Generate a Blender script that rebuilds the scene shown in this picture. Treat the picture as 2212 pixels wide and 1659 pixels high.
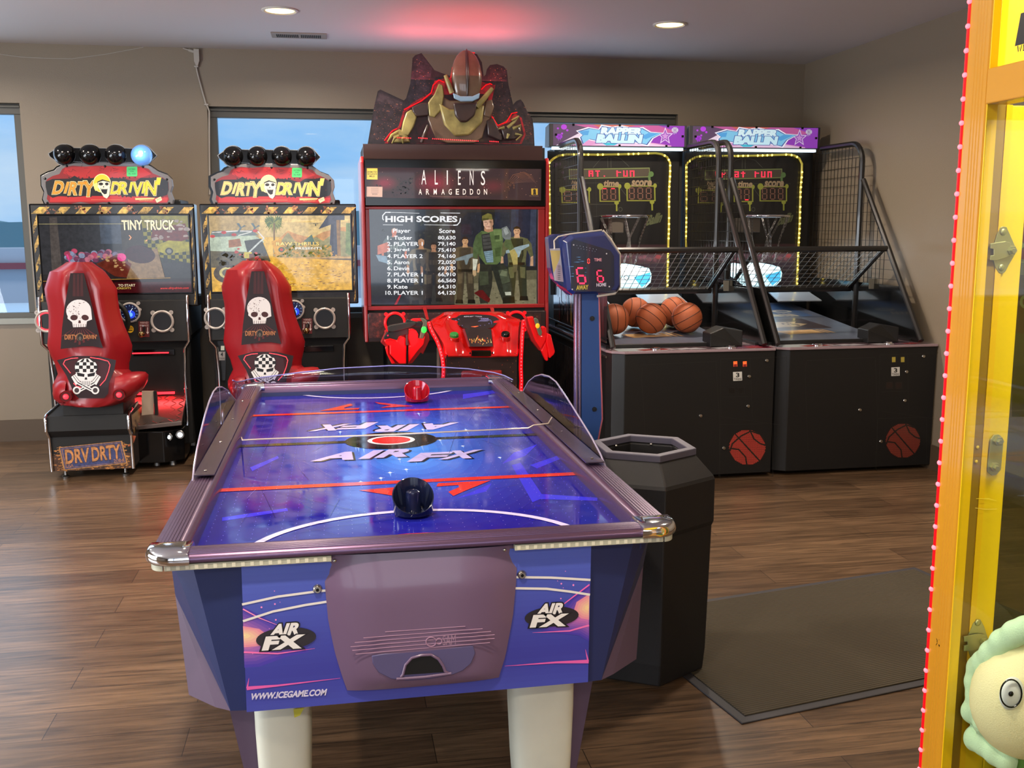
import bpy, bmesh, math, random
from mathutils import Vector, Matrix
random.seed(7)
SC = bpy.context.scene
COL = SC.collection
for _o in list(bpy.data.objects):
    bpy.data.objects.remove(_o)

# ------------------------------------------------------------------ camera
FPX, CX, CY, EYE = 2150.0, 1106.0, 829.5, 1.6
_ps, _th, _ro = math.radians(9.98), math.radians(8.92), math.radians(0.17)
FW = Vector((math.sin(_ps) * math.cos(_th), math.cos(_ps) * math.cos(_th), -math.sin(_th)))
_r = Vector((math.cos(_ps), -math.sin(_ps), 0)); _u = _r.cross(FW)
RT = _r * math.cos(_ro) - _u * math.sin(_ro)
UP = _u * math.cos(_ro) + _r * math.sin(_ro)
CAM = Vector((0, 0, EYE))
cd = bpy.data.cameras.new('camera'); cam = bpy.data.objects.new('camera', cd); COL.objects.link(cam)
cd.sensor_width = 36.0; cd.lens = FPX / 2212.0 * 36.0; cd.clip_start = 0.05; cd.clip_end = 500
M = Matrix((RT, UP, -FW)).transposed().to_4x4(); M.translation = CAM
cam.matrix_world = M
SC.camera = cam

# ------------------------------------------------------------------ view + world
SC.view_settings.view_transform = 'Standard'; SC.view_settings.look = 'None'
SC.view_settings.exposure = 0.0; SC.view_settings.gamma = 1.0; SC.view_settings.use_curve_mapping = False
SC.cycles.use_denoising = True
SC.cycles.max_bounces = 8; SC.cycles.glossy_bounces = 5; SC.cycles.transmission_bounces = 8
SC.cycles.transparent_max_bounces = 16; SC.cycles.sample_clamp_indirect = 4.0
SC.cycles.caustics_reflective = False; SC.cycles.caustics_refractive = False

def lin(c):
    if isinstance(c, str):
        c = tuple(int(c[i:i + 2], 16) for i in (0, 2, 4))
    o = []
    for v in c[:3]:
        v /= 255.0
        o.append(v / 12.92 if v <= 0.04045 else ((v + 0.055) / 1.055) ** 2.4)
    return tuple(o)

w = bpy.data.worlds.new('World'); SC.world = w; w.use_nodes = True
nt = w.node_tree; nt.nodes.clear()
def nd(t, kind, **kw):
    n = t.nodes.new(kind)
    for k, v in kw.items():
        if k in n.inputs.keys(): n.inputs[k].default_value = v
        else: setattr(n, k, v)
    return n
out = nd(nt, 'ShaderNodeOutputWorld'); bg = nd(nt, 'ShaderNodeBackground', Strength=1.1)
tc = nd(nt, 'ShaderNodeTexCoord'); mp = nd(nt, 'ShaderNodeMapping'); mp.inputs['Scale'].default_value = (1, 1, 3.4)
nz = nd(nt, 'ShaderNodeTexNoise', Scale=3.2, Detail=6.0, Roughness=0.55)
rp = nd(nt, 'ShaderNodeValToRGB')
rp.color_ramp.elements[0].position = 0.42; rp.color_ramp.elements[0].color = (*lin((134, 188, 238)), 1)
rp.color_ramp.elements[1].position = 0.68; rp.color_ramp.elements[1].color = (*lin((190, 216, 240)), 1)
nt.links.new(tc.outputs['Generated'], mp.inputs['Vector']); nt.links.new(mp.outputs['Vector'], nz.inputs['Vector'])
nt.links.new(nz.outputs['Fac'], rp.inputs['Fac']); nt.links.new(rp.outputs['Color'], bg.inputs['Color'])
nt.links.new(bg.outputs['Background'], out.inputs['Surface'])

# ------------------------------------------------------------------ big lights
def area(name, loc, target, size, sy, power, col):
    l = bpy.data.lights.new(name, 'AREA'); l.shape = 'RECTANGLE'; l.size = size; l.size_y = sy
    l.energy = power; l.color = col
    o = bpy.data.objects.new(name, l); COL.objects.link(o); o.location = loc
    o.rotation_euler = (Vector(target) - Vector(loc)).to_track_quat('-Z', 'Y').to_euler()
    return o
# daylight falling in through the windows of the back wall and the glazed rear of the room
area('daylight_back_window', (0.9, 7.93, 1.75), (0.9, 0, 1.6), 3.6, 1.5, 14, (0.66, 0.82, 1.0))
area('daylight_left_window', (-3.2, 7.93, 1.75), (-2.6, 0, 1.4), 1.8, 1.5, 14, (0.66, 0.82, 1.0))
for _i, _x in enumerate((-3.0, -1.2, .65)):
    area('daylight_rear', (_x, -3.9, 1.6), (_x + .6, 6, 1.75), 1.5, 1.9, 26, (0.93, 0.95, 1.0))
area('fill_left_end', (-4.9, 3.1, 1.5), (2, 3.6, 2.9), 3.8, 2.3, 370, (0.88, 0.94, 1.0))  # added fill at the solid left wall, tilted up to brighten the ceiling

_s = bpy.data.lights.new('sun', 'SUN'); _s.energy = 1.6; _s.color = (0.95, 0.97, 1.0); _s.angle = 0.2
_so = bpy.data.objects.new('sun', _s); COL.objects.link(_so); _so.rotation_euler = (math.radians(22), 0, 0)

# ------------------------------------------------------------------ pixel -> world helpers (pixels of the 2212x1659 frame)
def ray(px, py): return FW + RT * ((px - CX) / FPX) - UP * ((py - CY) / FPX)
def WY(px, py, y): d = ray(px, py); return CAM + d * (y / d.y)
def WX(px, py, x): d = ray(px, py); return CAM + d * (x / d.x)
def WZ(px, py, z): d = ray(px, py); return CAM + d * ((z - EYE) / d.z)
def mpY(y): return lambda p, q: WY(p, q, y)

# ------------------------------------------------------------------ materials
MATS = {}
def mat(name, col, rough=0.5, metal=0.0, emit=None, es=0.0, bump=0.0, bscale=200.0, coat=0.0, alpha=1.0, spec=0.5,
        trans=0.0, ior=1.45, vary=0.0, vscale=6.0):
    if name in MATS: return MATS[name]
    m = bpy.data.materials.new(name); m.use_nodes = True; t = m.node_tree
    b = t.nodes['Principled BSDF']; b.inputs['Base Color'].default_value = (*lin(col), 1)
    b.inputs['Roughness'].default_value = rough; b.inputs['Metallic'].default_value = metal
    b.inputs['Specular IOR Level'].default_value = spec; b.inputs['Coat Weight'].default_value = coat
    b.inputs['Coat Roughness'].default_value = 0.05
    b.inputs['Transmission Weight'].default_value = trans; b.inputs['IOR'].default_value = ior
    b.inputs['Alpha'].default_value = alpha
    if emit is not None:
        b.inputs['Emission Color'].default_value = (*lin(emit), 1); b.inputs['Emission Strength'].default_value = es
    tc = nd(t, 'ShaderNodeTexCoord')
    if bump > 0:
        n = nd(t, 'ShaderNodeTexNoise', Scale=bscale, Detail=3.0); bp = nd(t, 'ShaderNodeBump', Strength=bump, Distance=0.002)
        t.links.new(tc.outputs['Object'], n.inputs['Vector']); t.links.new(n.outputs['Fac'], bp.inputs['Height'])
        t.links.new(bp.outputs['Normal'], b.inputs['Normal'])
    if vary > 0:
        n = nd(t, 'ShaderNodeTexNoise', Scale=vscale, Detail=5.0)
        r = nd(t, 'ShaderNodeMapRange'); r.inputs['From Min'].default_value = 0.3; r.inputs['From Max'].default_value = 0.7
        r.inputs['To Min'].default_value = 1 - vary; r.inputs['To Max'].default_value = 1 + vary
        mx = nd(t, 'ShaderNodeVectorMath', operation='SCALE'); mx.inputs[0].default_value = lin(col)
        t.links.new(tc.outputs['Object'], n.inputs['Vector']); t.links.new(n.outputs['Fac'], r.inputs['Value'])
        t.links.new(r.outputs['Result'], mx.inputs['Scale']); t.links.new(mx.outputs['Vector'], b.inputs['Base Color'])
    MATS[name] = m; return m

def art_mat(name, rough=0.35, coat=0.3, grunge=0.0, gscale=40.0, k=1.0, spec=0.5, basek=1.0):
    """printed or lit graphics: the colour sits in the mesh, its alpha says how strongly that colour glows"""
    if name in MATS: return MATS[name]
    m = bpy.data.materials.new(name); m.use_nodes = True; t = m.node_tree; b = t.nodes['Principled BSDF']
    b.inputs['Roughness'].default_value = rough; b.inputs['Coat Weight'].default_value = coat
    b.inputs['Coat Roughness'].default_value = 0.03; b.inputs['Specular IOR Level'].default_value = spec
    a = nd(t, 'ShaderNodeAttribute', attribute_name='Col')
    src = a.outputs['Color']
    if grunge > 0:
        tc = nd(t, 'ShaderNodeTexCoord'); n = nd(t, 'ShaderNodeTexNoise', Scale=gscale, Detail=6.0, Roughness=0.65)
        r = nd(t, 'ShaderNodeMapRange'); r.inputs['From Min'].default_value = 0.35; r.inputs['From Max'].default_value = 0.65
        r.inputs['To Min'].default_value = 1 - grunge; r.inputs['To Max'].default_value = 1 + grunge * 0.6
        s = nd(t, 'ShaderNodeVectorMath', operation='SCALE')
        t.links.new(tc.outputs['Object'], n.inputs['Vector']); t.links.new(n.outputs['Fac'], r.inputs['Value'])
        t.links.new(src, s.inputs[0]); t.links.new(r.outputs['Result'], s.inputs['Scale']); src = s.outputs['Vector']
    mt = nd(t, 'ShaderNodeMath', operation='MULTIPLY'); mt.inputs[1].default_value = k
    t.links.new(a.outputs['Alpha'], mt.inputs[0])
    if basek < 1:   # lit glass: its own body is dark, the colour is light from behind
        dk = nd(t, 'ShaderNodeVectorMath', operation='SCALE'); dk.inputs['Scale'].default_value = basek
        t.links.new(src, dk.inputs[0]); t.links.new(dk.outputs['Vector'], b.inputs['Base Color'])
    else: t.links.new(src, b.inputs['Base Color'])
    t.links.new(src, b.inputs['Emission Color'])
    t.links.new(mt.outputs[0], b.inputs['Emission Strength'])
    MATS[name] = m; return m

# ------------------------------------------------------------------ object helpers
def tag(o, label=None, cat=None, group=None, kind=None):
    if label: o['label'] = label
    if cat: o['category'] = cat
    if group: o['group'] = group
    if kind: o['kind'] = kind
    return o
def empty(name, loc, label=None, cat=None, group=None, rz=0.0):
    o = bpy.data.objects.new(name, None); COL.objects.link(o); o.location = loc; o.rotation_euler = (0, 0, rz)
    o.empty_display_size = 0.1
    return tag(o, label, cat, group)
def wloc(o):
    v = Vector((0, 0, 0))
    while o is not None: v += o.location; o = o.parent
    return v
def copy_tree(o, parent=None):
    c = o.copy(); COL.objects.link(c); c.parent = parent
    for ch in list(o.children): copy_tree(ch, c)
    return c

class MB:
    def __init__(s): s.v = []; s.f = []; s.m = []; s.cur = 0
    def add(s, vs, fs):
        b = len(s.v); s.v += [Vector(p) for p in vs]
        for f in fs: s.f.append([i + b for i in f]); s.m.append(s.cur)
        return s
    def box(s, x0, x1, y0, y1, z0, z1):
        return s.add([(x, y, z) for z in (z0, z1) for y in (y0, y1) for x in (x0, x1)],
                     [(0, 2, 3, 1), (4, 5, 7, 6), (0, 1, 5, 4), (2, 6, 7, 3), (0, 4, 6, 2), (1, 3, 7, 5)])
    def ext(s, pts, vec):
        n = len(pts); vec = Vector(vec); a = [Vector(p) for p in pts]
        return s.add(a + [p + vec for p in a], [tuple(range(n)), tuple(range(2 * n - 1, n - 1, -1))] +
                     [(i, i + n, (i + 1) % n + n, (i + 1) % n) for i in range(n)])
    def poly(s, pts): return s.add(pts, [tuple(range(len(pts)))])
    def loft(s, rings, close=True, caps=True):
        n = len(rings[0]); vs = [p for r in rings for p in r]; fs = []
        for k in range(len(rings) - 1):
            for i in range(n if close else n - 1):
                j = (i + 1) % n; fs.append((k * n + i, k * n + j, (k + 1) * n + j, (k + 1) * n + i))
        if caps and close: fs += [tuple(range(n)), tuple(range(len(vs) - 1, len(vs) - n - 1, -1))]
        return s.add(vs, fs)
    def tube(s, pts, r, n=8, closed=False, caps=True):
        pts = [Vector(p) for p in pts]; rings = []; N = len(pts); prev = None
        for i, p in enumerate(pts):
            a = pts[(i - 1) % N] if (i > 0 or closed) else p; b = pts[(i + 1) % N] if (i < N - 1 or closed) else p
            t = (b - a).normalized()
            if prev is None:
                up = Vector((0, 0, 1)) if abs(t.z) < 0.9 else Vector((1, 0, 0)); u = t.cross(up).normalized()
            else: u = (prev - t * prev.dot(t)).normalized()
            prev = u; v = t.cross(u); rr = r[i] if isinstance(r, (list, tuple)) else r
            rings.append([p + (u * math.cos(q) + v * math.sin(q)) * rr for q in [2 * math.pi * k / n + math.pi / n for k in range(n)]])
        if closed: rings.append(rings[0])
        return s.loft(rings, caps=caps and not closed)
    def cyl(s, p0, p1, r0, r1=None, n=20):
        return s.tube([p0, p1], [r0, r0 if r1 is None else r1], n)
    def lathe(s, prof, c, ax=(0, 0, 1), n=28):
        ax = Vector(ax).normalized(); u = ax.cross(Vector((0, 0, 1)) if abs(ax.z) < .9 else Vector((1, 0, 0))).normalized(); v = ax.cross(u); c = Vector(c)
        rings = [[c + ax * h + (u * math.cos(2 * math.pi * k / n) + v * math.sin(2 * math.pi * k / n)) * max(r, 1e-4) for k in range(n)] for r, h in prof]
        return s.loft(rings)
    def sph(s, c, r, n=16, sc=(1, 1, 1)):
        c = Vector(c); rings = []
        for i in range(1, n // 2):
            a = math.pi * i / (n // 2)
            rings.append([c + Vector((math.sin(a) * math.cos(b) * sc[0], math.sin(a) * math.sin(b) * sc[1], math.cos(a) * sc[2])) * r for b in [2 * math.pi * k / n for k in range(n)]])
        vs = [p for q in rings for p in q]; fs = []; m = len(rings)
        for k in range(m - 1):
            for i in range(n): j = (i + 1) % n; fs.append((k * n + i, k * n + j, (k + 1) * n + j, (k + 1) * n + i))
        vs += [c + Vector((0, 0, r * sc[2])), c - Vector((0, 0, r * sc[2]))]
        for i in range(n): j = (i + 1) % n; fs.append((len(vs) - 2, j, i)); fs.append((len(vs) - 1, (m - 1) * n + i, (m - 1) * n + j))
        return s.add(vs, fs)
    def build(s, name, mats, parent=None, smooth=True, bevel=0.0, label=None, solid=0.0, seg=2):
        if not isinstance(mats, (list, tuple)): mats = [mats]
        if parent is None:
            lo = Vector([min(p[i] for p in s.v) for i in range(3)]); hi = Vector([max(p[i] for p in s.v) for i in range(3)])
            org = Vector(((lo.x + hi.x) / 2, (lo.y + hi.y) / 2, lo.z)); base = org
        else:
            base = wloc(parent); org = Vector((0, 0, 0))
        me = bpy.data.meshes.new(name); me.from_pydata([p - base for p in s.v], [], s.f)
        for m in mats: me.materials.append(m)
        me.polygons.foreach_set('material_index', s.m)
        bm = bmesh.new(); bm.from_mesh(me); bmesh.ops.recalc_face_normals(bm, faces=bm.faces); bm.to_mesh(me); bm.free()
        if smooth:
            me.polygons.foreach_set('use_smooth', [True] * len(me.polygons)); me.set_sharp_from_angle(angle=math.radians(38))
        o = bpy.data.objects.new(name, me); COL.objects.link(o); o.location = org; o.parent = parent
        if solid: md = o.modifiers.new('s', 'SOLIDIFY'); md.thickness = solid; md.offset = 0
        if bevel: md = o.modifiers.new('b', 'BEVEL'); md.width = bevel; md.segments = seg; md.limit_method = 'ANGLE'; md.angle_limit = math.radians(35)
        if label: o['label'] = label
        return o

_GL = {}
def glyphs(txt, bold=0.0):
    k = (txt, bold)
    if k in _GL: return _GL[k]
    cu = bpy.data.curves.new('t', 'FONT'); cu.body = txt; cu.fill_mode = 'FRONT'; cu.resolution_u = 3; cu.offset = bold; cu.size = 1
    o = bpy.data.objects.new('t', cu); COL.objects.link(o)
    dg = bpy.context.evaluated_depsgraph_get(); dg.update(); e = o.evaluated_get(dg); me = e.to_mesh()
    vs = [(v.co.x, v.co.y) for v in me.vertices]; fs = [tuple(p.vertices) for p in me.polygons]
    e.to_mesh_clear(); bpy.data.objects.remove(o); bpy.data.curves.remove(cu)
    _GL[k] = (vs, fs); return _GL[k]

class Art:
    """flat graphics printed or lit on one plane: mp maps 2-D art coordinates to a point of that plane, n points to the viewer"""
    def __init__(s, mp, n=(0, -1, 0), step=0.00004, base=0.0008):
        s.mp = mp; s.n = Vector(n).normalized(); s.step = step; s.k = base; s.v = []; s.f = []; s.c = []
    def up(s): s.k += s.step
    def raw(s, pts, faces, col, em=0.0):
        b = len(s.v); s.v += [Vector(s.mp(*p)) + s.n * s.k for p in pts]; c = (*lin(col), em)
        for f in faces: s.f.append([i + b for i in f]); s.c.append(c)
    def poly(s, pts, col, em=0.0): s.up(); s.raw(pts, [tuple(range(len(pts)))], col, em)
    def rect(s, x0, y0, x1, y1, col, em=0.0): s.poly([(x0, y0), (x1, y0), (x1, y1), (x0, y1)], col, em)
    def ell(s, cx, cy, rx, ry, col, em=0.0, n=24, rot=0.0, a0=0, a1=360):
        c, q = math.cos(rot), math.sin(rot); P = []
        for i in range(n + (1 if a1 - a0 < 360 else 0)):
            a = math.radians(a0 + (a1 - a0) * i / n); x, y = rx * math.cos(a), ry * math.sin(a); P.append((cx + x * c - y * q, cy + x * q + y * c))
        s.poly(P, col, em)
    def line(s, pts, w, col, em=0.0, closed=False):
        s.up(); N = len(pts); L = []; R = []
        for i, p in enumerate(pts):
            a = pts[(i - 1) % N] if i or closed else p; b = pts[(i + 1) % N] if i < N - 1 or closed else p
            dx, dy = b[0] - a[0], b[1] - a[1]; l = math.hypot(dx, dy) or 1; ww = (w[i] if isinstance(w, (list, tuple)) else w) / 2
            L.append((p[0] - dy / l * ww, p[1] + dx / l * ww)); R.append((p[0] + dy / l * ww, p[1] - dx / l * ww))
        fs = [(i, (i + 1) % N, (i + 1) % N + N, i + N) for i in range(N if closed else N - 1)]
        s.raw(L + R, fs, col, em)
    def text(s, txt, x0, y0, x1, y1, col, em=0.0, bold=0.0, shear=0.0, dy=0.0, ol=None, olb=0.05, norm=None):
        """fits the string in the box (x0,y0 top left .. x1,y1 bottom right); dy lowers the right end; ol = outline colour"""
        gv, gf = glyphs(txt, 0.0)
        X0 = min(p[0] for p in gv); X1 = max(p[0] for p in gv); Y0 = min(p[1] for p in gv); Y1 = max(p[1] for p in gv)
        for b, c in ([(olb, ol)] if ol else []) + [(bold, col)]:
            vv, ff = glyphs(txt, b); P = []
            for x, y in vv:
                u = (x - X0) / (X1 - X0); v = (y - Y0) / (Y1 - Y0)
                P.append((x0 + (x1 - x0) * u + shear * (y1 - y0) * v, y1 - (y1 - y0) * v + dy * u))
            s.up(); s.raw(P, ff, c, em)
    def blobs(s, x0, y0, x1, y1, n, r0, r1, col, em=0.0, asp=1.0):
        s.up()
        for _ in range(n):
            cx, cy, r = random.uniform(x0, x1), random.uniform(y0, y1), random.uniform(r0, r1); m = random.randint(5, 8)
            P = [(cx + r * random.uniform(.5, 1.2) * math.cos(6.283 * i / m), cy + asp * r * random.uniform(.5, 1.2) * math.sin(6.283 * i / m)) for i in range(m)]
            s.raw(P, [tuple(range(m))], col, em)
    def build(s, name, m, parent=None, label=None):
        if parent is None:
            lo = Vector([min(p[i] for p in s.v) for i in range(3)]); org = base = lo
        else: base = wloc(parent); org = Vector((0, 0, 0))
        me = bpy.data.meshes.new(name); me.from_pydata([p - base for p in s.v], [], s.f); me.materials.append(m)
        at = me.color_attributes.new('Col', 'FLOAT_COLOR', 'CORNER'); buf = []
        for f, c in zip(s.f, s.c): buf += list(c) * len(f)
        at.data.foreach_set('color', buf)
        o = bpy.data.objects.new(name, me); COL.objects.link(o); o.location = org; o.parent = parent
        if label: o['label'] = label
        return o

def arc(cx, cy, r, a0, a1, n=8):
    return [(cx + r * math.cos(math.radians(a0 + (a1 - a0) * i / n)), cy + r * math.sin(math.radians(a0 + (a1 - a0) * i / n))) for i in range(n + 1)]
def rrect(x0, y0, x1, y1, r, n=4):
    return arc(x1 - r, y1 - r, r, 0, 90, n) + arc(x0 + r, y1 - r, r, 90, 180, n) + arc(x0 + r, y0 + r, r, 180, 270, n) + arc(x1 - r, y0 + r, r, 270, 360, n)
SEG7 = {'a': (0, 0, 1, 0), 'b': (1, 0, 1, .5), 'c': (1, .5, 1, 1), 'd': (0, 1, 1, 1), 'e': (0, .5, 0, 1), 'f': (0, 0, 0, .5), 'g': (0, .5, 1, .5)}
def seg7(A, x, y, w, h, segs, t, col, em, off=None, sh=0.0):
    for k, (a, b, c, d) in SEG7.items():
        on = k in segs
        if not on and off is None: continue
        X0, Y0, X1, Y1 = x + a * w - sh * b * h, y + b * h, x + c * w - sh * d * h, y + d * h
        L = math.hypot(X1 - X0, Y1 - Y0); ux, uy = (X1 - X0) / L, (Y1 - Y0) / L; g = t * .6
        A.line([(X0 + ux * g, Y0 + uy * g), (X1 - ux * g, Y1 - uy * g)], t, col if on else off, em if on else 0.0)

black = mat('black_powder_coat', (22, 21, 21), 0.42, bump=0.15, bscale=900)
blackg = mat('black_gloss_plastic', (12, 12, 13), 0.12)
blackm = mat('black_matte', (24, 23, 22), 0.7, bump=0.2, bscale=700)
chrome = mat('chrome', (225, 225, 228), 0.08, metal=1.0)
steel = mat('brushed_steel', (150, 148, 145), 0.32, metal=1.0)
screwm = mat('screw_metal', (190, 185, 175), 0.25, metal=1.0)
redp = mat('red_moulded_plastic', (142, 20, 28), 0.36, coat=0.12)
redg = mat('glossy_red_plastic', (178, 18, 16), 0.1, coat=0.8)
redl = mat('red_led', (255, 30, 40), 0.4, emit=(255, 35, 45), es=4.0)
redt = mat('red_rope_tube', (200, 10, 20), 0.3, emit=(255, 10, 22), es=0.9)
paint = art_mat('printed_graphic', 0.35, 0.4)
printg = art_mat('grungy_print', 0.4, 0.4, grunge=0.75, gscale=28.0)
screen = art_mat('lit_screen', 0.15, 0.6, basek=.06)
screeng = art_mat('lit_screen_detailed', 0.15, 0.6, grunge=0.33, gscale=30.0, basek=.06, k=1.12)
acryl = mat('clear_acrylic', (235, 235, 255), 0.03, trans=1.0, ior=1.01, alpha=1.0)
# =================================================================== ROOM
YB, XR, ZC = 8.0, 3.88, 2.93
def floor_mat():
    m = bpy.data.materials.new('wood_plank_floor'); m.use_nodes = True; t = m.node_tree; b = t.nodes['Principled BSDF']
    tc = nd(t, 'ShaderNodeTexCoord')
    br = nd(t, 'ShaderNodeTexBrick', Scale=1.0); br.inputs['Brick Width'].default_value = 1.22; br.inputs['Row Height'].default_value = 0.18
    br.inputs['Mortar Size'].default_value = 0.0016; br.inputs['Color1'].default_value = (*lin((108, 84, 62)), 1)
    br.inputs['Color2'].default_value = (*lin((84, 64, 47)), 1); br.inputs['Mortar'].default_value = (*lin((44, 33, 25)), 1)
    br.offset = 0.37; br.inputs['Mortar Smooth'].default_value = 0.2
    mp1 = nd(t, 'ShaderNodeMapping'); mp1.inputs['Scale'].default_value = (2.2, 30, 1)
    n1 = nd(t, 'ShaderNodeTexNoise', Scale=1.6, Detail=8.0, Roughness=0.62, Distortion=0.6)
    mp2 = nd(t, 'ShaderNodeMapping'); mp2.inputs['Scale'].default_value = (0.6, 5, 1)
    n2 = nd(t, 'ShaderNodeTexNoise', Scale=2.0, Detail=3.0)
    r1 = nd(t, 'ShaderNodeMapRange'); r1.inputs['From Min'].default_value = .32; r1.inputs['From Max'].default_value = .68
    r1.inputs['To Min'].default_value = 0.42; r1.inputs['To Max'].default_value = 1.4
    r2 = nd(t, 'ShaderNodeMapRange'); r2.inputs['To Min'].default_value = 0.75; r2.inputs['To Max'].default_value = 1.25
    mu = nd(t, 'ShaderNodeMath', operation='MULTIPLY'); sc = nd(t, 'ShaderNodeVectorMath', operation='SCALE')
    for a, c in ((mp1, n1), (mp2, n2)):
        t.links.new(tc.outputs['Object'], a.inputs['Vector']); t.links.new(a.outputs['Vector'], c.inputs['Vector'])
    t.links.new(tc.outputs['Object'], br.inputs['Vector'])
    t.links.new(n1.outputs['Fac'], r1.inputs['Value']); t.links.new(n2.outputs['Fac'], r2.inputs['Value'])
    t.links.new(r1.outputs['Result'], mu.inputs[0]); t.links.new(r2.outputs['Result'], mu.inputs[1])
    t.links.new(br.outputs['Color'], sc.inputs[0]); t.links.new(mu.outputs[0], sc.inputs['Scale'])
    t.links.new(sc.outputs['Vector'], b.inputs['Base Color'])
    b.inputs['Roughness'].default_value = 0.3; b.inputs['Specular IOR Level'].default_value = 0.5
    bp = nd(t, 'ShaderNodeBump', Strength=0.25, Distance=0.002); t.links.new(n1.outputs['Fac'], bp.inputs['Height']); t.links.new(bp.outputs['Normal'], b.inputs['Normal'])
    return m
wallm = mat('taupe_wall_paint', (136, 122, 104), 0.42, bump=0.35, bscale=160)
ceilm = mat('ceiling_paint', (206, 199, 197), 0.65, bump=0.3, bscale=120)
def S(name, mb, m, **k): return tag(mb.build(name, m, smooth=False, **k), kind='structure')
S('floor', MB().box(-5, XR + .1, -4, YB + .15, -.1, 0), floor_mat())
S('ceiling', MB().box(-5, XR + .1, -4, YB + .2, ZC, ZC + .1), ceilm)
WT, WB = 2.51, 0.925
w2a, w2b = -0.915, 2.79
w1b, w1a = -2.235, -4.3
mb = MB()
for a, b in ((-5, w1a), (w1b, w2a), (w2b, XR + .1)): mb.box(a, b, YB, YB + .2, 0, ZC)
for a, b in ((w1a, w1b), (w2a, w2b)): mb.box(a, b, YB, YB + .2, 0, WB); mb.box(a, b, YB, YB + .2, WT, ZC)
S('wall_back', mb, wallm)
S('wall_right', MB().box(XR, XR + .12, -4, YB, 0, ZC), wallm)
S('wall_left', MB().box(-5.1, -5, -4, YB + .2, 0, ZC), wallm)
mb = MB(); mb.box(-5, XR, -4.1, -4, 0, .6); mb.box(-5, XR, -4.1, -4, 2.6, ZC); mb.box(-5, -3.9, -4.1, -4, .6, 2.6); mb.box(1.6, XR, -4.1, -4, .6, 2.6)
for x in (-2.1, -.3): mb.box(x - .06, x + .06, -4.1, -4, .6, 2.6)
S('wall_rear', mb, wallm)
bbm = mat('brown_vinyl_base', (84, 68, 52), 0.5)
S('baseboard_back', MB().box(-5, XR, YB - .012, YB, 0, .165), bbm)
S('baseboard_right', MB().box(XR - .012, XR, -4, YB - .012, 0, .165), bbm)
frm = mat('dark_bronze_frame', (84, 82, 76), 0.45)
sillm = mat('pale_sill', (150, 152, 145), 0.4)
glassm = bpy.data.materials.new('window_glass'); glassm.use_nodes = True
_t = glassm.node_tree; _t.nodes.clear(); _o = nd(_t, 'ShaderNodeOutputMaterial'); _mx = nd(_t, 'ShaderNodeMixShader'); _mx.inputs[0].default_value = .02
_tr = nd(_t, 'ShaderNodeBsdfTransparent'); _g = nd(_t, 'ShaderNodeBsdfGlossy', Roughness=0.01)
_t.links.new(_tr.outputs[0], _mx.inputs[1]); _t.links.new(_g.outputs[0], _mx.inputs[2]); _t.links.new(_mx.outputs[0], _o.inputs[0])
for k, (a, b) in enumerate(((w1a, w1b), (w2a, w2b))):
    r = empty('window_%d' % (k + 1), ((a + b) / 2, YB + .06, WB)); r['kind'] = 'structure'
    mb = MB(); f0, f1 = YB + .055, YB + .12
    mb.box(a, b, f0, f1, WT - .075, WT); mb.box(a, b, f0, f1, WB, WB + .05); mb.box(a, a + .06, f0, f1, WB + .05, WT - .075); mb.box(b - .06, b, f0, f1, WB + .05, WT - .075)
    mb.box(a + .012, b - .012, f0 - .02, f0, WT - .03, WT - .012)
    if k: mb.box(1.28, 1.34, f0, f1, WB + .05, WT - .075)
    mb.build('window_frame', frm, r, smooth=False, bevel=.004)
    MB().box(a, b, YB - .025, YB + .06, WB - .03, WB + .012).build('window_sill', sillm, r, smooth=False, bevel=.004)
    MB().box(a + .06, b - .06, YB + .085, YB + .091, WB + .05, WT - .075).build('pane', glassm, r, smooth=False)
# outdoors: water, far shore, quay
waterm = mat('water', (205, 224, 238), 0.4, bump=.4, bscale=1.2)
S('ground_outside', MB().box(-120, 120, 8.3, 400, -2.6, -2.5), waterm)
mb = MB(); random.seed(3); xs = [-110 + 2.2 * i for i in range(101)]
top = [(x, 90, 2.6 + .5 * random.random() + .5 * math.sin(x * .05)) for x in xs]
mb.ext([(xs[0], 90, -2.6)] + top + [(xs[-1], 90, -2.6)], (0, 8, 0))
tag(mb.build('treeline', mat('far_trees', (92, 124, 134), 0.9, bump=1, bscale=1.0), smooth=False), 'hazy green treeline on the far shore beyond the windows', 'trees', kind='stuff')
r = MB(); r.box(-100, 100, 60, 63, -2.55, .55); tag(r.build('quay', mat('quay_concrete', (168, 170, 178), .8), smooth=False), 'pale quay wall at the water below the far trees', 'wall')
r = MB(); r.box(-100, 100, 59.7, 59.9, -.6, -.25); tag(r.build('boom', mat('quay_red', (130, 62, 70), .7), smooth=False), 'thin red line of a floating boom in front of the quay', 'boom')

# downlights
trimw = mat('white_trim', (205, 200, 190), 0.4)
lens = mat('lamp_lens', (255, 225, 150), .5, emit=(255, 216, 120), es=6.0)
def downlight(x, y):
    e = empty('downlight', (x, y, ZC))
    MB().lathe([(.112, 0), (.112, -.006), (.1, -.01), (.088, -.003), (.088, 0)], (x, y, ZC)).build('trim_ring', trimw, e)
    MB().lathe([(.001, -.004), (.088, -.004), (.088, -.002), (.001, -.002)], (x, y, ZC)).build('lens', lens, e)
    l = bpy.data.lights.new('spot', 'AREA'); l.shape = 'DISK'; l.size = .17; l.energy = 42; l.color = (1.0, .86, .70); l.spread = math.radians(165)
    o = bpy.data.objects.new('spot', l); COL.objects.link(o); o.parent = e; o.location = (0, 0, -.02)
    return e
D0 = downlight(-.29, 6.57)
tag(D0, 'warm round recessed ceiling light above the left pair of machines, beside the air vent', 'ceiling light', 'recessed ceiling lights')
lab = {(2.23, 6.6): 'warm round recessed ceiling light above the basketball games'}
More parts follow.
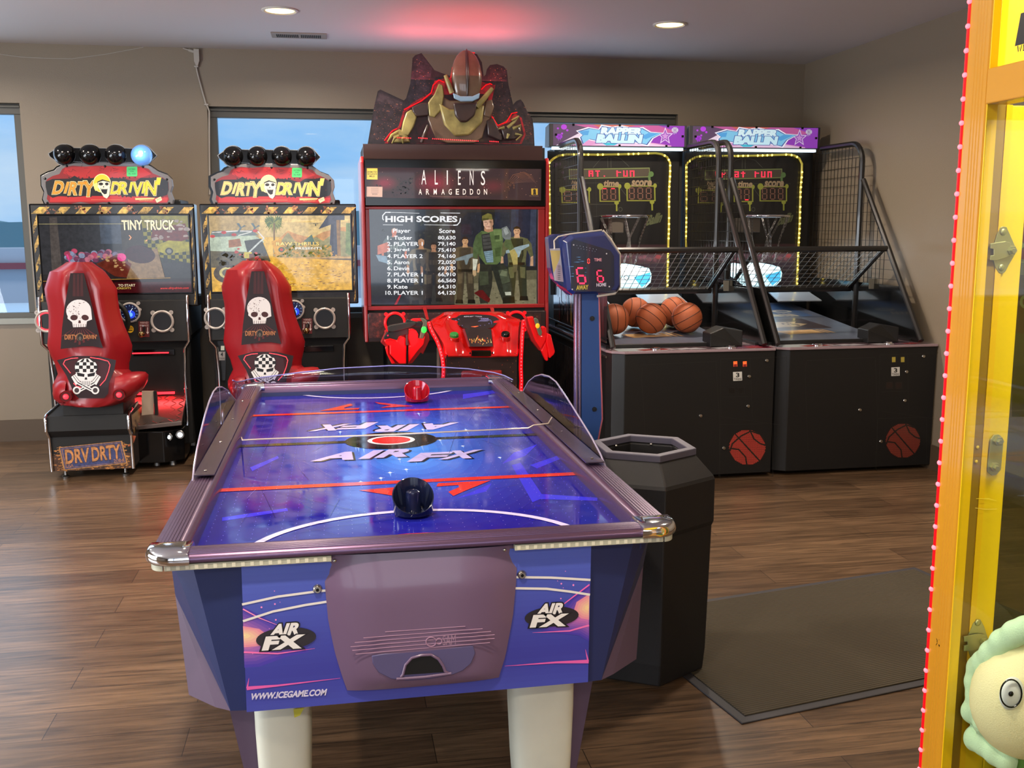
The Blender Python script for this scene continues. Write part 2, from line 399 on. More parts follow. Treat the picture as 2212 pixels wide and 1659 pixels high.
for x, y in ((2.23, 6.6), (-2.8, 6.57), (-2.8, 4.0), (-.29, 4.0), (2.23, 4.0), (-.29, 1.4), (2.23, 1.4), (-2.8, 1.4), (-.29, -1.4), (2.23, -1.4)):
    d = copy_tree(D0); d.location = (x, y, ZC)
    d['label'] = lab.get((x, y), 'warm round recessed ceiling light outside the picture')
# vent
e = empty('ceiling_vent', (-.2, 7.37, ZC), 'beige slotted air vent in the ceiling behind the left round light', 'air vent')
MB().box(-.39, -.012, 7.28, 7.46, ZC - .008, ZC).build('frame', mat('vent_beige', (150, 138, 128), .5), e, smooth=False, bevel=.003)
mb = MB()
for i in range(24):
    if i == 12: continue
    x = -.355 + i * .0128; mb.box(x, x + .008, 7.32, 7.42, ZC - .0095, ZC - .0078)
mb.build('slots', mat('vent_dark', (30, 26, 24), .8), e, smooth=False)
# cable with adapter
wc = mat('white_cable', (176, 168, 158), .5)
Yc = YB - .012
e = empty('power_cable', WY(425, 108, Yc), 'white cable with plug adapter hanging from the ceiling edge to the window corner', 'cable')
MB().tube([WY(x, y, Yc) for x, y in ((424, 145), (428, 163), (432, 178), (438, 200), (444, 222), (449, 232), (452, 240), (452, 300), (453, 420))], .006).build('cord', wc, e)
mb = MB(); p = WY(424, 107, Yc); q = WY(424, 142, Yc); mb.box(p.x - .018, p.x + .02, Yc - .02, YB, q.z + .03, p.z)
mb.loft([[(p.x + sx * .018, Yc - .01 + sy * .01, q.z + .03) for sx, sy in ((-1, -1), (1, -1), (1, 1), (-1, 1))], [(p.x + sx * .007, Yc - .005 + sy * .004, q.z) for sx, sy in ((-1, -1), (1, -1), (1, 1), (-1, 1))]])
a, b = WY(395, 104, Yc), WY(420, 112, Yc); mb.tube([a, (a + b) / 2], .005); mb.tube([(a + b) / 2, b], .011)
mb.build('adapter', wc, e)
mb = MB()
for x, y in ((424, 144), (446, 226)): c = WY(x, y, Yc); mb.box(c.x - .014, c.x + .014, Yc - .01, YB, c.z - .005, c.z + .005)
mb.build('clip', wc, e)
tag(MB().tube([WY(x, y, YB - .004) for x, y in ((0, 117), (45, 123), (100, 126), (155, 127), (230, 117), (310, 102))], .0025, 5).build('thin_wire', wc), 'thin slack wire along the top of the wall at the upper left', 'wire')
# conduit strip beside the window
# =================================================================== AIR HOCKEY TABLE
purp = mat('purple_anodised_rail', (104, 80, 108), 0.26, metal=0.65)
purd = mat('dark_purple_edge', (52, 40, 78), 0.3, metal=0.3)
navy = mat('navy_laminate', (34, 45, 92), 0.45, bump=.1, bscale=800)
purl = mat('mauve_laminate', (92, 76, 98), 0.45, bump=.1, bscale=800)
purm = mat('mauve_moulded_plastic', (112, 90, 118), 0.3, coat=.15, bump=.35, bscale=9)
ivory = mat('ivory_plastic', (222, 224, 208), 0.35, vary=.06, vscale=8)
ledoff = mat('unlit_led_strip', (190, 190, 170), 0.25)
def clear_mat(name, tint, refl, rough=.02):
    m = bpy.data.materials.new(name); m.use_nodes = True; t = m.node_tree; t.nodes.clear()
    o = nd(t, 'ShaderNodeOutputMaterial'); mx = nd(t, 'ShaderNodeMixShader'); tr = nd(t, 'ShaderNodeBsdfTransparent'); g = nd(t, 'ShaderNodeBsdfGlossy', Roughness=rough)
    fr = nd(t, 'ShaderNodeLayerWeight', Blend=0.5); pw = nd(t, 'ShaderNodeMath', operation='POWER'); pw.inputs[1].default_value = 5; mm = nd(t, 'ShaderNodeMath', operation='MULTIPLY_ADD'); mm.inputs[1].default_value = .7; mm.inputs[2].default_value = refl
    tr.inputs['Color'].default_value = (*tint, 1)
    t.links.new(fr.outputs['Facing'], pw.inputs[0]); t.links.new(pw.outputs[0], mm.inputs[0]); t.links.new(mm.outputs[0], mx.inputs[0])
    t.links.new(tr.outputs[0], mx.inputs[1]); t.links.new(g.outputs[0], mx.inputs[2]); t.links.new(mx.outputs[0], o.inputs[0])
    return m
shieldm = clear_mat('clear_polycarbonate', (.76, .75, .90), .05)
edgem = mat('polycarbonate_edge', (150, 150, 215), .15, alpha=.8)  # highlight along the clear rim, put into the colour

fx0, fx1, fy0, fy1, fz = -.368, .752, 2.405, 4.889, .80
TW, zr = .085, .856
T = empty('air_hockey_table', (.19, 3.65, 0), 'blue and purple air hockey table with clear shields in the middle of the room', 'air hockey table')
# playfield -----------------------------------------------------------
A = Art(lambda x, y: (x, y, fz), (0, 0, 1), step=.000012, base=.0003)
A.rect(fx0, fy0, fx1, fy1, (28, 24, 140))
cxm, cym = .2, 3.6
def clipf(pts): return [(min(max(x, fx0), fx1), min(max(y, fy0), fy1)) for x, y in pts]
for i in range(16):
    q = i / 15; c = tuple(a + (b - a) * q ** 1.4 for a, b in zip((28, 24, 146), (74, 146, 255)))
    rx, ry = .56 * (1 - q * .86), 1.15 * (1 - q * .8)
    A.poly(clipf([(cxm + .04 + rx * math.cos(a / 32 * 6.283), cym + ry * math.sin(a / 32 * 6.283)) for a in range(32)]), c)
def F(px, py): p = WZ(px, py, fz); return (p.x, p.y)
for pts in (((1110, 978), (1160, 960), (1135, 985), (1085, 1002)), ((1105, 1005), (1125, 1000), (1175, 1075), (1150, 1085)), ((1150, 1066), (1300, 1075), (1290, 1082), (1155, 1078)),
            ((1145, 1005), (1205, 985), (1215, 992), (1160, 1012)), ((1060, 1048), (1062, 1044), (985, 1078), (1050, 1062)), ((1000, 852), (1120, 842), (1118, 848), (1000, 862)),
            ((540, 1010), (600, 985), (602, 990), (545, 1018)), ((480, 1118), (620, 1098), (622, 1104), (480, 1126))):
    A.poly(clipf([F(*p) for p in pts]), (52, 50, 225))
random.seed(11)
for _ in range(26):   # star streaks of the print
    x, y = random.gauss(cxm + .05, .16), random.gauss(3.55, .34); l = random.uniform(.03, .12)
    if fx0 + .1 < x < fx1 - .1 and 2.6 < y < 4.7: A.poly([(x - .004, y), (x, y - l), (x + .004, y), (x, y + l * .4)], (120, 170, 255)); A.poly([(x - l * .3, y), (x, y - .003), (x + l * .3, y), (x, y + .003)], (170, 205, 255)); A.ell(x, y, .006, .008, (225, 238, 255), n=8)
mid = 3.74
A.rect(fx0, mid - .021, fx1, mid + .021, (22, 20, 26))
A.ell(.19, mid, .175, .155, (22, 20, 26), n=40); A.ell(.19, mid, .09, .08, (225, 225, 235), n=32); A.ell(.19, mid, .073, .064, (205, 38, 34), n=32)
for y in (3.10, 4.36): A.rect(fx0, y - .02, fx1, y + .02, (205, 48, 42))
for sg, yc in ((1, 0), (-1, 2 * mid)):
    def G(x, y): return (x, y) if sg == 1 else (.38 - x, yc - y)
    for ox, oy, c in ((.008, -.012, (16, 14, 40)), (0, 0, (196, 186, 246))):
        for tx, x0, x1, y0, y1 in (('A', -.09, .06, 3.44, 3.57), ('I', .075, .115, 3.445, 3.575), ('R', .13, .25, 3.45, 3.58), ('F', .24, .36, 3.37, 3.50), ('X', .35, .47, 3.385, 3.515)):
            gv, gf = glyphs(tx, .05) if tx != 'I' else ([(0, 0), (1, 0), (1, 1), (0, 1)], [(0, 1, 2, 3)]); X0 = min(p[0] for p in gv); X1 = max(p[0] for p in gv); Y0 = min(p[1] for p in gv); Y1 = max(p[1] for p in gv)
            P = []
            for a, b in gv:
                u, v = (a - X0) / (X1 - X0), (b - Y0) / (Y1 - Y0); P.append(G(x0 + (x1 - x0) * u + .06 * (v - .3) + ox, y0 + (y1 - y0) * v + oy))
            A.up(); A.raw(P, gf, c)
    for pts in (((.05, 3.02), (.20, 3.04), (.17, 3.00), (.15, 2.985), (.20, 2.94), (.22, 2.88)), ((.30, 3.06), (.47, 3.065), (.37, 2.95), (.33, 2.90), (.32, 2.95), (.36, 3.0), (.36, 3.025), (.29, 3.02))):
        A.poly([G(*p) for p in pts], (205, 44, 38))
    A.line([G(.19 + .44 * math.cos(math.radians(a)), 2.405 + .36 * math.sin(math.radians(a))) for a in range(6, 176, 6)], .022, (214, 206, 248))
    A.line([G(.19 + .21 * math.cos(math.radians(a)), 2.41 + .13 * math.sin(math.radians(a))) for a in range(6, 176, 8)], .02, (205, 44, 38))
    A.poly([G(*p) for p in [(.19 + .17 * math.cos(math.radians(a)), 2.406 + .1 * math.sin(math.radians(a))) for a in range(0, 181, 12)]], (60, 100, 225))
A.up()
for _ in range(46):
    x, y = random.uniform(fx0 + .08, fx1 - .08), random.uniform(2.5, 4.5); a = random.uniform(0, 3.14); l = random.uniform(.04, .22)
    A.line([(x - l * math.cos(a), max(2.42, y - l * math.sin(a))), (x, y + .004), (x + l * math.cos(a), min(4.85, y + l * math.sin(a)))] if abs(l * math.cos(a)) < .08 or fx0 + .25 < x < fx1 - .25 else [(x, y), (x + .03, y + .02)], .0009, (20, 18, 70) if _ % 3 else (120, 116, 190))
nx, ny = 30, 64
for i in range(nx):
    for j in range(ny):
        x, y, r = fx0 + (i + .5) * (fx1 - fx0) / nx, fy0 + (j + .5) * (fy1 - fy0) / ny, .0014
        A.raw([(x - r, y), (x, y - r), (x + r, y), (x, y + r)], [(0, 1, 2, 3)], (175, 170, 235))
fm = art_mat('playfield_print', .1, .0, spec=.6)
_b = fm.node_tree.nodes['Principled BSDF']; _tc = nd(fm.node_tree, 'ShaderNodeTexCoord')
_n = nd(fm.node_tree, 'ShaderNodeTexNoise', Scale=14.0, Detail=6.0); _mr = nd(fm.node_tree, 'ShaderNodeMapRange')
_mr.inputs['From Min'].default_value = .35; _mr.inputs['From Max'].default_value = .7; _mr.inputs['To Min'].default_value = .05; _mr.inputs['To Max'].default_value = .17
fm.node_tree.links.new(_tc.outputs['Object'], _n.inputs['Vector']); fm.node_tree.links.new(_n.outputs['Fac'], _mr.inputs['Value']); fm.node_tree.links.new(_mr.outputs['Result'], _b.inputs['Roughness'])
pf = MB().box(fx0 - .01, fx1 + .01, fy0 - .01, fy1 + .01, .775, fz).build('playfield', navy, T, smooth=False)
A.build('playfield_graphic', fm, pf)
# rails: profile d = distance outwards from the field edge
prof = [(0, .80), (0, .838), (.006, .846), (.014, .8495)]
for i in range(7): d = .018 + i * .0083; z = .8515 + .0022 * math.sin(i / 6 * math.pi); prof += [(d, z), (d + .0060, z), (d + .0063, z - .0016), (d + .0080, z - .0016)]
prof += [(.078, .850), (.084, .845), (.0865, .838), (.085, .832), (.080, .829), (.05, .828), (.02, .80)]
def rail(a, b, out, name='rail'):
    a, b, out = Vector(a), Vector(b), Vector(out)
    MB().loft([[Vector((p.x, p.y, 0)) + out * d + Vector((0, 0, z)) for d, z in prof] for p in (a, b)]).build(name, purp, T)
rail((fx0, fy0, 0), (fx0, fy1, 0), (-1, 0, 0)); rail((fx1, fy0, 0), (fx1, fy1, 0), (1, 0, 0))
rail((fx0, fy0, 0), (fx1, fy0, 0), (0, -1, 0)); rail((fx0, fy1, 0), (fx1, fy1, 0), (0, 1, 0))
for x, sx in ((fx0, -1), (fx1, 1)):
    for y, sy in ((fy0, -1), (fy1, 1)):
        w_ = .092; pl = [(-.012, -.012), (-.012, w_)] + [(w_ * .22 + w_ * .78 * math.cos(a), w_ * .22 + w_ * .78 * math.sin(a)) for a in [math.radians(90 - 90 * i / 8) for i in range(9)]] + [(w_, -.012)]
        def ring(s, z): return [(x + sx * ((p[0] - .03) * s + .03), y + sy * ((p[1] - .03) * s + .03), z) for p in pl]
        MB().loft([ring(1, .8285), ring(1.03, .831), ring(1.045, .838), ring(1.03, .846), ring(.97, .854), ring(.88, .858), ring(.5, .8605)]).build('corner_cap', chrome, T)
# led strips below the near rail
for x0, x1, xs in ((fx0 - .045, -.03, -1), (.415, fx1 + .045, 1)):
    mb = MB(); mb.box(x0, x1, fy0 - .081, fy0 - .06, .813, .8275)
    xc, o = (fx0 - .03, -1) if xs < 0 else (fx1 + .03, 1)
    mb.ext([(xc + o * .018 + o * .032 * math.sin(a), fy0 - .038 - .043 * math.cos(a), .813) for a in [math.radians(9 * i) for i in range(11)]] + [(xc + o * .018 + o * .02 * math.sin(a), fy0 - .038 - .031 * math.cos(a), .813) for a in [math.radians(90 - 9 * i) for i in range(11)]], (0, 0, .0135))
    s_ = mb.build('led_strip', ledoff, T, bevel=.001)
    mb = MB(); n = int((x1 - x0) / .021)
    for i in range(n): mb.box(x0 + .006 + i * .021, x0 + .014 + i * .021, fy0 - .0822, fy0 - .0808, .8155, .825)
    mb.build('led_chips', mat('led_chip', (225, 222, 200), .4), s_, smooth=False)
# cabinet body ----------------------------------------------------------
yF, zt, zb = 2.36, .818, .436
def side(s):   # s=-1 left, 1 right : corner outline from the front panel round to the side, top / bottom
    xf = -.238 if s < 0 else .613; xo = -.432 if s < 0 else .812; xb = -.243 if s < 0 else .608
    top_ = [(xf, yF), (xf + (xo - xf) * .62, yF + .012), (xo - s * .018, yF + .06), (xo, yF + .15), (xo, 4.86)]
    bot_ = [(xb, yF), (xb + s * .042, yF + .004), (xb + s * .08, yF + .03), (xo - s * .035, yF + .11), (xo - s * .035, 4.80)]
    return top_, bot_
mb = MB(); mats_ = [navy, purl]
for s in (-1, 1):
    tp, bt = side(s)
    tp3 = [(x, y, zt) for x, y in tp]; bt3 = [(x, y, zb) for x, y in bt]
    # navy corner, split along the slanting line, mauve below
    ap = tuple(a + (b - a) * .33 for a, b in zip(tp3[3], bt3[3])); e4 = tuple(a + (b - a) * .33 for a, b in zip(tp3[4], bt3[4]))
    mb.cur = 0
    mb.poly([tp3[0], tp3[1], bt3[1], bt3[0]]); mb.poly([tp3[1], tp3[2], bt3[1]]); mb.poly([tp3[2], ap, bt3[1]]); mb.poly([tp3[2], tp3[3], ap]); mb.poly([tp3[3], tp3[4], e4, ap])
    mb.cur = 1
    mb.poly([ap, bt3[2], bt3[1]]); mb.poly([ap, bt3[3], bt3[2]]); mb.poly([ap, e4, bt3[4], bt3[3]])
tl, bl = side(-1); tr, br_ = side(1); mb.cur = 0
mb.poly([(tl[0][0], yF, zt), (tr[0][0], yF, zt), (br_[0][0], yF, zb), (bl[0][0], yF, zb)])
mb.poly([(tl[4][0], tl[4][1], zt), (tr[4][0], tr[4][1], zt), (br_[4][0], br_[4][1], zb), (bl[4][0], bl[4][1], zb)])
mb.poly([(x, y, zb) for x, y in bl] + [(x, y, zb) for x, y in reversed(br_)])
mb.build('cabinet', mats_, T, smooth=False)
# front graphic panel
yP = yF - .012
A = Art(mpY(yP))
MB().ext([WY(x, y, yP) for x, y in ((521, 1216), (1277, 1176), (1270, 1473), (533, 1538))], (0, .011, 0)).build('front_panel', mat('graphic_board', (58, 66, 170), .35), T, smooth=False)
FPn = bpy.data.objects['front_panel']
L0, L1, R0, R1 = (521, 1216), (533, 1538), (1277, 1176), (1270, 1473)
def lrp(a, b, t): return (a[0] + (b[0] - a[0]) * t, a[1] + (b[1] - a[1]) * t)
def B(u, v): return lrp(lrp(L0, L1, v), lrp(R0, R1, v), u)
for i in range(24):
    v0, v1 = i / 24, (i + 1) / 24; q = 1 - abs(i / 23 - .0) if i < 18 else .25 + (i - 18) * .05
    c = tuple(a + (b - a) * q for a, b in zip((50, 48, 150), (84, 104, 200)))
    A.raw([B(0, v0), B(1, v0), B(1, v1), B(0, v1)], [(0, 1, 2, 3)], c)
A.up()
def glow(cx, cy, pts, n, c0, c1):
    for i in range(n):
        q = i / (n - 1); k = 1 - q * .93; A.poly([(cx + (x - cx) * k, cy + (y - cy) * k) for x, y in pts], tuple(a + (b - a) * q for a, b in zip(c0, c1)))
glow(527, 1378, [(524, 1310), (575, 1335), (640, 1372), (668, 1408), (620, 1418), (560, 1440), (528, 1442)], 10, (74, 60, 176), (246, 140, 190))
glow(527, 1372, [(525, 1352), (560, 1358), (588, 1378), (560, 1395), (527, 1398)], 6, (240, 150, 170), (255, 238, 170))
glow(1271, 1330, [(1274, 1262), (1235, 1292), (1205, 1330), (1170, 1362), (1215, 1368), (1250, 1372), (1272, 1385)], 10, (74, 60, 176), (246, 130, 190))
glow(1271, 1312, [(1273, 1282), (1245, 1300), (1238, 1322), (1255, 1335), (1272, 1338)], 6, (240, 150, 170), (255, 232, 160))
for pts, w_, c in (([(525, 1315), (560, 1334), (606, 1352)], [3, 2.2, .5], (250, 150, 200)), ([(527, 1408), (600, 1411), (680, 1400)], [4, 3, .5], (252, 120, 190)), ([(533, 1486), (600, 1480), (735, 1464)], [8, 4, .6], (235, 100, 180)),
                   ([(1273, 1262), (1220, 1302), (1200, 1322)], [3, 2, .5], (250, 110, 190)), ([(1272, 1350), (1230, 1362), (1150, 1366)], [4, 3, .5], (250, 120, 190)), ([(1271, 1428), (1200, 1430), (1090, 1438)], [8, 4, .6], (235, 100, 180)),
                   ([(1264, 1402), (1270, 1428)], [.5, 4], (235, 100, 180)), ([(538, 1464), (534, 1486)], [.5, 4], (235, 100, 180))): A.line(pts, w_, c)
for pts in ([(523, 1305), (600, 1288), (690, 1276), (703, 1275)], [(525, 1341), (590, 1320), (660, 1306), (706, 1299)], [(1114, 1246), (1190, 1247), (1275, 1252)], [(1113, 1270), (1180, 1271), (1230, 1277), (1274, 1284)]): A.line(pts, 5, (236, 232, 226))
for x, y, r in ((593, 1276, 1.2), (605, 1300, 1), (565, 1311, 2.2), (594, 1304, 2), (596, 1338, 2), (582, 1357, 1), (546, 1411, 1), (1221, 1233, 1), (1204, 1254, 1), (1212, 1260, 2), (1238, 1263, 2.2), (1211, 1292, 1.6), (1216, 1269, 1)): A.ell(x, y, r, r, (250, 150, 215), n=8)
for cx, cy, sc_, sl in ((618, 1378, 1.0, -9), (1191, 1331, .9, -6)):
    A.ell(cx, cy, 65 * sc_, 24 * sc_, (38, 34, 42), rot=-.08, n=32)
    A.text('AIR', cx - 34 * sc_, cy - 29 * sc_, cx + 24 * sc_, cy - 5 * sc_, (240, 238, 236), bold=.05, shear=.35, dy=sl * .5, ol=(24, 22, 30), olb=.13)
    A.text('FX', cx - 48 * sc_, cy - 2 * sc_, cx + 26 * sc_, cy + 24 * sc_, (240, 238, 236), bold=.06, shear=.3, dy=sl * .5, ol=(24, 22, 30), olb=.13)
A.text('WWW.ICEGAME.COM', 541, 1497, 703, 1510, (216, 212, 236), bold=.04, shear=.25, dy=-10)
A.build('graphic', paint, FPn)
# moulded coin door
lE = [(0, 700, 1199), (.2, 702, 1265), (.45, 709, 1338), (.72, 723, 1406), (.9, 739, 1459), (1, 750, 1489)]
rE = [(0, 1116, 1176), (.2, 1116, 1235), (.45, 1107, 1330), (.72, 1091, 1415), (.9, 1080, 1450), (1, 1077, 1461)]
def itp(E, t):
    for a, b in zip(E, E[1:]):
        if t <= b[0]: k = (t - a[0]) / (b[0] - a[0]); return (a[1] + (b[1] - a[1]) * k, a[2] + (b[2] - a[2]) * k)
    return E[-1][1:]
def doorp(u, v, off=0.0):
    a, b = itp(lE, v), itp(rE, v); p = lrp(a, b, u)
    d = .006 + .030 * (1 - abs(2 * u - 1) ** 4) * (1 - (2 * v - 1) ** 8 * .6) - .012 * math.exp(-((v - .08) / .1) ** 2) + off
    q = WY(p[0], p[1], yP); return Vector((q.x, yP - d, q.z))
rows = []
for j in range(17):
    v = j / 16; rows.append([doorp(i / 20, v) for i in range(21)])
mb = MB(); vs = [p for r_ in rows for p in r_]; n = 21
mb.add(vs, [(j * n + i, j * n + i + 1, (j + 1) * n + i + 1, (j + 1) * n + i) for j in range(16) for i in range(20)])
bd = rows[0] + [r_[-1] for r_ in rows[1:]] + rows[-1][::-1][1:] + [r_[0] for r_ in rows[::-1][1:-1]]
mb.loft([bd, [Vector((p.x, yP - .001, p.z)) for p in bd]], caps=False)
D = mb.build('coin_door', purm, T)
def dpx(px, py, off=.0):
    q = WY(px, py, yP - .033); return Vector((q.x, yP - .036 - off, q.z))
recm = mat('recess_purple', (88, 82, 122), .4)
pts = [(803, 1416), (830, 1411), (870, 1408), (1022, 1394), (1027, 1410), (1018, 1432), (1000, 1448), (975, 1458), (930, 1466), (880, 1470), (845, 1466), (818, 1452), (805, 1432)]
MB().ext([dpx(x, y) for x, y in pts], (0, .008, 0)).build('return_surround', recm, D, bevel=.002)
o_ = [(872, 1456), (877, 1436), (890, 1421), (910, 1415), (930, 1414), (945, 1423), (955, 1438), (959, 1450)]
MB().ext([dpx(x, y, .002) for x, y in o_], (0, .008, 0)).build('return_opening', mat('opening_black', (8, 8, 9), .5), D, smooth=False)
mb = MB(); mb.tube([dpx(x, y, .003) for x, y in [(866, 1460)] + [(x + (x - 915) * .04, y - 2) for x, y in o_] + [(968, 1452)]], .0035); mb.tube([dpx(x, y, .004) for x, y in ((856, 1464), (915, 1460), (974, 1452))], .0035); mb.build('return_lip', purm, D)
mb = MB()
for a, b in (((832, 1364), (1005, 1352)), ((785, 1377), (1042, 1357)), ((766, 1387), (1060, 1363)), ((757, 1396), (1068, 1370)), ((761, 1404), (1068, 1378)), ((768, 1412), (1058, 1387))):
    mb.tube([dpx(a[0] + (b[0] - a[0]) * t, a[1] + (b[1] - a[1]) * t, .0) for t in (0, .5, 1)], .0011, 5)
mb.tube([dpx(931 + 11 * math.cos(a / 16 * 6.283), 1385 + 10 * math.sin(a / 16 * 6.283), .001) for a in range(16)], .0015, 5, closed=True)
mb.tube([dpx(948 + 6 * math.cos(a / 16 * 6.283), 1384 + 6 * math.sin(a / 16 * 6.283), .001) for a in range(16)], .0015, 5, closed=True)
mb.build('engraved_lines', mat('engraving', (165, 130, 155), .4), D)
A = Art(lambda x, y: dpx(x, y, .0), base=.0008); A.text('SAM', 956, 1371, 984, 1393, (160, 128, 152), dy=-2); A.build('embossed_letters', paint, D)
for x, y in ((723, 1219), (1094, 1195)): c = dpx(x, y, -.028); MB().sph(c, .0045, 10, (1, .6, 1)).build('screw', screwm, D)
for x, y in ((686, 1272), (1127, 1241)):
    c = WY(x, y, yP); l = MB().lathe([(.0001, .008), (.008, .008), (.0105, .005), (.012, .002), (.0122, 0)], c, (0, -1, 0), 20).build('lock', screwm, T)
    MB().lathe([(.0001, .0092), (.004, .0092), (.004, .0075)], c, (0, -1, 0), 14).build('keyhole', blackg, l)
# legs
for x0, x1, s in ((545, 671, -1), (1110, 1248, 1)):
    a, b = WY(x0, 1540, 2.47), WY(x1, 1540, 2.47); w_ = (b.x - a.x) / 2; cx_ = (a.x + b.x) / 2
    for yc in (2.55, 4.55):
        rings = []
        for z, k, sh in ((0, .8, .0), (.03, .84, .0), (.15, .93, 0), (.3, 1, 0), (.436, 1.02, 0)):
            rings.append([(cx_ + s * -.0 * (1 - z / .436) + w_ * k * px_, yc + .075 * py_, z) for px_, py_ in [(math.copysign(abs(math.cos(t)) ** .55, math.cos(t)), math.copysign(abs(math.sin(t)) ** .55, math.sin(t))) for t in [2 * math.pi * i / 28 for i in range(28)]]])
        lg = MB().loft(rings).build('leg', ivory, T, label='ivory plastic leg')
        xo_ = cx_ + s * w_; MB().ext([(xo_ - s * .004, yc + .02, 0.0), (xo_ + s * .01, yc + .02, 0.0), (xo_ + s * .085, yc + .02, .436), (xo_ - s * .02, yc + .02, .436)], (0, .1, 0)).build('leg_bracket', purl, lg, smooth=False)
q = [(x, y) for x, y in ((634, 1532), (657, 1529), (648, 1545), (636, 1550))]
MB().ext([WY(x, y, 2.465) for x, y in q], (0, -.001, 0)).build('sticker', mat('yellow_sticker', (210, 205, 70), .5), T, smooth=False, label='yellow sticker on the leg')
# shields
def shield(profl, X, s):
    p = [Vector((X + s * .0 + s * (.02 * (z - .84) / .16), y, z)) for y, z in profl]
    e = MB().ext([Vector((X, profl[0][0], .835))] + p + [Vector((X, profl[-1][0], .83))], (s * .005, 0, 0)).build('side_shield', shieldm, T, smooth=False)
    MB().tube([q + Vector((s * .002, 0, 0)) for q in p], .0032, 6).build('shield_edge', mat('shield_edge_highlight', (190, 180, 205), .15, metal=.5), e)  # pale tube draws the bright edge highlight of the clear sheet
    y0, y1 = profl[0][0] + .02, profl[-1][0] - .04; xi = X - s * .06
    f = MB(); f.box(min(xi, X), max(xi, X), y0, y1, .8615, .8645); f.build('flange', mat('smoked_flange', (74, 62, 76), .2, metal=.4), e, smooth=False)
    mb = MB()
    for k in range(4): mb.sph((X - s * .028, y0 + .05 + (y1 - y0 - .1) * k / 3, .866), .005, 8, (1, 1, .5))
    mb.build('flange_screws', screwm, e)
shield([(2.97, .842), (3.06, .872), (3.2, .903), (3.53, .958), (3.80, .998), (3.93, 1.0), (4.07, .988), (4.2, .962), (4.32, .921), (4.44, .846)], .824, 1)
shield([(3.03, .842), (3.11, .876), (3.22, .908), (3.35, .936), (3.50, .965), (3.66, .989), (3.8, 1.0), (3.91, .998), (4.05, .978), (4.2, .94), (4.36, .88), (4.46, .845)], -.44, -1)
pl = [(-.452, 4.4, .952), (-.455, 4.6, .915), (-.455, 4.85, .880), (-.435, 4.93, .876), (-.38, 4.965, .878), (-.2, 4.975, .896), (0, 4.98, .912), (.25, 4.98, .918), (.45, 4.98, .909), (.65, 4.975, .892), (.78, 4.95, .872), (.82, 4.86, .868), (.83, 4.7, .872)]
mb = MB(); n = len(pl); vs = [(x, y, .845) for x, y, z in pl] + [(x, y, z) for x, y, z in pl]
mb.add(vs, [(i, i + 1, i + 1 + n, i + n) for i in range(n - 1)]); e = mb.build('end_shield', shieldm, T, solid=.004)
MB().tube(pl, .003, 6).build('shield_edge', edgem, e)
wr = [WX(517, 935, -.43), WZ(524, 951, .868), WZ(560, 949, .875), WZ(840, 939, .885), WZ(1141, 925, .875), WZ(1152, 919, .868), WZ(1184, 915, .868), WX(1192, 902, .8)]
MB().tube(wr, .0028, 6).build('guard_rod', mat('clear_rod', (225, 205, 180), .15, metal=.3), T)
# strikers
def striker(c, col, name, lab):
    m = mat(name + '_plastic', col, .12, coat=.5); c = Vector(c); R = .056
    e = empty('striker', c, lab, 'striker', 'air hockey strikers on the table')
    n = 36; mb = MB(); out_, inn = [], []
    def zt_(a): return .046 - .030 * -math.sin(a) if False else .052 + .038 * math.sin(a)
    R0 = [[c + Vector((r * math.cos(2 * math.pi * k / n), r * math.sin(2 * math.pi * k / n), h if h is not None else zt_(2 * math.pi * k / n))) for k in range(n)]
          for r, h in ((R * .9, .001), (R * .97, .004), (R, .012), (R * 1.05, None), (R * .99, None), (R * .84, .009), (.001, .009))]
    mb.loft(R0).build('bowl', m, e)
    MB().lathe([(.024, .008), (.0215, .02), (.0205, .056), (.0195, .064), (.014, .067), (.013, .0655), (.0001, .064)], c).build('knob', m, e)
striker(WZ(893, 1112, fz) + Vector((0, 0, .004)), (22, 28, 56), 'navy', 'dark navy plastic striker at the near end of the playfield')
striker(WZ(901, 868, fz) + Vector((0, 0, .004)), (170, 22, 40), 'red', 'red plastic striker at the far end of the playfield')
# scoreboard post -------------------------------------------------------
Yb = 3.66
bluep = mat('blue_post_laminate', (40, 72, 128), .35, bump=.05)
navyp = mat('navy_moulded_plastic', (34, 44, 92), .28, coat=.3)
alum = mat('aluminium_strip', (150, 135, 165), .25, metal=.8)
P_ = MB().ext([WY(x, y, Yb) for x, y in ((1257, 625), (1294, 625), (1297, 780), (1300, 860), (1301, 905), (1290, 962), (1285, 975), (1256, 975))], (0, .022, 0)).build('score_post', bluep, T, smooth=False)
MB().tube([WY(x, y, Yb) for x, y in ((1294, 625), (1297, 780), (1300, 860), (1301, 905), (1290, 962))], .003, 6).build('edge_trim', mat('red_edge', (170, 90, 95), .4), P_)
mb = MB()
for a, b in ((1243, 1248), (1250, 1255)): mb.ext([WY(a, 625, Yb), WY(b, 625, Yb), WY(b, 975, Yb), WY(a, 975, Yb)], (0, .03, 0))
mb.build('metal_strip', alum, P_, bevel=.002)
for x, y in ((1279, 688), (1284, 884)): MB().lathe([(.0001, .007), (.004, .007), (.0045, .004), (.009, .004), (.0095, 0)], WY(x, y, Yb), (0, -1, 0), 18).build('bolt', mat('dark_bolt', (30, 32, 36), .3), P_)
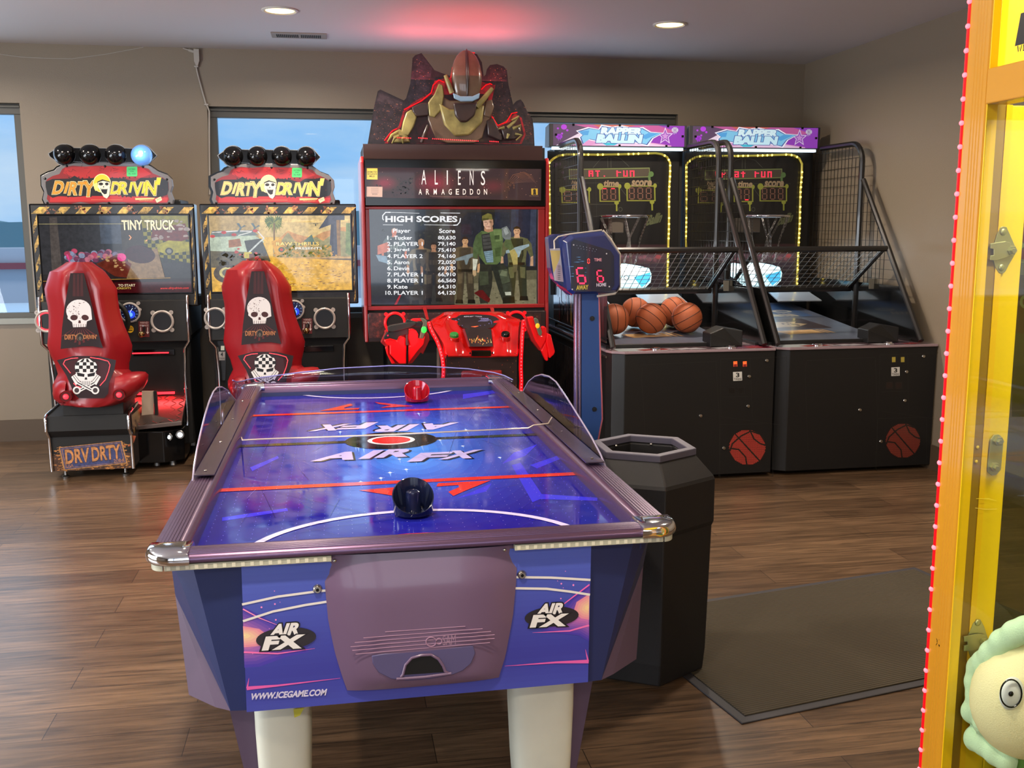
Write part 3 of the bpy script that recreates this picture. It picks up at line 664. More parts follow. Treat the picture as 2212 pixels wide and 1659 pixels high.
# bracket to the table side
a = WY(1270, 965, Yb); MB().box(.805, a.x + .02, Yb + .002, Yb + .03, .5, .80).build('post_bracket', bluep, T, smooth=False)
hb = [(1210, 518), (1228, 506), (1302, 498), (1337, 548), (1337, 620), (1330, 632), (1234, 635), (1222, 626)]
H_ = MB()
def sc(pts, k, y): cx_ = sum(p[0] for p in pts) / len(pts); cy_ = sum(p[1] for p in pts) / len(pts); return [WY(cx_ + (x - cx_) * k, cy_ + (z - cy_) * k, Yb) + Vector((0, y - Yb, 0)) for x, z in pts]
H_.loft([sc(hb, 1.0, Yb + .12), sc(hb, 1.02, Yb + .02), sc(hb, 1.0, Yb - .02), sc(hb, .88, Yb - .05)])
hd = H_.build('score_head', navyp, T, smooth=False, bevel=.003)
MB().ext([WY(x, y, Yb) + Vector((0, .02, 0)) for x, y in ((1187, 513), (1202, 506), (1225, 506), (1235, 640), (1200, 605), (1192, 580))], (0, .07, 0)).build('rear_shell', navyp, hd, smooth=False, bevel=.004)
MB().tube([WY(x, y, Yb - .025) for x, y in ((1302, 498), (1318, 516), (1338, 548), (1338, 620), (1328, 634), (1290, 640))], .005, 8).build('clear_edge', mat('pale_edge', (190, 180, 165), .2), hd)
MB().tube([WY(x, y, Yb - .02) for x, y in ((1198, 538), (1197, 520), (1206, 511), (1230, 506), (1300, 497))], .003, 8).build('clear_edge', mat('pale_edge', (190, 180, 165), .2), hd)
yS = Yb - .051
fp = [(1234, 523), (1240, 517), (1318, 541), (1326, 553), (1327, 616), (1318, 629), (1240, 630), (1233, 623)]
A = Art(mpY(yS)); A.poly(fp, (13, 18, 44))
random.seed(5)
for _ in range(14): x, y = random.uniform(1236, 1262), random.uniform(555, 600); l = random.uniform(5, 14); A.poly([(x - l, y), (x, y - .7), (x + l * .6, y), (x, y + .7)], (90, 150, 205))
for x, y in ((1239, 529), (1310, 548), (1316, 619), (1236, 625)): A.ell(x, y, 1.6, 1.6, (200, 195, 200), n=10)
for i in range(7):
    A.ell(1246 + i * 7, 530 + i * 1.5, .6, .8, (190, 200, 220), n=6); A.ell(1249 + i * 6, 536 + i * 1.2, .6, .8, (150, 160, 190), n=6)
A.rect(1239, 571, 1263, 620, (30, 10, 26)); A.rect(1286, 580, 1304, 612, (30, 10, 26))
seg7(A, 1245, 579, 16, 33, 'afgcde', 3.6, (255, 40, 80), 1.6, sh=-.12); seg7(A, 1289, 584.5, 12, 24, 'afgcde', 2.8, (255, 40, 80), 1.6, sh=-.1)
seg7(A, 1269, 559, 4, 10, 'abcdef', 1.4, (255, 60, 50), 1.5)
A.text('TIME', 1283, 558, 1299, 564, (220, 150, 160), bold=.03); A.text('AWAY', 1245, 617, 1270, 626, (205, 180, 60), bold=.04, dy=-1.5); A.text('HOME', 1288, 612, 1309, 619, (205, 200, 215), bold=.03, dy=-1)
A.build('score_display', paint, hd)
A = Art(lambda x, y: WY(x, y, Yb - .0) , base=.004)
A.poly([(1187, 537), (1209, 536), (1217, 609), (1197, 606)], (176, 172, 180)); A.poly([(1188, 541), (1210, 541), (1208, 560), (1200, 580), (1195, 590)], (196, 172, 96))
A.poly([(1200, 606), (1201, 575), (1207, 568), (1213, 578), (1217, 609)], (170, 150, 160))
for i in range(8): A.rect(1204, 574 + i * 4, 1210, 575.6 + i * 4, (90, 80, 90))
A.build('instruction_card', paint, hd)
MB().tube([WY(x, y, Yb - .01) for x, y in ((1203, 616), (1216, 622), (1236, 636))], .004, 6).build('red_lip', mat('red_lip', (170, 40, 70), .3), hd)
# =================================================================== TRASH BIN, MAT
binm = mat('black_bin_plastic', (27, 25, 25), .5, bump=.3, bscale=700)
def hexa(c, r, z, rot, sx=1.0):
    return [(c[0] + r * math.cos(rot + i * math.pi / 3) * sx, c[1] + r * math.sin(rot + i * math.pi / 3) * sx, z) for i in range(6)]
hc = (1.045, 3.315); rot = math.radians(-90)
a, b = WZ(1415, 1500, 0), WZ(1520, 1450, 0); hc = (1.072, 3.37); HR = .26; rot = math.radians(-90)
e = empty('litter_bin', (hc[0], hc[1], 0), 'tall black hexagonal litter bin with an open top, right of the hockey table', 'bin')
MB().loft([hexa(hc, HR * .9, 0, rot), hexa(hc, HR * .93, .08, rot), hexa(hc, HR * .975, .56, rot)]).build('body', binm, e, smooth=False, bevel=.006)
MB().loft([hexa(hc, HR * .97, .54, rot), hexa(hc, HR, .56, rot), hexa(hc, HR, .712, rot), hexa(hc, HR * .98, .724, rot), hexa(hc, HR * .70, .80, rot), hexa(hc, HR * .60, .79, rot), hexa(hc, HR * .58, .6, rot), hexa(hc, HR * .3, .58, rot)]).build('lid', binm, e, smooth=False, bevel=.005)
g = MB().loft([hexa(hc, HR * .735, .795, rot), hexa(hc, HR * .735, .818, rot), hexa(hc, HR * .60, .818, rot), hexa(hc, HR * .60, .795, rot)], caps=False); g.add([], [])
g.build('rim', mat('bin_rim', (84, 80, 92), .45), e, smooth=False, bevel=.003)
for i in (1, 2, 3):
    p, q = hexa(hc, HR * .598, .79, rot)[i], hexa(hc, HR * .598, .79, rot)[(i + 1) % 6]; MB().sph(((p[0] + q[0]) / 2, (p[1] + q[1]) / 2, .79), .006, 8).build('rivet', screwm, e)
for _c in e.children: _c.location.z += .0112
# ribbed entrance mat
c4 = [WZ(1311, 1331, 0), WZ(1600, 1566, 0)]; _e = WZ(1975, 1227, 0); d1 = (_e - c4[0]); L1_ = d1.length; d1.normalize(); d2 = Vector((d1.y, -d1.x, 0)); L2_ = (c4[1] - c4[0]).dot(d2)
c4 = [c4[0], c4[0] + d1 * L1_, c4[0] + d1 * L1_ + d2 * L2_, c4[0] + d2 * L2_]
mt = empty('entrance_mat', (c4[0] + c4[2]) / 2, 'dark ribbed rubber-edged floor mat in front of the yellow claw machine', 'floor mat')
MB().ext([Vector((p.x, p.y, 0)) for p in c4], (0, 0, .006)).build('rubber_border', mat('mat_rubber', (56, 54, 58), .6), mt, smooth=False, bevel=.003)
ribm = bpy.data.materials.new('ribbed_carpet'); ribm.use_nodes = True; t = ribm.node_tree; b = t.nodes['Principled BSDF']; b.inputs['Roughness'].default_value = .95
tc = nd(t, 'ShaderNodeTexCoord'); mpp = nd(t, 'ShaderNodeMapping'); mpp.inputs['Rotation'].default_value = (0, 0, -math.atan2(d1.y, d1.x))
wv = nd(t, 'ShaderNodeTexWave', Scale=26.0, Distortion=.8, Detail=2.0); wv.bands_direction = 'Y'; n1 = nd(t, 'ShaderNodeTexNoise', Scale=300.0, Detail=2.0)
rr = nd(t, 'ShaderNodeValToRGB'); rr.color_ramp.elements[0].color = (*lin((40, 33, 25)), 1); rr.color_ramp.elements[1].color = (*lin((78, 69, 52)), 1)
mm = nd(t, 'ShaderNodeMath', operation='MULTIPLY_ADD'); mm.inputs[1].default_value = .6; mm2 = nd(t, 'ShaderNodeMath', operation='MULTIPLY'); mm2.inputs[1].default_value = .6
bp = nd(t, 'ShaderNodeBump', Strength=.8, Distance=.004)
t.links.new(tc.outputs['Object'], mpp.inputs['Vector']); t.links.new(mpp.outputs['Vector'], wv.inputs['Vector']); t.links.new(tc.outputs['Object'], n1.inputs['Vector'])
t.links.new(n1.outputs['Fac'], mm2.inputs[0]); t.links.new(wv.outputs['Fac'], mm.inputs[0]); t.links.new(mm2.outputs[0], mm.inputs[2]); t.links.new(mm.outputs[0], rr.inputs['Fac'])
t.links.new(rr.outputs['Color'], b.inputs['Base Color']); t.links.new(wv.outputs['Fac'], bp.inputs['Height']); t.links.new(bp.outputs['Normal'], b.inputs['Normal'])
e1, e2 = d1 * .035, d2 * .035
MB().ext([c4[0] + e1 + e2 + Vector((0, 0, .004)), c4[1] - e1 + e2 + Vector((0, 0, .004)), c4[2] - e1 - e2 + Vector((0, 0, .004)), c4[3] + e1 - e2 + Vector((0, 0, .004))], (0, 0, .006)).build('ribbed_pile', ribm, mt, smooth=False)
# =================================================================== CLAW MACHINE
yel = mat('lit_yellow_enamel', (240, 196, 16), .3, coat=.3)
yeo = mat('orange_yellow_enamel', (200, 140, 34), .28, coat=.4)
ypn = mat('yellow_inner_panel', (238, 205, 20), .4)
zinc = mat('zinc_plate', (190, 190, 130), .3, metal=.8)
X0, Yf = 1.34, 2.0
K = empty('claw_machine', (1.75, 1.45, 0), 'tall yellow claw machine with glass sides and a red rope light on its corner', 'claw machine')
ym = .85
mb = MB(); mb.box(X0 + .002, 2.2, ym, Yf, 0, .22); mb.box(X0 - .0, 2.2, ym, Yf, .22, .26); mb.build('base_cabinet', yeo, K, smooth=False, bevel=.005)
# corner post: ribbed outer extrusion, smooth inner return
mb = MB(); pr = [(X0, Yf), (X0, Yf - .018)]
for i in range(4): y = Yf - .020 - i * .010; pr += [(X0, y), (X0 - .0015, y - .002), (X0 - .0015, y - .006), (X0, y - .008)]
pr += [(X0, Yf - .068), (X0 + .004, Yf - .072), (X0 + .027, Yf - .072), (X0 + .027, Yf - .05), (X0 + .07, Yf - .05), (X0 + .07, Yf)]
mb.ext([(x, y, .26) for x, y in pr], (0, 0, 2.1)); mb.build('corner_post', yeo, K, smooth=False)
MB().box(X0 + .002, X0 + .026, Yf - .0745, Yf - .072, .26, 2.34).build('post_inner_face', yel, K, smooth=False)  # brighter yellow stands for interior light on the post's inner face
mb = MB(); mb.box(X0, X0 + .07, ym, ym + .1, .26, 2.36); mb.box(2.13, 2.2, ym, ym + .1, .26, 2.36); mb.box(2.13, 2.2, Yf - .1, Yf, .26, 2.36); mb.build('post', yeo, K, smooth=False, bevel=.004)
zb0, zb1 = WX(2118, 228, X0).z, WX(2118, 153, X0).z
MB().box(X0 - .004, X0 + .05, ym, Yf - .075, zb0, zb1).build('cross_bar', yeo, K, smooth=False, bevel=.003)
mb = MB(); mb.box(X0 + .03, 2.17, ym + .03, Yf - .03, 2.36, 2.4); mb.build('roof', yeo, K, smooth=False)
lp = art_mat('backlit_marquee', .3, .3)
A = Art(lambda y, z: (X0 + .02, y, z), (-1, 0, 0))
A.rect(ym, zb1, Yf - .075, 2.36, (238, 205, 24), .55)
p1 = WX(2193, 100, X0 + .02); p2 = WX(2212, 66, X0 + .02)
A.poly([(p1.y, p1.z), (p2.y + .012, p2.z + .035), (p2.y - .05, p2.z + .035), (p2.y - .05, p1.z)], (22, 20, 18), 0)
p = WX(2203, 107, X0 + .02); A.up()
A.line([(p.y + .006, p.z + .008), (p.y + .003, p.z - .004), (p.y, p.z + .004), (p.y - .003, p.z - .004), (p.y - .006, p.z + .008)], .003, (40, 30, 20))
A.line([(p.y - .012, p.z + .008), (p.y - .012, p.z - .004), (p.y - .022, p.z - .004)], .003, (40, 30, 20))
A.build('marquee', lp, K)
glc = clear_mat('cabinet_glass', (.97, .98, .95), .02)
MB().box(X0 + .003, X0 + .008, ym + .1, Yf - .075, .26, zb0).build('side_glass', glc, K, smooth=False)
# rear door frame seen through the glass
yi = Yf - .0
def IN(px, py): return WY(px, py, 2.05)
fxs0, fxs1 = WY(2134, 830, 1.94).x, WY(2193, 830, 1.94).x
dz0, dz1 = .27, WY(2150, 232, 1.99).z
mb = MB(); mb.box(X0 + .028, fxs0 - .0, 1.945, 1.949, dz0, zb0 + .1); mb.build('door_jamb', mat('jamb_olive', (150, 118, 20), .5), K, smooth=False)
mb = MB(); mb.box(fxs0, fxs1, 1.95, 1.985, dz0, dz1); mb.box(fxs1, 2.06, 1.95, 1.985, dz1 - .07, dz1); mb.box(fxs1, 2.06, 1.95, 1.985, dz0, dz0 + .12); mb.box(2.06, 2.13, 1.95, 1.985, dz0, dz1)
q = WY(2170, 290, 1.95); mb.ext([(fxs1 - .001, 1.948, dz1 - .07), (fxs1 + .09, 1.948, dz1 - .07), (fxs1 - .001, 1.948, dz1 - .17)], (0, .03, 0))
dr = mb.build('rear_door', ypn, K, smooth=False, bevel=.003)
MB().box(fxs1, 2.06, 1.963, 1.969, dz0 + .12, dz1 - .07).build('door_glass', clear_mat('olive_glass', (.62, .64, .46), .05), dr, smooth=False)
MB().box(fxs0 + .0, fxs0 + .014, 1.943, 1.95, dz0, dz1).build('door_edge', yel, dr, smooth=False)
yk = 1.946
def hinge(pts, bolts, tongue=None, th=.004):
    h = MB().ext([WY(x, y, yk) for x, y in pts], (0, -th, 0)).build('bracket', zinc, dr, smooth=False, bevel=.001)
    if tongue: MB().ext([WY(x, y, yk - .006) for x, y in tongue], (0, -.004, 0)).build('tongue', zinc, h, smooth=False, bevel=.001)
    for x, y, r, k in bolts:
        c = WY(x, y, yk - .004)
        if k: MB().lathe([(r, 0), (r, .008), (r * .9, .010), (r * .55, .010), (r * .55, .016), (r * .45, .018), (.0001, .018)], c, (-.2, -1, 0), 6).build('nut', zinc, h, smooth=False)
        else: MB().sph(c, r, 12, (1, .45, 1)).build('screw', zinc, h)
hinge([(2158, 492), (2163, 489), (2172, 490), (2178, 503), (2192, 535), (2190, 550), (2177, 572), (2170, 586), (2164, 591), (2156, 590), (2148, 578), (2143, 560), (2146, 525), (2152, 505)], [(2167, 501, .008, 0), (2163, 578, .008, 0), (2183, 541, .011, 1)],
      [(2137, 526), (2170, 521), (2180, 524), (2185, 552), (2150, 563), (2136, 562), (2137, 552), (2144, 551), (2144, 538), (2137, 537)])
hinge([(2138, 948), (2145, 939), (2156, 938), (2164, 945), (2165, 960), (2160, 1014), (2150, 1025), (2140, 1026), (2131, 1018), (2131, 1000)], [(2155, 952, .011, 1), (2147, 1008, .011, 1)])
hinge([(2100, 1345), (2108, 1337), (2116, 1337), (2124, 1352), (2133, 1380), (2133, 1400), (2116, 1430), (2098, 1430), (2088, 1400), (2089, 1372)], [(2112, 1345, .008, 0), (2121, 1383, .009, 1)],
      [(2080, 1374), (2110, 1368), (2126, 1370), (2130, 1392), (2100, 1405), (2080, 1405), (2081, 1394), (2088, 1392), (2088, 1385), (2081, 1385)])
mb = MB()
for x, y in ((2112, 966), (2109, 997)): mb.sph(WY(x, y, 1.943), .004, 8, (1, .4, 1))
mb.build('rivets', ypn, dr)
A = Art(mpY(1.939))
A.line([(2108, 1077), (2135, 1077), (2153, 1082)], [1, 3, 1], (250, 222, 60)); A.line([(2106, 1097), (2130, 1100), (2153, 1099)], 1.2, (250, 222, 90)); A.build('scuffs', paint, dr)
# interior
MB().box(1.45, 2.1, .95, 1.94, .26, .34).build('prize_bed', mat('prize_green', (60, 96, 30), .7), K, smooth=False)
MB().box(2.13, 2.16, ym + .1, Yf - .1, .26, zb0 + .1).build('far_side_panel', mat('far_panel', (150, 140, 70), .5), K, smooth=False)
A = Art(mpY(1.99))
A.rect(2190, 446, 2290, 560, (198, 32, 26)); 
for x, y, a_, b_ in ((2202, 500, 6, 10), (2207, 530, 5, 6), (2222, 505, 9, 14)): A.ell(x, y, a_ + 1.5, b_ + 1.5, (30, 20, 20)); A.ell(x, y, a_, b_, (235, 235, 235))
A.rect(2185, 565, 2290, 567, (225, 225, 215)); A.rect(2185, 594, 2290, 720, (150, 100, 50)); A.rect(2185, 720, 2290, 900, (142, 124, 74))
A.ell(2212, 652, 10, 14, (200, 200, 180)); A.ell(2213, 652, 5, 8, (150, 100, 50))
A.build('rear_sign', paint, K)
for x, y, z in ((1.78, 2.2, 2.25),):
    l = bpy.data.lights.new('cabinet_lamp', 'AREA'); l.shape = 'RECTANGLE'; l.size = .5; l.size_y = .12; l.energy = 16; l.color = (1, .97, .85)
    o = bpy.data.objects.new('cabinet_lamp', l); COL.objects.link(o); o.parent = K; o.location = Vector((1.62, 1.42, 2.3)) - K.location
MB().box(1.4, 1.9, 1.36, 1.48, 2.31, 2.33).build('lamp_tube', mat('white_tube', (255, 250, 225), .5, emit=(255, 245, 205), es=3), K, smooth=False)
# red rope on the corner
pts = [(X0 + .001, Yf + .004, z) for z in (.24, 2.38)]
rp_ = MB().tube(pts, .0045, 8).build('rope_light', redt, K)
mb = MB()
for z in [.27 + .05 * i for i in range(42)]: mb.sph((X0 - .001, Yf + .004, z), .0062, 10)
tag(mb.build('rope_bulbs', mat('pink_led', (255, 120, 130), .3, emit=(255, 110, 130), es=1.6), rp_), kind='stuff')
c = WX(2021, 1395, X0 - .0008); mb = MB()
for a_, b_ in (((0, 0), (.012, .02)), ((.012, .02), (.004, .012)), ((.004, .012), (.016, .006)), ((.0, .02), (.014, .004))): mb.tube([c + Vector((0, -a_[0], a_[1])), c + Vector((0, -b_[0], b_[1]))], .0006, 4)
mb.build('pen_mark', blackg, K)
# plush: a plain cream toy with mint trim
cream = mat('cream_plush', (226, 220, 172), .9, bump=.6, bscale=350); mint = mat('mint_plush', (190, 222, 186), .9, bump=.6, bscale=350)
pc = WY(2232, 1505, 1.84)
Pz = empty('plush_toy', (pc.x, 1.84, .34), 'cream plush toy with pale mint fluff inside the claw machine', 'plush toy')
MB().sph(pc, .128, 32, ((pc.x - 1.353) / .128, .78, 1.12)).build('head', cream, Pz)
mb = MB()
for x, y, Yp, r in ((2110, 1442, 1.905, .026), (2122, 1432, 1.89, .028), (2140, 1412, 1.87, .029), (2162, 1388, 1.85, .029), (2188, 1370, 1.83, .029), (2212, 1360, 1.82, .029), (2105, 1472, 1.905, .026), (2110, 1500, 1.90, .028), (2098, 1536, 1.905, .026), (2118, 1530, 1.88, .028), (2126, 1560, 1.87, .028), (2106, 1595, 1.90, .028), (2126, 1606, 1.875, .028), (2150, 1624, 1.85, .029), (2176, 1640, 1.83, .029)):
    c = WY(x, y, Yp); mb.sph(c, r, 16, (min(1, (c.x - 1.353) / r), .8, 1.15))
fl_ = mb.build('mint_trim', mint, Pz)
md = fl_.modifiers.new('r', 'REMESH'); md.mode = 'VOXEL'; md.voxel_size = .005; md.use_smooth_shade = True
md = fl_.modifiers.new('s', 'SMOOTH'); md.iterations = 12; md.factor = .6
MB().sph(WY(2185, 1498, 1.775), .034, 24, (.82, .35, 1.1)).build('eye', mat('eye_white', (222, 228, 226), .6), Pz)
MB().tube([WY(2184 + 23 * math.cos(t_ / 24 * 6.283), 1498 + 30 * math.sin(t_ / 24 * 6.283), 1.764) for t_ in range(24)], .0018, 6, closed=True).build('eye_outline', blackg, Pz)
MB().sph(WY(2184, 1499, 1.763), .006, 10, (1, .6, 1)).build('pupil', blackg, Pz)
MB().sph((pc.x + .02, 1.84, .425), .08, 20, (1, .8, 1)).build('body', mat('green_plush', (70, 110, 40), .9, bump=.5, bscale=300), Pz)
# =================================================================== RACING CABINETS (two of the same kind)
YS = 7.15   # front of the monitor bezel
hazy, hazk = (196, 160, 74), (28, 26, 22)
dash = mat('dash_black', (30, 29, 27), .5, bump=.2, bscale=500)
greyf = mat('grey_frame', (112, 108, 108), .35, metal=.2)
beige = mat('grey_ring', (176, 168, 162), .35)
diam = mat('diamond_plate', (120, 105, 98), .3, metal=.9)
def ddrive(Nm, lab, lit, screen_fn):
    R = empty('racing_cabinet', (-1.5, 7.2, 0), lab, 'arcade machine')
    P = lambda x, y, Y=YS: WY(x, y, Y)
    # body
    b0, b1 = P(100, 700, 7.2).x, P(406, 700, 7.2).x
    MB().ext([(b0, 7.18, .1), (b0, 7.18, .83), (b0 - .04, 7.18, .87), (b0 - .04, 7.18, 1.12), (b1 + .02, 7.18, 1.12), (b1 + .02, 7.18, .87), (b1, 7.18, .83), (b1, 7.18, .1)], (0, .6, 0)).build('body', blackm, R, smooth=False, bevel=.005)
    MB().box(b0 + .02, b1 - .02, 7.3, 7.7, 1.1, 1.8).build('monitor_housing', black, R, smooth=False, bevel=.01)
    # bezel
    bz = [(61, 440), (418, 440), (431, 661), (77, 652)]
    q = [P(*p) for p in bz]; q[2].x = q[1].x = (q[1].x + q[2].x) / 2; q[3].x = q[0].x = (q[0].x + q[3].x) / 2; q[3].z = q[2].z
    z0 = MB().ext(q, (0, .14, 0)).build('bezel', blackg, R, smooth=False, bevel=.008)
    X0_, X1_, Z1, Z0 = q[0].x, q[1].x, q[0].z, q[2].z
    sx0, sx1, sz1, sz0 = P(84, 466).x, P(406, 466).x, P(240, 466).z, P(240, 633).z
    A = Art(lambda u, v: (X0_ + (X1_ - X0_) * u, YS, Z1 + (Z0 - Z1) * v))
    W_, H_ = X1_ - X0_, Z1 - Z0
    iu0, iu1, iv0, iv1 = (sx0 - X0_) / W_, (sx1 - X0_) / W_, (Z1 - sz1) / H_, (Z1 - sz0) / H_
    A.rect(.012, .015, .988, .985, hazk)
    random.seed(4)
    for i in range(8):
        u = .03 + i * .125; c = hazy if i % 2 == 0 else (186, 150, 70)
        A.poly([(u + .035, .03), (u + .095, .03), (u + .055, iv0 - .02), (u - .004 if i else .012, iv0 - .02)], c)
    for i in range(5):
        v = .12 + i * .185
        for u0, u1 in ((.018, iu0 - .012), (iu1 + .012, .982)): A.poly([(u0, v + .09), (u1, v - .015), (u1, min(v + .075, .985)), (u0, min(v + .165, .985))], (190, 152, 72))
    for u in (.12, .3, .45, .62, .8): A.blobs(u - .03, .02, u + .04, iv0 - .02, 14, .003, .009, (158, 96, 66), asp=1.6)
    A.blobs(0.02, .1, iu0 - .01, .95, 30, .003, .008, (60, 40, 28), asp=1.6); A.blobs(iu1 + .01, .1, .98, .95, 30, .003, .008, (60, 40, 28), asp=1.6)
    A.blobs(.02, .02, .98, iv0, 40, .002, .006, (40, 32, 24), asp=1.6)
    A.build('hazard_stripes', printg, z0)
    MB().ext([(sx0 - .012, YS - .002, sz0 - .012), (sx1 + .012, YS - .002, sz0 - .012), (sx1 + .012, YS - .002, sz1 + .012), (sx0 - .012, YS - .002, sz1 + .012)], (0, -.008, 0)).build('screen_surround', blackg, R, smooth=False, bevel=.004)
    A = Art(lambda u, v: (sx0 + (sx1 - sx0) * u, YS - .0105, sz1 + (sz0 - sz1) * v))
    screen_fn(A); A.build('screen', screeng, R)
    # lit sign on top
    def Z(x, y): return (60 + x / 6.144, 280 + y / 6.144)
    Ym = 7.2
    ol = [(175, 615), (270, 565), (350, 540), (390, 500), (440, 478), (620, 440), (1020, 432), (1500, 445), (1620, 480), (1720, 550), (1840, 595), (1905, 660), (1918, 750), (1893, 830), (1932, 930), (1922, 990), (1870, 1015), (1760, 1022), (1620, 985), (1500, 1012), (1330, 985), (1210, 1018), (1080, 980), (940, 1018), (820, 988), (690, 1014), (560, 985), (430, 1022), (330, 1018), (225, 985), (197, 920), (217, 820), (180, 740)]
    il = [(235, 700), (262, 655), (330, 615), (420, 590), (460, 520), (510, 492), (600, 478), (760, 492), (900, 478), (1160, 485), (1330, 488), (1500, 490), (1600, 520), (1660, 580), (1800, 640), (1868, 700), (1872, 790), (1850, 850), (1878, 930), (1850, 970), (1700, 985), (1560, 965), (1400, 988), (1250, 962), (1100, 970), (1000, 965), (850, 985), (700, 960), (560, 985), (400, 975), (290, 975), (252, 920), (270, 830), (240, 760)]
    sg = MB().ext([P(*Z(*p), Ym) for p in ol], (0, .07, 0)).build('sign_frame', greyf, R, smooth=False, bevel=.004)
    MB().ext([P(*Z(x + 22 * (1 if x > 1050 else -1) * .4, y + (10 if y > 700 else -12)), Ym + .07) for x, y in ol], (0, .03, 0)).build('sign_back', blackg, sg, smooth=False)
    MB().ext([P(*Z(x, 975), 7.24) for x in (330, 1800)] + [P(*Z(x, 1060), 7.24) for x in (1800, 330)], (0, .1, 0)).build('sign_mount', blackm, R, smooth=False)
    A = Art(lambda x, y: P(*Z(x, y), Ym))
    A.poly(il, (150, 24, 26), .55)
    A.poly([(500, 500), (900, 486), (1500, 496), (1640, 590), (1500, 640), (1050, 640), (640, 640), (470, 580)], (186, 34, 34), .7)
    A.poly([(300, 890), (700, 880), (1100, 880), (1560, 880), (1860, 900), (1850, 965), (1000, 955), (290, 960)], (196, 36, 34), .75)
    random.seed(9)
    for _ in range(26):
        x, y = random.uniform(480, 1600), random.uniform(500, 600); a = random.uniform(-1.5, 1.5); l = random.uniform(30, 80)
        A.line([(x, y), (x + l * math.cos(a) * .6, y + l * math.sin(a) * .4), (x + l * math.cos(a), y + l * math.sin(a) * .9)], [5, 4, 1], (110, 14, 18), .3)
    A.poly([(238, 690), (330, 655), (560, 650), (620, 612), (700, 655), (900, 640), (1150, 640), (1300, 655), (1420, 690), (1500, 640), (1650, 640), (1760, 625), (1865, 690), (1870, 800), (1846, 870), (1700, 905), (1500, 880), (1330, 890), (1180, 860), (1000, 880), (800, 880), (600, 895), (420, 880), (330, 905), (262, 860), (240, 760)], (24, 14, 16))
    A.blobs(500, 630, 1700, 660, 22, 6, 16, (24, 14, 16)); A.blobs(350, 870, 1800, 900, 30, 6, 16, (24, 14, 16)); A.blobs(300, 700, 1800, 850, 26, 2, 5, (190, 80, 50), .4)
    E0, E1 = ((240, 150, 40), .8) if lit else ((246, 190, 110), .95), ((244, 200, 20), .85) if lit else ((250, 225, 90), 1.0)
    for tx, x0, x1, y0, y1, sh in (('D', 330, 450, 690, 850, .25), ('I', 478, 512, 700, 840, .3), ('R', 540, 640, 700, 860, .22), ('T', 650, 745, 700, 860, .15), ('Y', 735, 870, 690, 880, .1),
                                  ('D', 1100, 1210, 700, 850, .2), ('R', 1200, 1310, 700, 850, .2), ('I', 1340, 1370, 700, 830, .2), ('V', 1395, 1510, 705, 870, .05), ('I', 1512, 1542, 700, 840, .2), ('N', 1560, 1695, 690, 865, .1), ("'", 1700, 1750, 640, 730, .2)):
        c = E0[0] if x0 < 900 else E1[0]; em = E0[1] if x0 < 900 else E1[1]
        for p_, cc, ee in ((.062, (250, 222, 150), 1.0), (.036, (60, 20, 12), 0), (.016, c, em)):
            gv, gf = glyphs(tx, p_) if tx not in "I'" else ([(-p_ * 1.5, -p_), (1 + p_ * 1.5, -p_), (1 + p_ * 1.5, 1 + p_), (-p_ * 1.5, 1 + p_)], [(0, 1, 2, 3)]); g0 = glyphs(tx, 0.0)[0] if tx not in "I'" else [(0, 0), (1, 1)]; a0, a1 = min(p[0] for p in g0), max(p[0] for p in g0); c0, c1 = min(p[1] for p in g0), max(p[1] for p in g0)
            A.k += {.062: 0, .036: .0002, .016: .0004}[p_]; A.raw([(x0 + (x1 - x0) * (g[0] - a0) / (a1 - a0) + sh * (y1 - y0) * (g[1] - c0) / (c1 - c0), y1 - (y1 - y0) * (g[1] - c0) / (c1 - c0)) for g in gv], gf, cc, ee); A.k -= {.062: 0, .036: .0002, .016: .0004}[p_]
    A.k += .0007
    # skull in a helmet
    A.ell(985, 710, 118, 125, (250, 222, 150), 1.0); A.ell(985, 712, 108, 116, (236, 196, 40) if lit else (240, 230, 150), .9)
    A.poly([(880, 720), (930, 700), (935, 800), (900, 815), (882, 780)], (244, 220, 120), .9)
    A.poly([(925, 690), (990, 660), (1090, 690), (1095, 740), (930, 745)], (40, 24, 20)); A.poly([(935, 700), (1000, 680), (1085, 700), (1092, 790), (1078, 880), (1050, 915), (1010, 895), (960, 810), (930, 760)], (240, 232, 190), .95)
    A.ell(972, 722, 30, 20, (50, 36, 28)); A.ell(1050, 722, 24, 20, (50, 36, 28)); A.poly([(1005, 745), (1020, 765), (998, 768)], (50, 36, 28)); A.poly([(965, 775), (1060, 785), (1050, 850), (1020, 860), (985, 830)], (40, 26, 22))
    for i in range(5): A.rect(975 + i * 16, 778, 986 + i * 16, 792, (244, 236, 200), .9)
    A.poly([(1425, 908), (1690, 905), (1670, 925), (1430, 935)], (230, 200, 120), .8); A.text('MOTORSPORT', 1480, 936, 1660, 948, (230, 200, 120), .7)
    A.poly([(1690, 925), (1765, 888), (1785, 935), (1715, 972)], (236, 226, 170), .8); A.text('RAW', 1715, 918, 1765, 942, (60, 40, 30), dy=-16)
    A.line([(840, 930), (1260, 932)], 4, (236, 150, 90), .6)
    A.poly(rrect(1314, 492, 1455, 622, 14), (84, 222, 120), .35); A.text('SUITABLE', 1338, 514, 1430, 534, (20, 70, 36)); A.text('FOR', 1364, 545, 1408, 562, (20, 70, 36)); A.text('ALL AGES', 1338, 576, 1436, 596, (20, 70, 36))
    A.build('sign_graphic', art_mat('backlit_sign', .3, .4, k=.9, basek=.45), sg)
    for x, y in ((228, 650), (1025, 487), (518, 484), (1528, 494), (1847, 660), (262, 972), (1078, 972), (1876, 976)): MB().sph(P(*Z(x, y), Ym - .002), .008, 10, (1, .5, 1)).build('bolt', blackg, sg)
    # row of domes
    cs = [(485, 332), (825, 336), (1168, 338), (1512, 342)]; LB = []
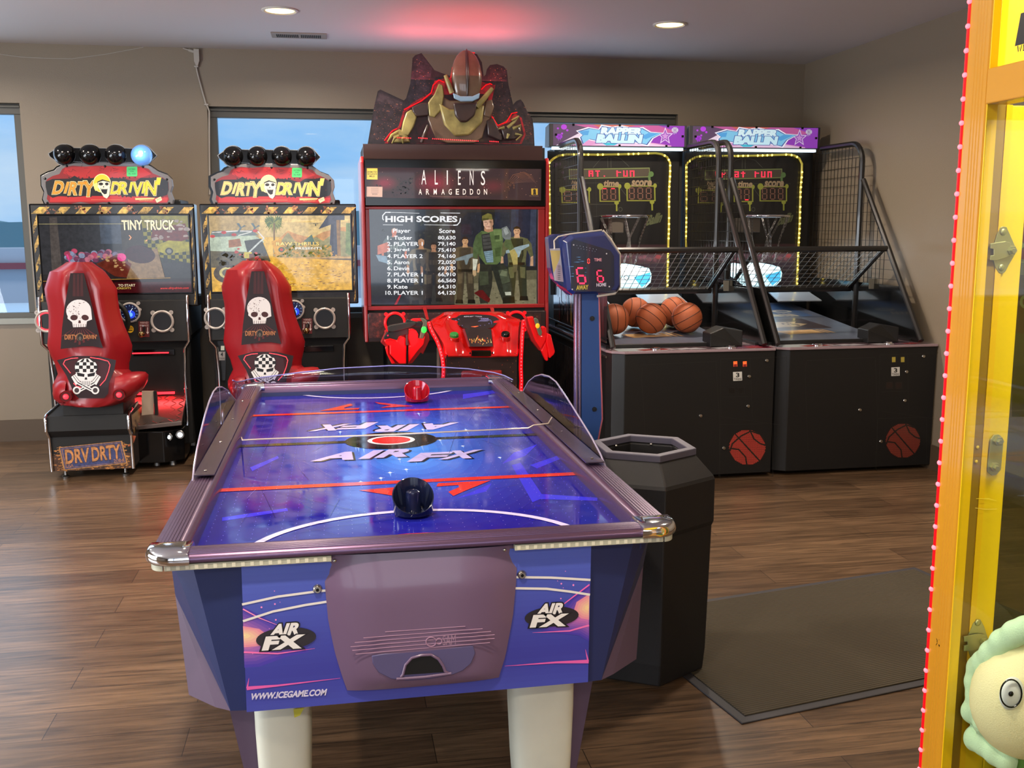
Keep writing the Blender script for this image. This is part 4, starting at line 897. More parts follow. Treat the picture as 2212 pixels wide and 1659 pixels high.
    top_, bot_ = [], []
    for i, (cx, cy) in enumerate(cs):
        for a in range(150 if i == 0 else 140, 30 if i == 3 else 39, -10): top_.append((cx + 153 * math.cos(math.radians(a)), cy - 148 * math.sin(math.radians(a))))
        for a in range(-150 if i == 0 else -140, -29 if i == 3 else -39, 10): bot_.append((cx + 153 * math.cos(math.radians(a)), cy - 152 * math.sin(math.radians(a))))
    pts = [(268, 318)] + top_ + [(1715, 345), (1690, 372)] + bot_[::-1] + [(285, 358)]
    lb = MB().ext([P(*Z(*p), 7.22) for p in pts], (0, .03, 0)).build('light_bar', mat('bar_edge', (150, 150, 150), .25, metal=.4), R, smooth=False)
    MB().ext([P(*Z(1000 + (x - 1000) * .985, 337 + (y - 337) * .93), 7.212) for x, y in pts], (0, .01, 0)).build('bar_face', blackg, lb, smooth=False)
    bluel = mat('lit_blue_dome', (90, 140, 220), .08, coat=.5, emit=(110, 165, 240), es=.55)
    for i, (cx, cy) in enumerate(cs):
        c = P(*Z(cx, cy), 7.21); rr = (P(*Z(cx + 143, cy), 7.21) - c).x; on = lit and i == 3
        dm = MB().lathe([(rr, 0), (rr * .97, .02), (rr * .85, .045), (rr * .6, .066), (rr * .3, .076), (.0005, .078)], c, (0, -1, 0), 30).build('dome', bluel if on else blackg, lb, label='glowing pale blue dome' if on else None)
        MB().sph(c + Vector((.008, -.078, .012)), .014 if on else .006, 12, (1, .5, 1)).build('lamp_centre', mat('white_glow', (255, 255, 255), .3, emit=(235, 245, 255), es=5) if on else screwm, dm)
        if on:
            l = bpy.data.lights.new('dome_lamp', 'POINT'); l.energy = 1.2; l.color = (.6, .8, 1); l.shadow_soft_size = .05
            o = bpy.data.objects.new('dome_lamp', l); COL.objects.link(o); o.parent = R; o.location = c + Vector((0, -.13, 0)) - R.location
    MB().ext([P(*Z(x, y), 7.24) for x, y in ((600, 400), (1400, 400), (1400, 470), (600, 470))], (0, .03, 0)).build('bar_mount', blackm, R, smooth=False)
    # dashboard
    d0 = [P(86, 652, 7.12), P(405, 652, 7.12), P(407, 736, 7.12), P(90, 728, 7.12)]
    dz1, dz0 = d0[0].z, d0[2].z
    D = MB().ext([(d0[0].x, 7.10, dz1), (d0[1].x, 7.10, dz1), (d0[1].x, 7.10, dz0), (d0[0].x, 7.10, dz0)], (0, .12, 0)).build('dashboard', dash, R, smooth=False, bevel=.004)
    for x, xs in ((d0[0].x, -1), (d0[1].x, 1)):
        pth = [(x, 7.11, dz1 + .03), (x, 7.10, dz1), (x, 7.09, (dz1 + dz0) / 2), (x, 7.10, dz0), (x - xs * .035, 7.13, dz0 - .05), (x - xs * .045, 7.14, .6), (x - xs * .045, 7.14, .32), (x - xs * .045, 7.13, .24)]
        MB().tube(pth, .011, 10).build('chrome_edge', chrome, R)
    def ring(cx, cy, r, on=None, lugs=(45, 135, 225, 315)):
        c = P(cx, cy, 7.095); k = .00332
        rg = MB().lathe([(r * k * .8, 0), (r * k * .8, .012), (r * k * .9, .018), (r * k, .012), (r * k, 0)], c, (0, -1, 0), 30).build('speaker_ring', beige, D)
        for a in lugs: MB().lathe([(r * k * .2, 0), (r * k * .2, .008), (.0045, .008), (.0045, .004), (.0001, .004)], c + Vector((math.cos(math.radians(a)) * r * k * 1.1, 0, math.sin(math.radians(a)) * r * k * 1.1)), (0, -1, 0), 14).build('lug', beige, rg)
        MB().lathe([(.0001, .004), (r * k * .8, .004), (r * k * .8, 0)], c, (0, -1, 0), 30).build('cone', mat('speaker_mesh', (26, 24, 26), .35), rg)
        if on: MB().tube([c + Vector((math.cos(a / 28 * 6.283) * r * k * .74, -.009, math.sin(a / 28 * 6.283) * r * k * .74)) for a in range(28)], .004, 6, closed=True).build('led_ring', redl, rg)
    ring(102, 694, 23, lit); ring(351, 694, 23)
    c = P(281, 675, 7.09); g = MB().lathe([(.0001, .01), (.058, .01), (.060, .016), (.068, .014), (.07, 0)], c, (0, -1, 0), 28).build('gauge', beige, D)
    A = Art(lambda x, y: (c.x + x, 7.079, c.z + y)); A.ell(0, 0, .057, .057, (14, 22, 60), .3); A.ell(.005, -.012, .03, .028, (30, 60, 200), .9); A.ell(.006, -.014, .012, .014, (90, 150, 255), 1.2)
    for a in range(-40, 221, 26): A.line([(.042 * math.cos(math.radians(a)), .042 * math.sin(math.radians(a))), (.052 * math.cos(math.radians(a)), .052 * math.sin(math.radians(a)))], .002, (150, 190, 230), .5)
    A.line([(0, 0), (.02, .03)], .003, (220, 240, 255), .8); A.build('gauge_face', paint, g)
    for x, y in ((299, 655), (302, 669), (293, 691)): MB().lathe([(.012, 0), (.012, .01), (.005, .01), (.005, .006), (.0001, .006)], P(x, y, 7.095), (0, -1, 0), 14).build('button', beige, D)
    A = Art(mpY(7.095)); A.poly([(299, 694), (323, 694), (323, 728), (300, 728)], (96, 26, 24)); A.text('HAND', 303, 695, 320, 699, (220, 200, 190)); A.text('BRAKE', 302, 701, 321, 705, (220, 200, 190))
    A.line([(304, 707), (304, 718)], 1.6, (225, 210, 205)); A.line([(319, 707), (319, 718)], 1.6, (225, 210, 205)); A.poly([(301, 717), (307, 717), (304, 722)], (225, 210, 205)); A.poly([(316, 717), (322, 717), (319, 722)], (225, 210, 205)); A.rect(308, 706, 315, 722, (14, 12, 12))
    A.ell(281, 711, 8, 8, (222, 170, 30)); A.text('VIEW', 275, 707, 287, 711, (40, 30, 10)); A.rect(276, 713, 286, 715, (40, 30, 10)); A.build('dash_graphic', paint, D)
    sh_ = MB(); sh_.tube([P(311, 722, 7.09), P(311, 712, 7.03), P(309, 704, 6.99)], .006, 8)
    s_ = sh_.build('shifter', chrome, R); MB().sph(P(305, 722, 7.0), .022, 14, (1, 1, 1)).build('shifter_knob', mat('gold_knob', (190, 165, 110), .15, metal=1), s_)
    mb = MB(); cw = P(232, 690, 7.03); mb.tube([cw + Vector((.135 * math.cos(a / 32 * 6.283), -.02 - .03 * math.sin(a / 32 * 6.283), .135 * math.sin(a / 32 * 6.283))) for a in range(32)], .017, 10, closed=True)
    w_ = mb.build('steering_wheel', mat('wheel_rubber', (26, 28, 26), .5), R); mb = MB(); mb.sph(cw + Vector((0, -.02, 0)), .035, 12)
    for a in (90, 210, 330): mb.tube([cw + Vector((0, -.02, 0)), cw + Vector((.125 * math.cos(math.radians(a)), -.02, .125 * math.sin(math.radians(a))))], .01, 6)
    mb.cyl(cw, cw + Vector((0, .08, 0)), .02); mb.build('wheel_hub', blackm, w_)
    # lower front: slot light, plate, foot platform
    a_, b_ = P(286, 756, 7.17), P(378, 767, 7.17)
    sl = MB().box(a_.x, b_.x, 7.165, 7.18, b_.z, a_.z).build('card_slot', blackg, R, smooth=False, bevel=.003)
    if lit: MB().box(a_.x, b_.x - .04, 7.158, 7.166, (a_.z + b_.z) / 2 - .006, (a_.z + b_.z) / 2 + .002).build('slot_light', redl, sl, smooth=False)
    A = Art(mpY(7.178))
    A.poly([P2 for P2 in rrect(112, 744, 132, 832, 3)], (20, 20, 20)); A.rect(115, 768, 130, 787, (215, 208, 200)); A.text('4', 120, 770, 125, 778, (20, 20, 20), bold=.03); A.text('TOKENS', 116, 781, 129, 785, (20, 20, 20)); A.rect(120, 755, 128, 765, (225, 225, 200), .3 if not lit else 0); A.rect(117, 800, 131, 815, (10, 10, 10))
    A.build('coin_panel', paint, R)
    fp = MB(); yb, ye = 7.185, 6.98; xl, xr = b0 + .12, b1 - .03
    q0, q1 = P(335, 850, 7.18), P(388, 850, 7.18)
    fl = [(xl, 7.18, .45), (xr, 7.18, .45), (xr, 6.9, .315), (xl, 6.9, .255)]
    fp.ext(fl, (0, 0, -.03)); pf_ = fp.build('foot_plate', diam, R, smooth=False, bevel=.004)
    mb = MB(); random.seed(1)
    for i in range(15):
        for j in range(9):
            u, v = (i + .5) / 15, (j + .5) / 9; a = Vector(fl[0]).lerp(Vector(fl[1]), u); b2 = Vector(fl[3]).lerp(Vector(fl[2]), u); c2 = a.lerp(b2, v); s2 = 1 if (i + j) % 2 else -1
            d_ = Vector((.016 * s2, -.012, -.006)); mb.tube([c2 - d_ + Vector((0, 0, .001)), c2 + d_ + Vector((0, 0, .001))], .0035, 4)
    tag(mb.build('tread_ribs', diam, pf_), kind='stuff')
    if lit:
        MB().box(xl + .3, xr - .08, 7.165, 7.178, .46, .475).build('foot_light', redl, R, smooth=False)
        l = bpy.data.lights.new('foot_lamp', 'AREA'); l.shape = 'RECTANGLE'; l.size = .6; l.size_y = .03; l.energy = 1.6; l.color = (1, .05, .06)
        o = bpy.data.objects.new('foot_lamp', l); COL.objects.link(o); o.parent = R; o.location = Vector(((xl + xr) / 2 + .1, 7.14, .50)) - R.location; o.rotation_euler = (math.radians(-30), 0, 0)
    bx = MB().ext([(xl, 6.9, .04), (xr - .12, 6.86, .04), (xr, 6.95, .04), (xr, 7.2, .04), (xl, 7.2, .04)], (0, 0, .215)); lb_ = bx.build('light_box', blackg, R, smooth=False, bevel=.006)
    hl = mat('headlight', (255, 255, 255), .3, emit=(220, 240, 255), es=7)
    for px, py in ((363, 944), (389, 939)):
        c = P(px, py, 6.89); h = MB().lathe([(.0001, .004), (.026, .004), (.03, 0)], c, (0, -1, 0), 18).build('headlight_ring', steel, lb_); MB().lathe([(.0001, .012), (.012, .009), (.017, .003)], c, (0, -1, 0), 14).build('headlight', hl if lit else steel, h)
    for x, y in ((338, 974), (372, 968)): c = P(x, y, 6.97); MB().cyl((c.x, 6.98, 0), (c.x, 6.98, .045), .025, .012).build('levelling_foot', steel, R)
    for x in (b0 + .06, b1 - .06): MB().cyl((x, 7.6, 0), (x, 7.6, .11), .03, .02).build('levelling_foot', steel, R)
    MB().ext([P(306, 845, 6.98), P(332, 845, 6.98), P(332, 900, 6.98), P(306, 900, 6.98)], (0, .012, 0)).build('card_sign', mat('cream_card', (196, 176, 156), .5), R, smooth=False)
    MB().box(P(332, 850, 6.98).x, P(339, 850, 6.98).x, 6.97, 7.0, P(332, 900, 6.98).z, P(332, 845, 6.98).z).build('pedal_edge', blackm, R, smooth=False)
    # ---- seat pedestal
    yp = 6.62
    FL, FR = P(99, 912, yp), P(278, 905, yp); Fb = P(113, 1037, yp)
    x0, x1, zt_, zm, zb_ = FL.x, FR.x, .425, P(110, 940, yp).z, .055
    def s_prof(x, k=1): return [(x, yp + .3, zt_ + .02), (x, yp, zt_), (x, yp - .01, .33), (x, yp + .05, .28), (x, yp + .06, zb_), (x, 7.25, zb_), (x, 7.25, .36)]
    pd = MB().loft([[Vector(p) + Vector((.0, 0, 0)) for p in s_prof(x0)], [Vector(p) for p in s_prof(x1)]]).build('seat_pedestal', blackm, R, smooth=False)
    for x in (x0, x1): MB().tube([(x, yp + .3, zt_ + .022), (x, yp + .02, zt_ + .004), (x, yp - .008, zt_ - .01), (x, yp - .012, .335), (x, yp + .045, .28), (x, yp + .055, zb_)], .0105, 10).build('chrome_edge', chrome, pd)
    A = Art(lambda u, v: (x0 + .012 + (x1 - x0 - .024) * u, yp + .052 + .008 * v, .275 + (zb_ - .275) * v))
    A.rect(0, 0, 1, 1, (78, 52, 38)); random.seed(6)
    for i in range(12): u = .05 + i * .085; A.poly([(u + .03, .0), (u + .10, .02), (u + .05, .3), (u - .02, .34), (u + .02, .2)], (176, 84, 46), .12)
    A.poly([(.1, 0), (.95, 0), (.9, .16), (.12, .18)], (190, 40, 30), .25)  # red glow painted into the upper part of the plate picture
    A.blobs(.02, .1, .14, .98, 40, .008, .03, (186, 124, 70)); A.blobs(.86, .1, .98, .98, 40, .008, .03, (196, 134, 72)); A.blobs(.05, .88, .95, 1, 40, .008, .03, (180, 120, 66))
    pl_ = [(.1, .3), (.88, .18), (.93, .82), (.14, .95)]
    A.poly([(.08, .28), (.9, .155), (.95, .85), (.12, .98)], (176, 126, 74)); A.poly(pl_, (62, 68, 110)); A.line([(.12, .34), (.865, .22), (.91, .80), (.155, .91)], .012, (176, 126, 84), closed=True)
    A.text('DRV', .16, .38, .46, .78, (196, 134, 82), bold=.03, dy=-.04, ol=(50, 40, 50), olb=.06); A.text('DRTY', .50, .33, .86, .73, (196, 134, 82), bold=.03, dy=-.06, ol=(50, 40, 50), olb=.06)
    A.text('USA', .16, .80, .25, .90, (190, 134, 90), dy=-.01); A.text('2084', .77, .71, .90, .81, (190, 134, 90), dy=-.02)
    A.build('plate_graphic', art_mat('plate_print', .35, .4, grunge=.45, gscale=60), pd)
    A = Art(lambda u, v: (x1 + .001, yp + .08 + (7.2 - yp - .1) * u, .40 + (zb_ + .01 - .40) * v), (1, 0, 0))
    A.rect(0, 0, 1, 1, (54, 40, 30)); A.poly([(0, 0), (1, .0), (1, .3), (.4, .25), (.1, .4)], (140, 110, 60)); A.blobs(0, 0, 1, .4, 50, .01, .05, (96, 66, 40)); A.blobs(0, .3, 1, 1, 60, .01, .06, (28, 22, 20)); A.blobs(.5, .3, 1, 1, 26, .01, .05, (130, 86, 50))
    A.build('side_graphic', art_mat('plate_print', .35, .4, grunge=.45, gscale=60), pd)
    for x in (x0 + .07, x1 - .06):
        for y in (yp + .1, 7.15): MB().lathe([(.022, 0), (.024, .012), (.01, .02), (.008, .056)], (x, y, 0)).build('levelling_foot', steel, pd)
    # ---- seat
    Ys = 6.52
    MB().box(P(137, 880, Ys + .12).x, P(268, 880, Ys + .12).x, Ys + .1, 7.0, zt_ + .0, P(200, 872, Ys + .1).z + .03).build('seat_slide', blackm, R, smooth=False, bevel=.004)
    rows = [(566, 144, 198), (568, 141, 201), (573, 134, 208), (582, 119, 221), (587, 107, 227), (604, 102, 240), (624, 96, 253), (640, 98, 254), (662, 103, 257), (684, 105, 262), (706, 105, 270), (722, 104, 277), (746, 102, 286), (765, 108, 284), (785, 118, 279), (798, 122, 279), (808, 125, 290), (816, 121, 300), (824, 117, 306), (834, 113, 306), (848, 114, 301), (860, 121, 290), (870, 126, 270), (876, 132, 252), (880, 160, 225)]
    def sp(px, py, dd):   # leaning back a touch: the top of the shell lies a little further away
        Y = Ys + .0 + .07 * (1 - (py - 566) / 314.0); p = WY(px, py, Y + dd); return p
    n = 24; fr, bk = [], []
    for py, xl_, xr_ in rows:
        f_, b_ = [], []
        for i in range(n + 1):
            t = i / n; s = 2 * t - 1; dd = .15 * abs(s) ** 2.4
            if 590 < py < 755: rg = math.exp(-((abs(s) - .52) / .13) ** 2); dd -= .022 * rg; dd += .018 * max(0, 1 - abs(s) / .4) ** .3
            if py > 800: dd -= .035 * math.exp(-((abs(s) - .72) / .22) ** 2)
            px = xl_ + (xr_ - xl_) * t; f_.append(sp(px, py, dd)); b_.append(sp(px, py, .20 + .06 * (1 - s * s) * (1 if py > 600 else .2)))
        fr.append(f_); bk.append(b_)
    rings = [f_ + b_[::-1] for f_, b_ in zip(fr, bk)]
    SH = MB().loft(rings).build('seat_shell', redp, R)
    for wing in (((246, 838, 30, .02, .09), (262, 836, 31, .02, .10), (280, 832, 29, .03, .10), (298, 827, 25, .05, .09), (312, 821, 18, .07, .07), (320, 816, 7, .09, .03)), ((140, 846, 26, .02, .07), (128, 846, 24, .03, .07), (118, 845, 17, .05, .05), (114, 844, 6, .07, .02))):
        MB().loft([[sp(cx_ + ry * .12 * math.sin(t), cy_ - ry * math.sin(t), dd + .05 - dp * math.cos(t)) for t in [2 * math.pi * i / 16 for i in range(16)]] for cx_, cy_, ry, dd, dp in wing]).build('seat_wing', redp, SH)
    # recessed graphic panels
    A = Art(lambda x, y: sp(x, y, -.006))
    pa = [(152, 590), (181, 590), (194, 640), (206, 690), (217, 735), (223, 752), (200, 748), (176, 748), (131, 754), (134, 710), (140, 660), (148, 615)]
    cut = [(146, 588), (157, 583), (178, 583), (187, 588), (200, 640), (212, 690), (224, 735), (229, 757), (200, 753), (170, 753), (126, 759), (129, 710), (135, 660), (142, 615)]
    A.poly(pa, (34, 18, 20))
    for i in range(16):
        a = math.radians(200 + i * 9.3); L = 60
        A.poly([(174, 700), (174 + L * math.cos(a - .03), 700 - L * .75 * math.sin(a - .03)), (174 + L * math.cos(a + .03), 700 - L * .75 * math.sin(a + .03))], (86, 28, 30)) if False else None
    for i in range(9):
        u = -1 + i / 4; A.poly([(172 + u * 8, 706), (172 + u * 38 - 2.4, 745 - abs(u) * 18), (172 + u * 38 + 2.4, 745 - abs(u) * 18 - 1)], (92, 30, 32))
    for x in (158, 166, 174): A.poly([(x, 592), (x + 5, 592), (x + 6, 640), (x - 1, 640)], (64, 24, 26))
    sk = (222, 214, 212); A.ell(170, 671, 27, 24, sk, rot=-.1); A.poly([(147, 675), (197, 670), (199, 690), (188, 694), (186, 706), (158, 707), (156, 696), (146, 688)], sk)
    A.ell(160, 686, 8, 6, (66, 28, 28)); A.ell(184, 686, 8, 6, (66, 28, 28), rot=.2); A.poly([(170, 692), (174, 692), (175, 698), (169, 698)], (70, 30, 30))
    for i in range(6): A.line([(160 + i * 5, 700), (160 + i * 5, 707)], 1, (70, 30, 30))
    random.seed(8); A.blobs(146, 655, 174, 690, 34, .5, 1.4, (60, 24, 26)); A.blobs(158, 650, 190, 670, 8, .5, 1.3, (60, 24, 26))
    A.text('DIRTY', 140, 723, 166, 733, (176, 110, 66), bold=.03, ol=(20, 14, 14), olb=.1); A.text("DRIVIN'", 181, 723, 209, 732, (176, 110, 66), bold=.03, ol=(20, 14, 14), olb=.1)
    A.ell(173, 728, 8, 9, (130, 96, 70)); A.ell(173, 729, 6.5, 8, (34, 30, 30)); A.ell(173, 731, 3, 4.5, (90, 80, 70))
    pb = [(123, 778), (159, 769), (212, 769), (251, 778), (247, 800), (236, 826), (234, 850), (225, 860), (170, 860), (160, 850), (150, 826), (143, 810), (134, 796)]
    A.poly(pb, (38, 20, 24)); A.poly([(137, 784), (180, 772), (234, 786), (232, 806), (222, 828), (170, 828), (150, 806)], (58, 18, 24))
    # piston crossbones and chequered helmet skull
    wt = (226, 222, 220); bk_ = (24, 20, 22)
    for s in (-1, 1):
        def q(x, y): return (186 + s * (x - 186), y)
        A.poly([q(154, 814), (q(166, 806)), q(176, 820), q(164, 832)], wt); A.line([q(158, 812), q(168, 826)], 1.2, bk_); A.line([q(161, 809), q(172, 823)], 1, bk_)
        A.line([q(168, 826), q(205, 846)], 7, wt); A.line([q(168, 826), q(205, 846)], 2, bk_); A.ell(*q(206, 843), 8.5, 8.5, wt); A.ell(*q(206, 843), 5.2, 5.2, (60, 50, 52))
    A.ell(186, 794, 25.5, 20, bk_); A.ell(186, 793, 24, 19, wt)
    for i in range(6):
        for j in range(4):
            if (i + j) % 2 == 0: continue
            x, y = 163 + i * 8, 775 + j * 7.2
            pts = [(x, y), (x + 8, y), (x + 8, y + 7.2), (x, y + 7.2)]
            pts = [(186 + (a - 186) * min(1, math.sqrt(max(0, 1 - ((b - 793) / 19) ** 2)) * 1.0 + .12), b) for a, b in pts]; A.poly(pts, (30, 26, 28))
    A.poly([(164, 804), (208, 804), (206, 815), (198, 822), (196, 832), (178, 832), (174, 822), (166, 814)], wt); A.poly([(166, 804), (183, 808), (182, 814), (168, 812)], bk_); A.poly([(206, 804), (189, 808), (190, 814), (204, 812)], bk_); A.poly([(184, 815), (188, 815), (189, 820), (183, 820)], bk_)
    for i in range(5): A.line([(178 + i * 4, 823), (178 + i * 4, 832)], 1.2, bk_)
    # red led chains
    def chain(pts, k, on=True):
        L = [0]
        for a, b in zip(pts, pts[1:]): L.append(L[-1] + math.hypot(b[0] - a[0], b[1] - a[1]))
        m = int(L[-1] / k)
        for i in range(m + 1):
            d = L[-1] * i / m; j = max(1, next((q_ for q_ in range(len(L)) if L[q_] >= d - 1e-6), len(L) - 1)); t = (d - L[j - 1]) / (L[j] - L[j - 1] or 1)
            A.ell(pts[j - 1][0] + (pts[j][0] - pts[j - 1][0]) * t, pts[j - 1][1] + (pts[j][1] - pts[j - 1][1]) * t, .95, .95, (255, 60, 70), 2.2, n=6)
    A.up(); chain([(152, 805), (145, 796), (137, 786), (141, 778), (155, 774), (168, 773)], 2.6); chain([(196, 772), (216, 775), (234, 780), (238, 788), (235, 802), (228, 820), (217, 832)], 2.6); chain([(160, 828), (166, 834), (174, 836)], 2.6)
    A.build('seat_graphic', art_mat('seat_print', .5, .1, k=1.6, spec=.25), R)
    for x, y in ((142, 857), (257, 853)):
        c = sp(x, y, -.035); h = MB().lathe([(.0001, .0), (.03, .0), (.036, .006), (.036, -.03)], c, (0, -1, 0), 20).build('lamp_socket', mat('dark_red_socket', (70, 14, 16), .3), R)
        MB().lathe([(.0001, .012), (.012, .009), (.017, .0)], c, (0, -1, 0), 16).build('tail_lamp', redl, h)
    MB().loft([[sp(x, y, .2) for x, y in ((130, 840), (250, 835), (250, 868), (130, 872))], [sp(x, y, .55) for x, y in ((135, 835), (250, 832), (250, 866), (135, 868))]]).build('seat_cushion', blackm, R, bevel=.01)
    return R
def scr1(A):
    A.rect(0, 0, 1, 1, (40, 38, 38), .75)
    A.poly([(.0, .0), (.42, 0), (.42, .75), (0, .75)], (52, 52, 56), .7); A.poly([(0.07, .02), (.12, .02), (.13, .75), (.06, .8)], (86, 78, 74), .7); A.rect(.40, 0, .54, .36, (70, 78, 92), .7)  # pale upright at left: daylight reflected in the glass, painted into the picture
    A.poly([(.54, 0), (.70, 0), (.72, .5), (.54, .6)], (58, 50, 40), .7)
    A.poly([(.68, .0), (1, 0), (1, .62), (.70, .5)], (150, 140, 30), .6)
    for i in range(12):
        for j in range(9):
            if (i + j) % 2 == 0: A.rect(.69 + i * .026, .16 + j * .05, .716 + i * .026, .21 + j * .05, (40, 48, 30), .6)
    A.poly([(.76, .16), (.98, .1), (1, .3), (.9, .36), (.74, .28)], (120, 44, 30), .6); A.blobs(.76, .06, .99, .3, 20, .01, .03, (180, 160, 150), .6); A.poly([(.78, .38), (.86, .32), (1, .34), (1, .46), (.84, .5), (.78, .46)], (170, 160, 40), .7)
    A.ell(.86, .46, .028, .045, (60, 60, 50), .6); A.ell(.86, .46, .016, .028, (150, 150, 140), .6)
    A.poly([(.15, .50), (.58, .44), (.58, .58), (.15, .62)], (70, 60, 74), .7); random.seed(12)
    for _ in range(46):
        x, y = random.uniform(.17, .52), random.uniform(.45, .58); A.ell(x, y, .021, .033, random.choice([(200, 110, 130), (130, 120, 150), (190, 70, 100), (150, 160, 190), (120, 60, 90)]), .7, n=14)  # coloured balls: reflection of a machine behind the camera, painted into the picture
    A.poly([(.58, .52), (.78, .42), (.82, .80), (.56, .82)], (150, 120, 84), .7); A.ell(.66, .5, .10, .12, (60, 26, 30), .7, rot=-.4); A.poly([(.36, .62), (.5, .5), (.6, .62), (.56, .8), (.48, .78)], (110, 44, 30), .7)
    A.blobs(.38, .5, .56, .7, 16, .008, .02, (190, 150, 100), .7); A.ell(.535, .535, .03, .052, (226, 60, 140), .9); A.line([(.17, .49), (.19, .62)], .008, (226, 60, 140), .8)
    A.rect(0, .82, 1, 1, (30, 12, 14), .7); A.rect(0, .86, 1, 1, (70, 16, 20), .7); A.line([(0, .835), (.86, .81)], .006, (200, 150, 60), .8); A.line([(0, .105), (.68, .105)], .007, (170, 160, 110), .8)
    A.text('TINY TRUCK', .55, .06, .905, .18, (240, 225, 180), 1, bold=.03, ol=(40, 30, 24), olb=.07)
    A.text('TO START', .50, .885, .615, .915, (230, 210, 170), .9, bold=.02); A.text('CREDITS', .49, .925, .585, .95, (230, 200, 90), .9); A.text('www.dirtydrivin.com', .78, .93, .975, .965, (230, 50, 40), .9, bold=.02, shear=.3)
    A.line([(.595, .25), (.607, .28), (.595, .31)], .008, (250, 170, 120), 1); A.line([(.715, .31), (.705, .33)], .008, (250, 170, 120), 1)
def scr2(A):
    A.rect(0, 0, 1, 1, (222, 176, 70), .95); random.seed(21)
    A.poly([(0, 0), (1, 0), (1, .26), (0, .3)], (206, 176, 112), .95)
    for i in range(7): A.poly([(min(1, 0 + i * .15), .03 + .03 * (i % 3)), (min(1, .22 + i * .14), .05), (min(1, .3 + i * .12), .08), (.1 + i * .1, .09)], (226, 190, 116), .95)
    A.poly([(0, 0), (.36, 0), (.34, .3), (.3, .55), (0, .5)], (176, 148, 96), .95)
    A.poly([(.45, .36), (.55, .2), (.62, .25), (.72, .3), (.8, .22), (.95, .15), (1, .16), (1, .55), (.45, .55)], (196, 140, 80), .95)
    A.poly([(.47, .4), (.55, .22), (.6, .34), (.66, .38), (.75, .28), (.8, .34), (.9, .2), (1, .22), (1, .55), (.45, .52)], (150, 140, 92), .95); A.poly([(.62, .4), (.72, .25), (.74, .36), (.8, .42)], (86, 110, 92), .9); A.poly([(.5, .45), (.6, .33), (.62, .45)], (180, 170, 110), .95)
    A.poly([(.77, .18), (.84, 0), (.96, .0), (.96, .06), (.93, .06), (.92, .54), (.84, .54), (.86, .12)], (66, 66, 78), .9); A.poly([(.84, .52), (.86, .12), (.88, .12), (.87, .52)], (48, 46, 60), .9); A.rect(.9, .06, .925, .54, (150, 110, 60), .9); A.poly([(.97, .1), (1, .1), (1, .54), (.96, .5)], (120, 136, 80), .9)
    A.rect(.44, .40, .86, .56, (170, 140, 70), .95); A.blobs(.45, .38, .86, .56, 70, .006, .02, (120, 116, 50), .9, 1.6); A.blobs(.45, .4, .9, .56, 40, .005, .014, (206, 150, 60), .95, 1.6)
    A.rect(.45, .55, 1, .60, (190, 150, 90), .95); A.rect(.45, .575, 1, .60, (80, 66, 50), .9)
    A.poly([(0, .5), (.45, .55), (1, .60), (1, 1), (0, 1)], (222, 170, 62), .95)
    for _ in range(170):
        x, y = random.uniform(.02, .94), random.uniform(.62, .985); l = random.uniform(.01, .05); A.poly([(x, y), (x + l, y - .006), (x + l * .6, y + .01)], random.choice([(160, 112, 54), (228, 184, 104), (140, 96, 50), (236, 196, 120)]), .95)
    A.blobs(0.05, .7, .95, .98, 30, .01, .035, (218, 172, 92), .95, .6)
    for k in range(10): a = math.radians(200 + k * 15.5 - 12); A.poly([(.455, .08), (.455 + .07 * math.cos(a), .08 - .12 * math.sin(-a) * -1 * -1 * .9), (.455 + .055 * math.cos(a), .1 + .1 * math.sin(a) * -1)], (84, 104, 30), .9)
    for k in range(14): a = math.radians(k * 26); A.line([(.455, .10), (.455 + .035 * math.cos(a), .10 + .05 * math.sin(a) - .02), (.455 + .068 * math.cos(a), .10 + .11 * math.sin(a) + .02)], [.014, .012, .002], random.choice([(104, 116, 34), (70, 90, 30), (140, 140, 50)]), .9)
    A.line([(.455, .1), (.45, .4)], .012, (120, 90, 40), .9)
    A.poly([(0, .26), (.3, .24), (.38, .34), (.34, .46), (.22, .5), (0, .46)], (172, 184, 160), .95); A.poly([(.02, .2), (.3, .19), (.34, .26), (.0, .28)], (110, 120, 116), .9); A.poly([(.13, .32), (.21, .30), (.22, .40), (.13, .42)], (150, 96, 60), .9)
    A.line([(.02, .22), (.2, .2), (.34, .21), (.38, .3)], .012, (214, 206, 200), .95); A.line([(.2, .26), (.32, .2)], .01, (210, 210, 200), .95)
    for x in (.2, .3): A.line([(x, .1), (x + .02, .16), (x + .05, .13)], .018, (84, 104, 110), .9); A.line([(x + .02, .16), (x, .22)], .014, (84, 104, 110), .9)
    for x, y in ((.1, .22), (.17, .25), (.02, .27), (.32, .2)): A.ell(x, y, .018, .02, (190, 56, 50), .9)
    A.poly([(0, .46), (.3, .48), (.4, .5), (.42, .6), (.3, .7), (0, .68)], (96, 86, 62), .9); A.poly([(.24, .33), (.36, .3), (.4, .5), (.26, .5)], (60, 62, 56), .9); A.line([(.26, .5), (.34, .36), (.38, .3)], .014, (190, 196, 190), .95)
    A.ell(.115, .76, .1, .13, (84, 72, 60), .9); A.ell(.11, .75, .055, .075, (200, 186, 120), .9); A.ell(.11, .75, .035, .05, (100, 90, 76), .9); A.blobs(.02, .5, .4, .68, 40, .008, .03, (60, 54, 42), .9, 1.4); A.blobs(.15, .42, .36, .6, 12, .01, .02, (190, 60, 50), .9, 1.4)
    A.rect(.235, .48, .29, .56, (200, 180, 60), .9); A.rect(.27, .5, .30, .58, (110, 60, 40), .9)
    A.poly([(.43, .34), (.5, .3), (.52, .5), (.46, .54)], (206, 150, 40), .95); A.ell(.50, .45, .022, .034, (60, 90, 60), .9); A.ell(.50, .45, .012, .02, (196, 60, 40), .9)
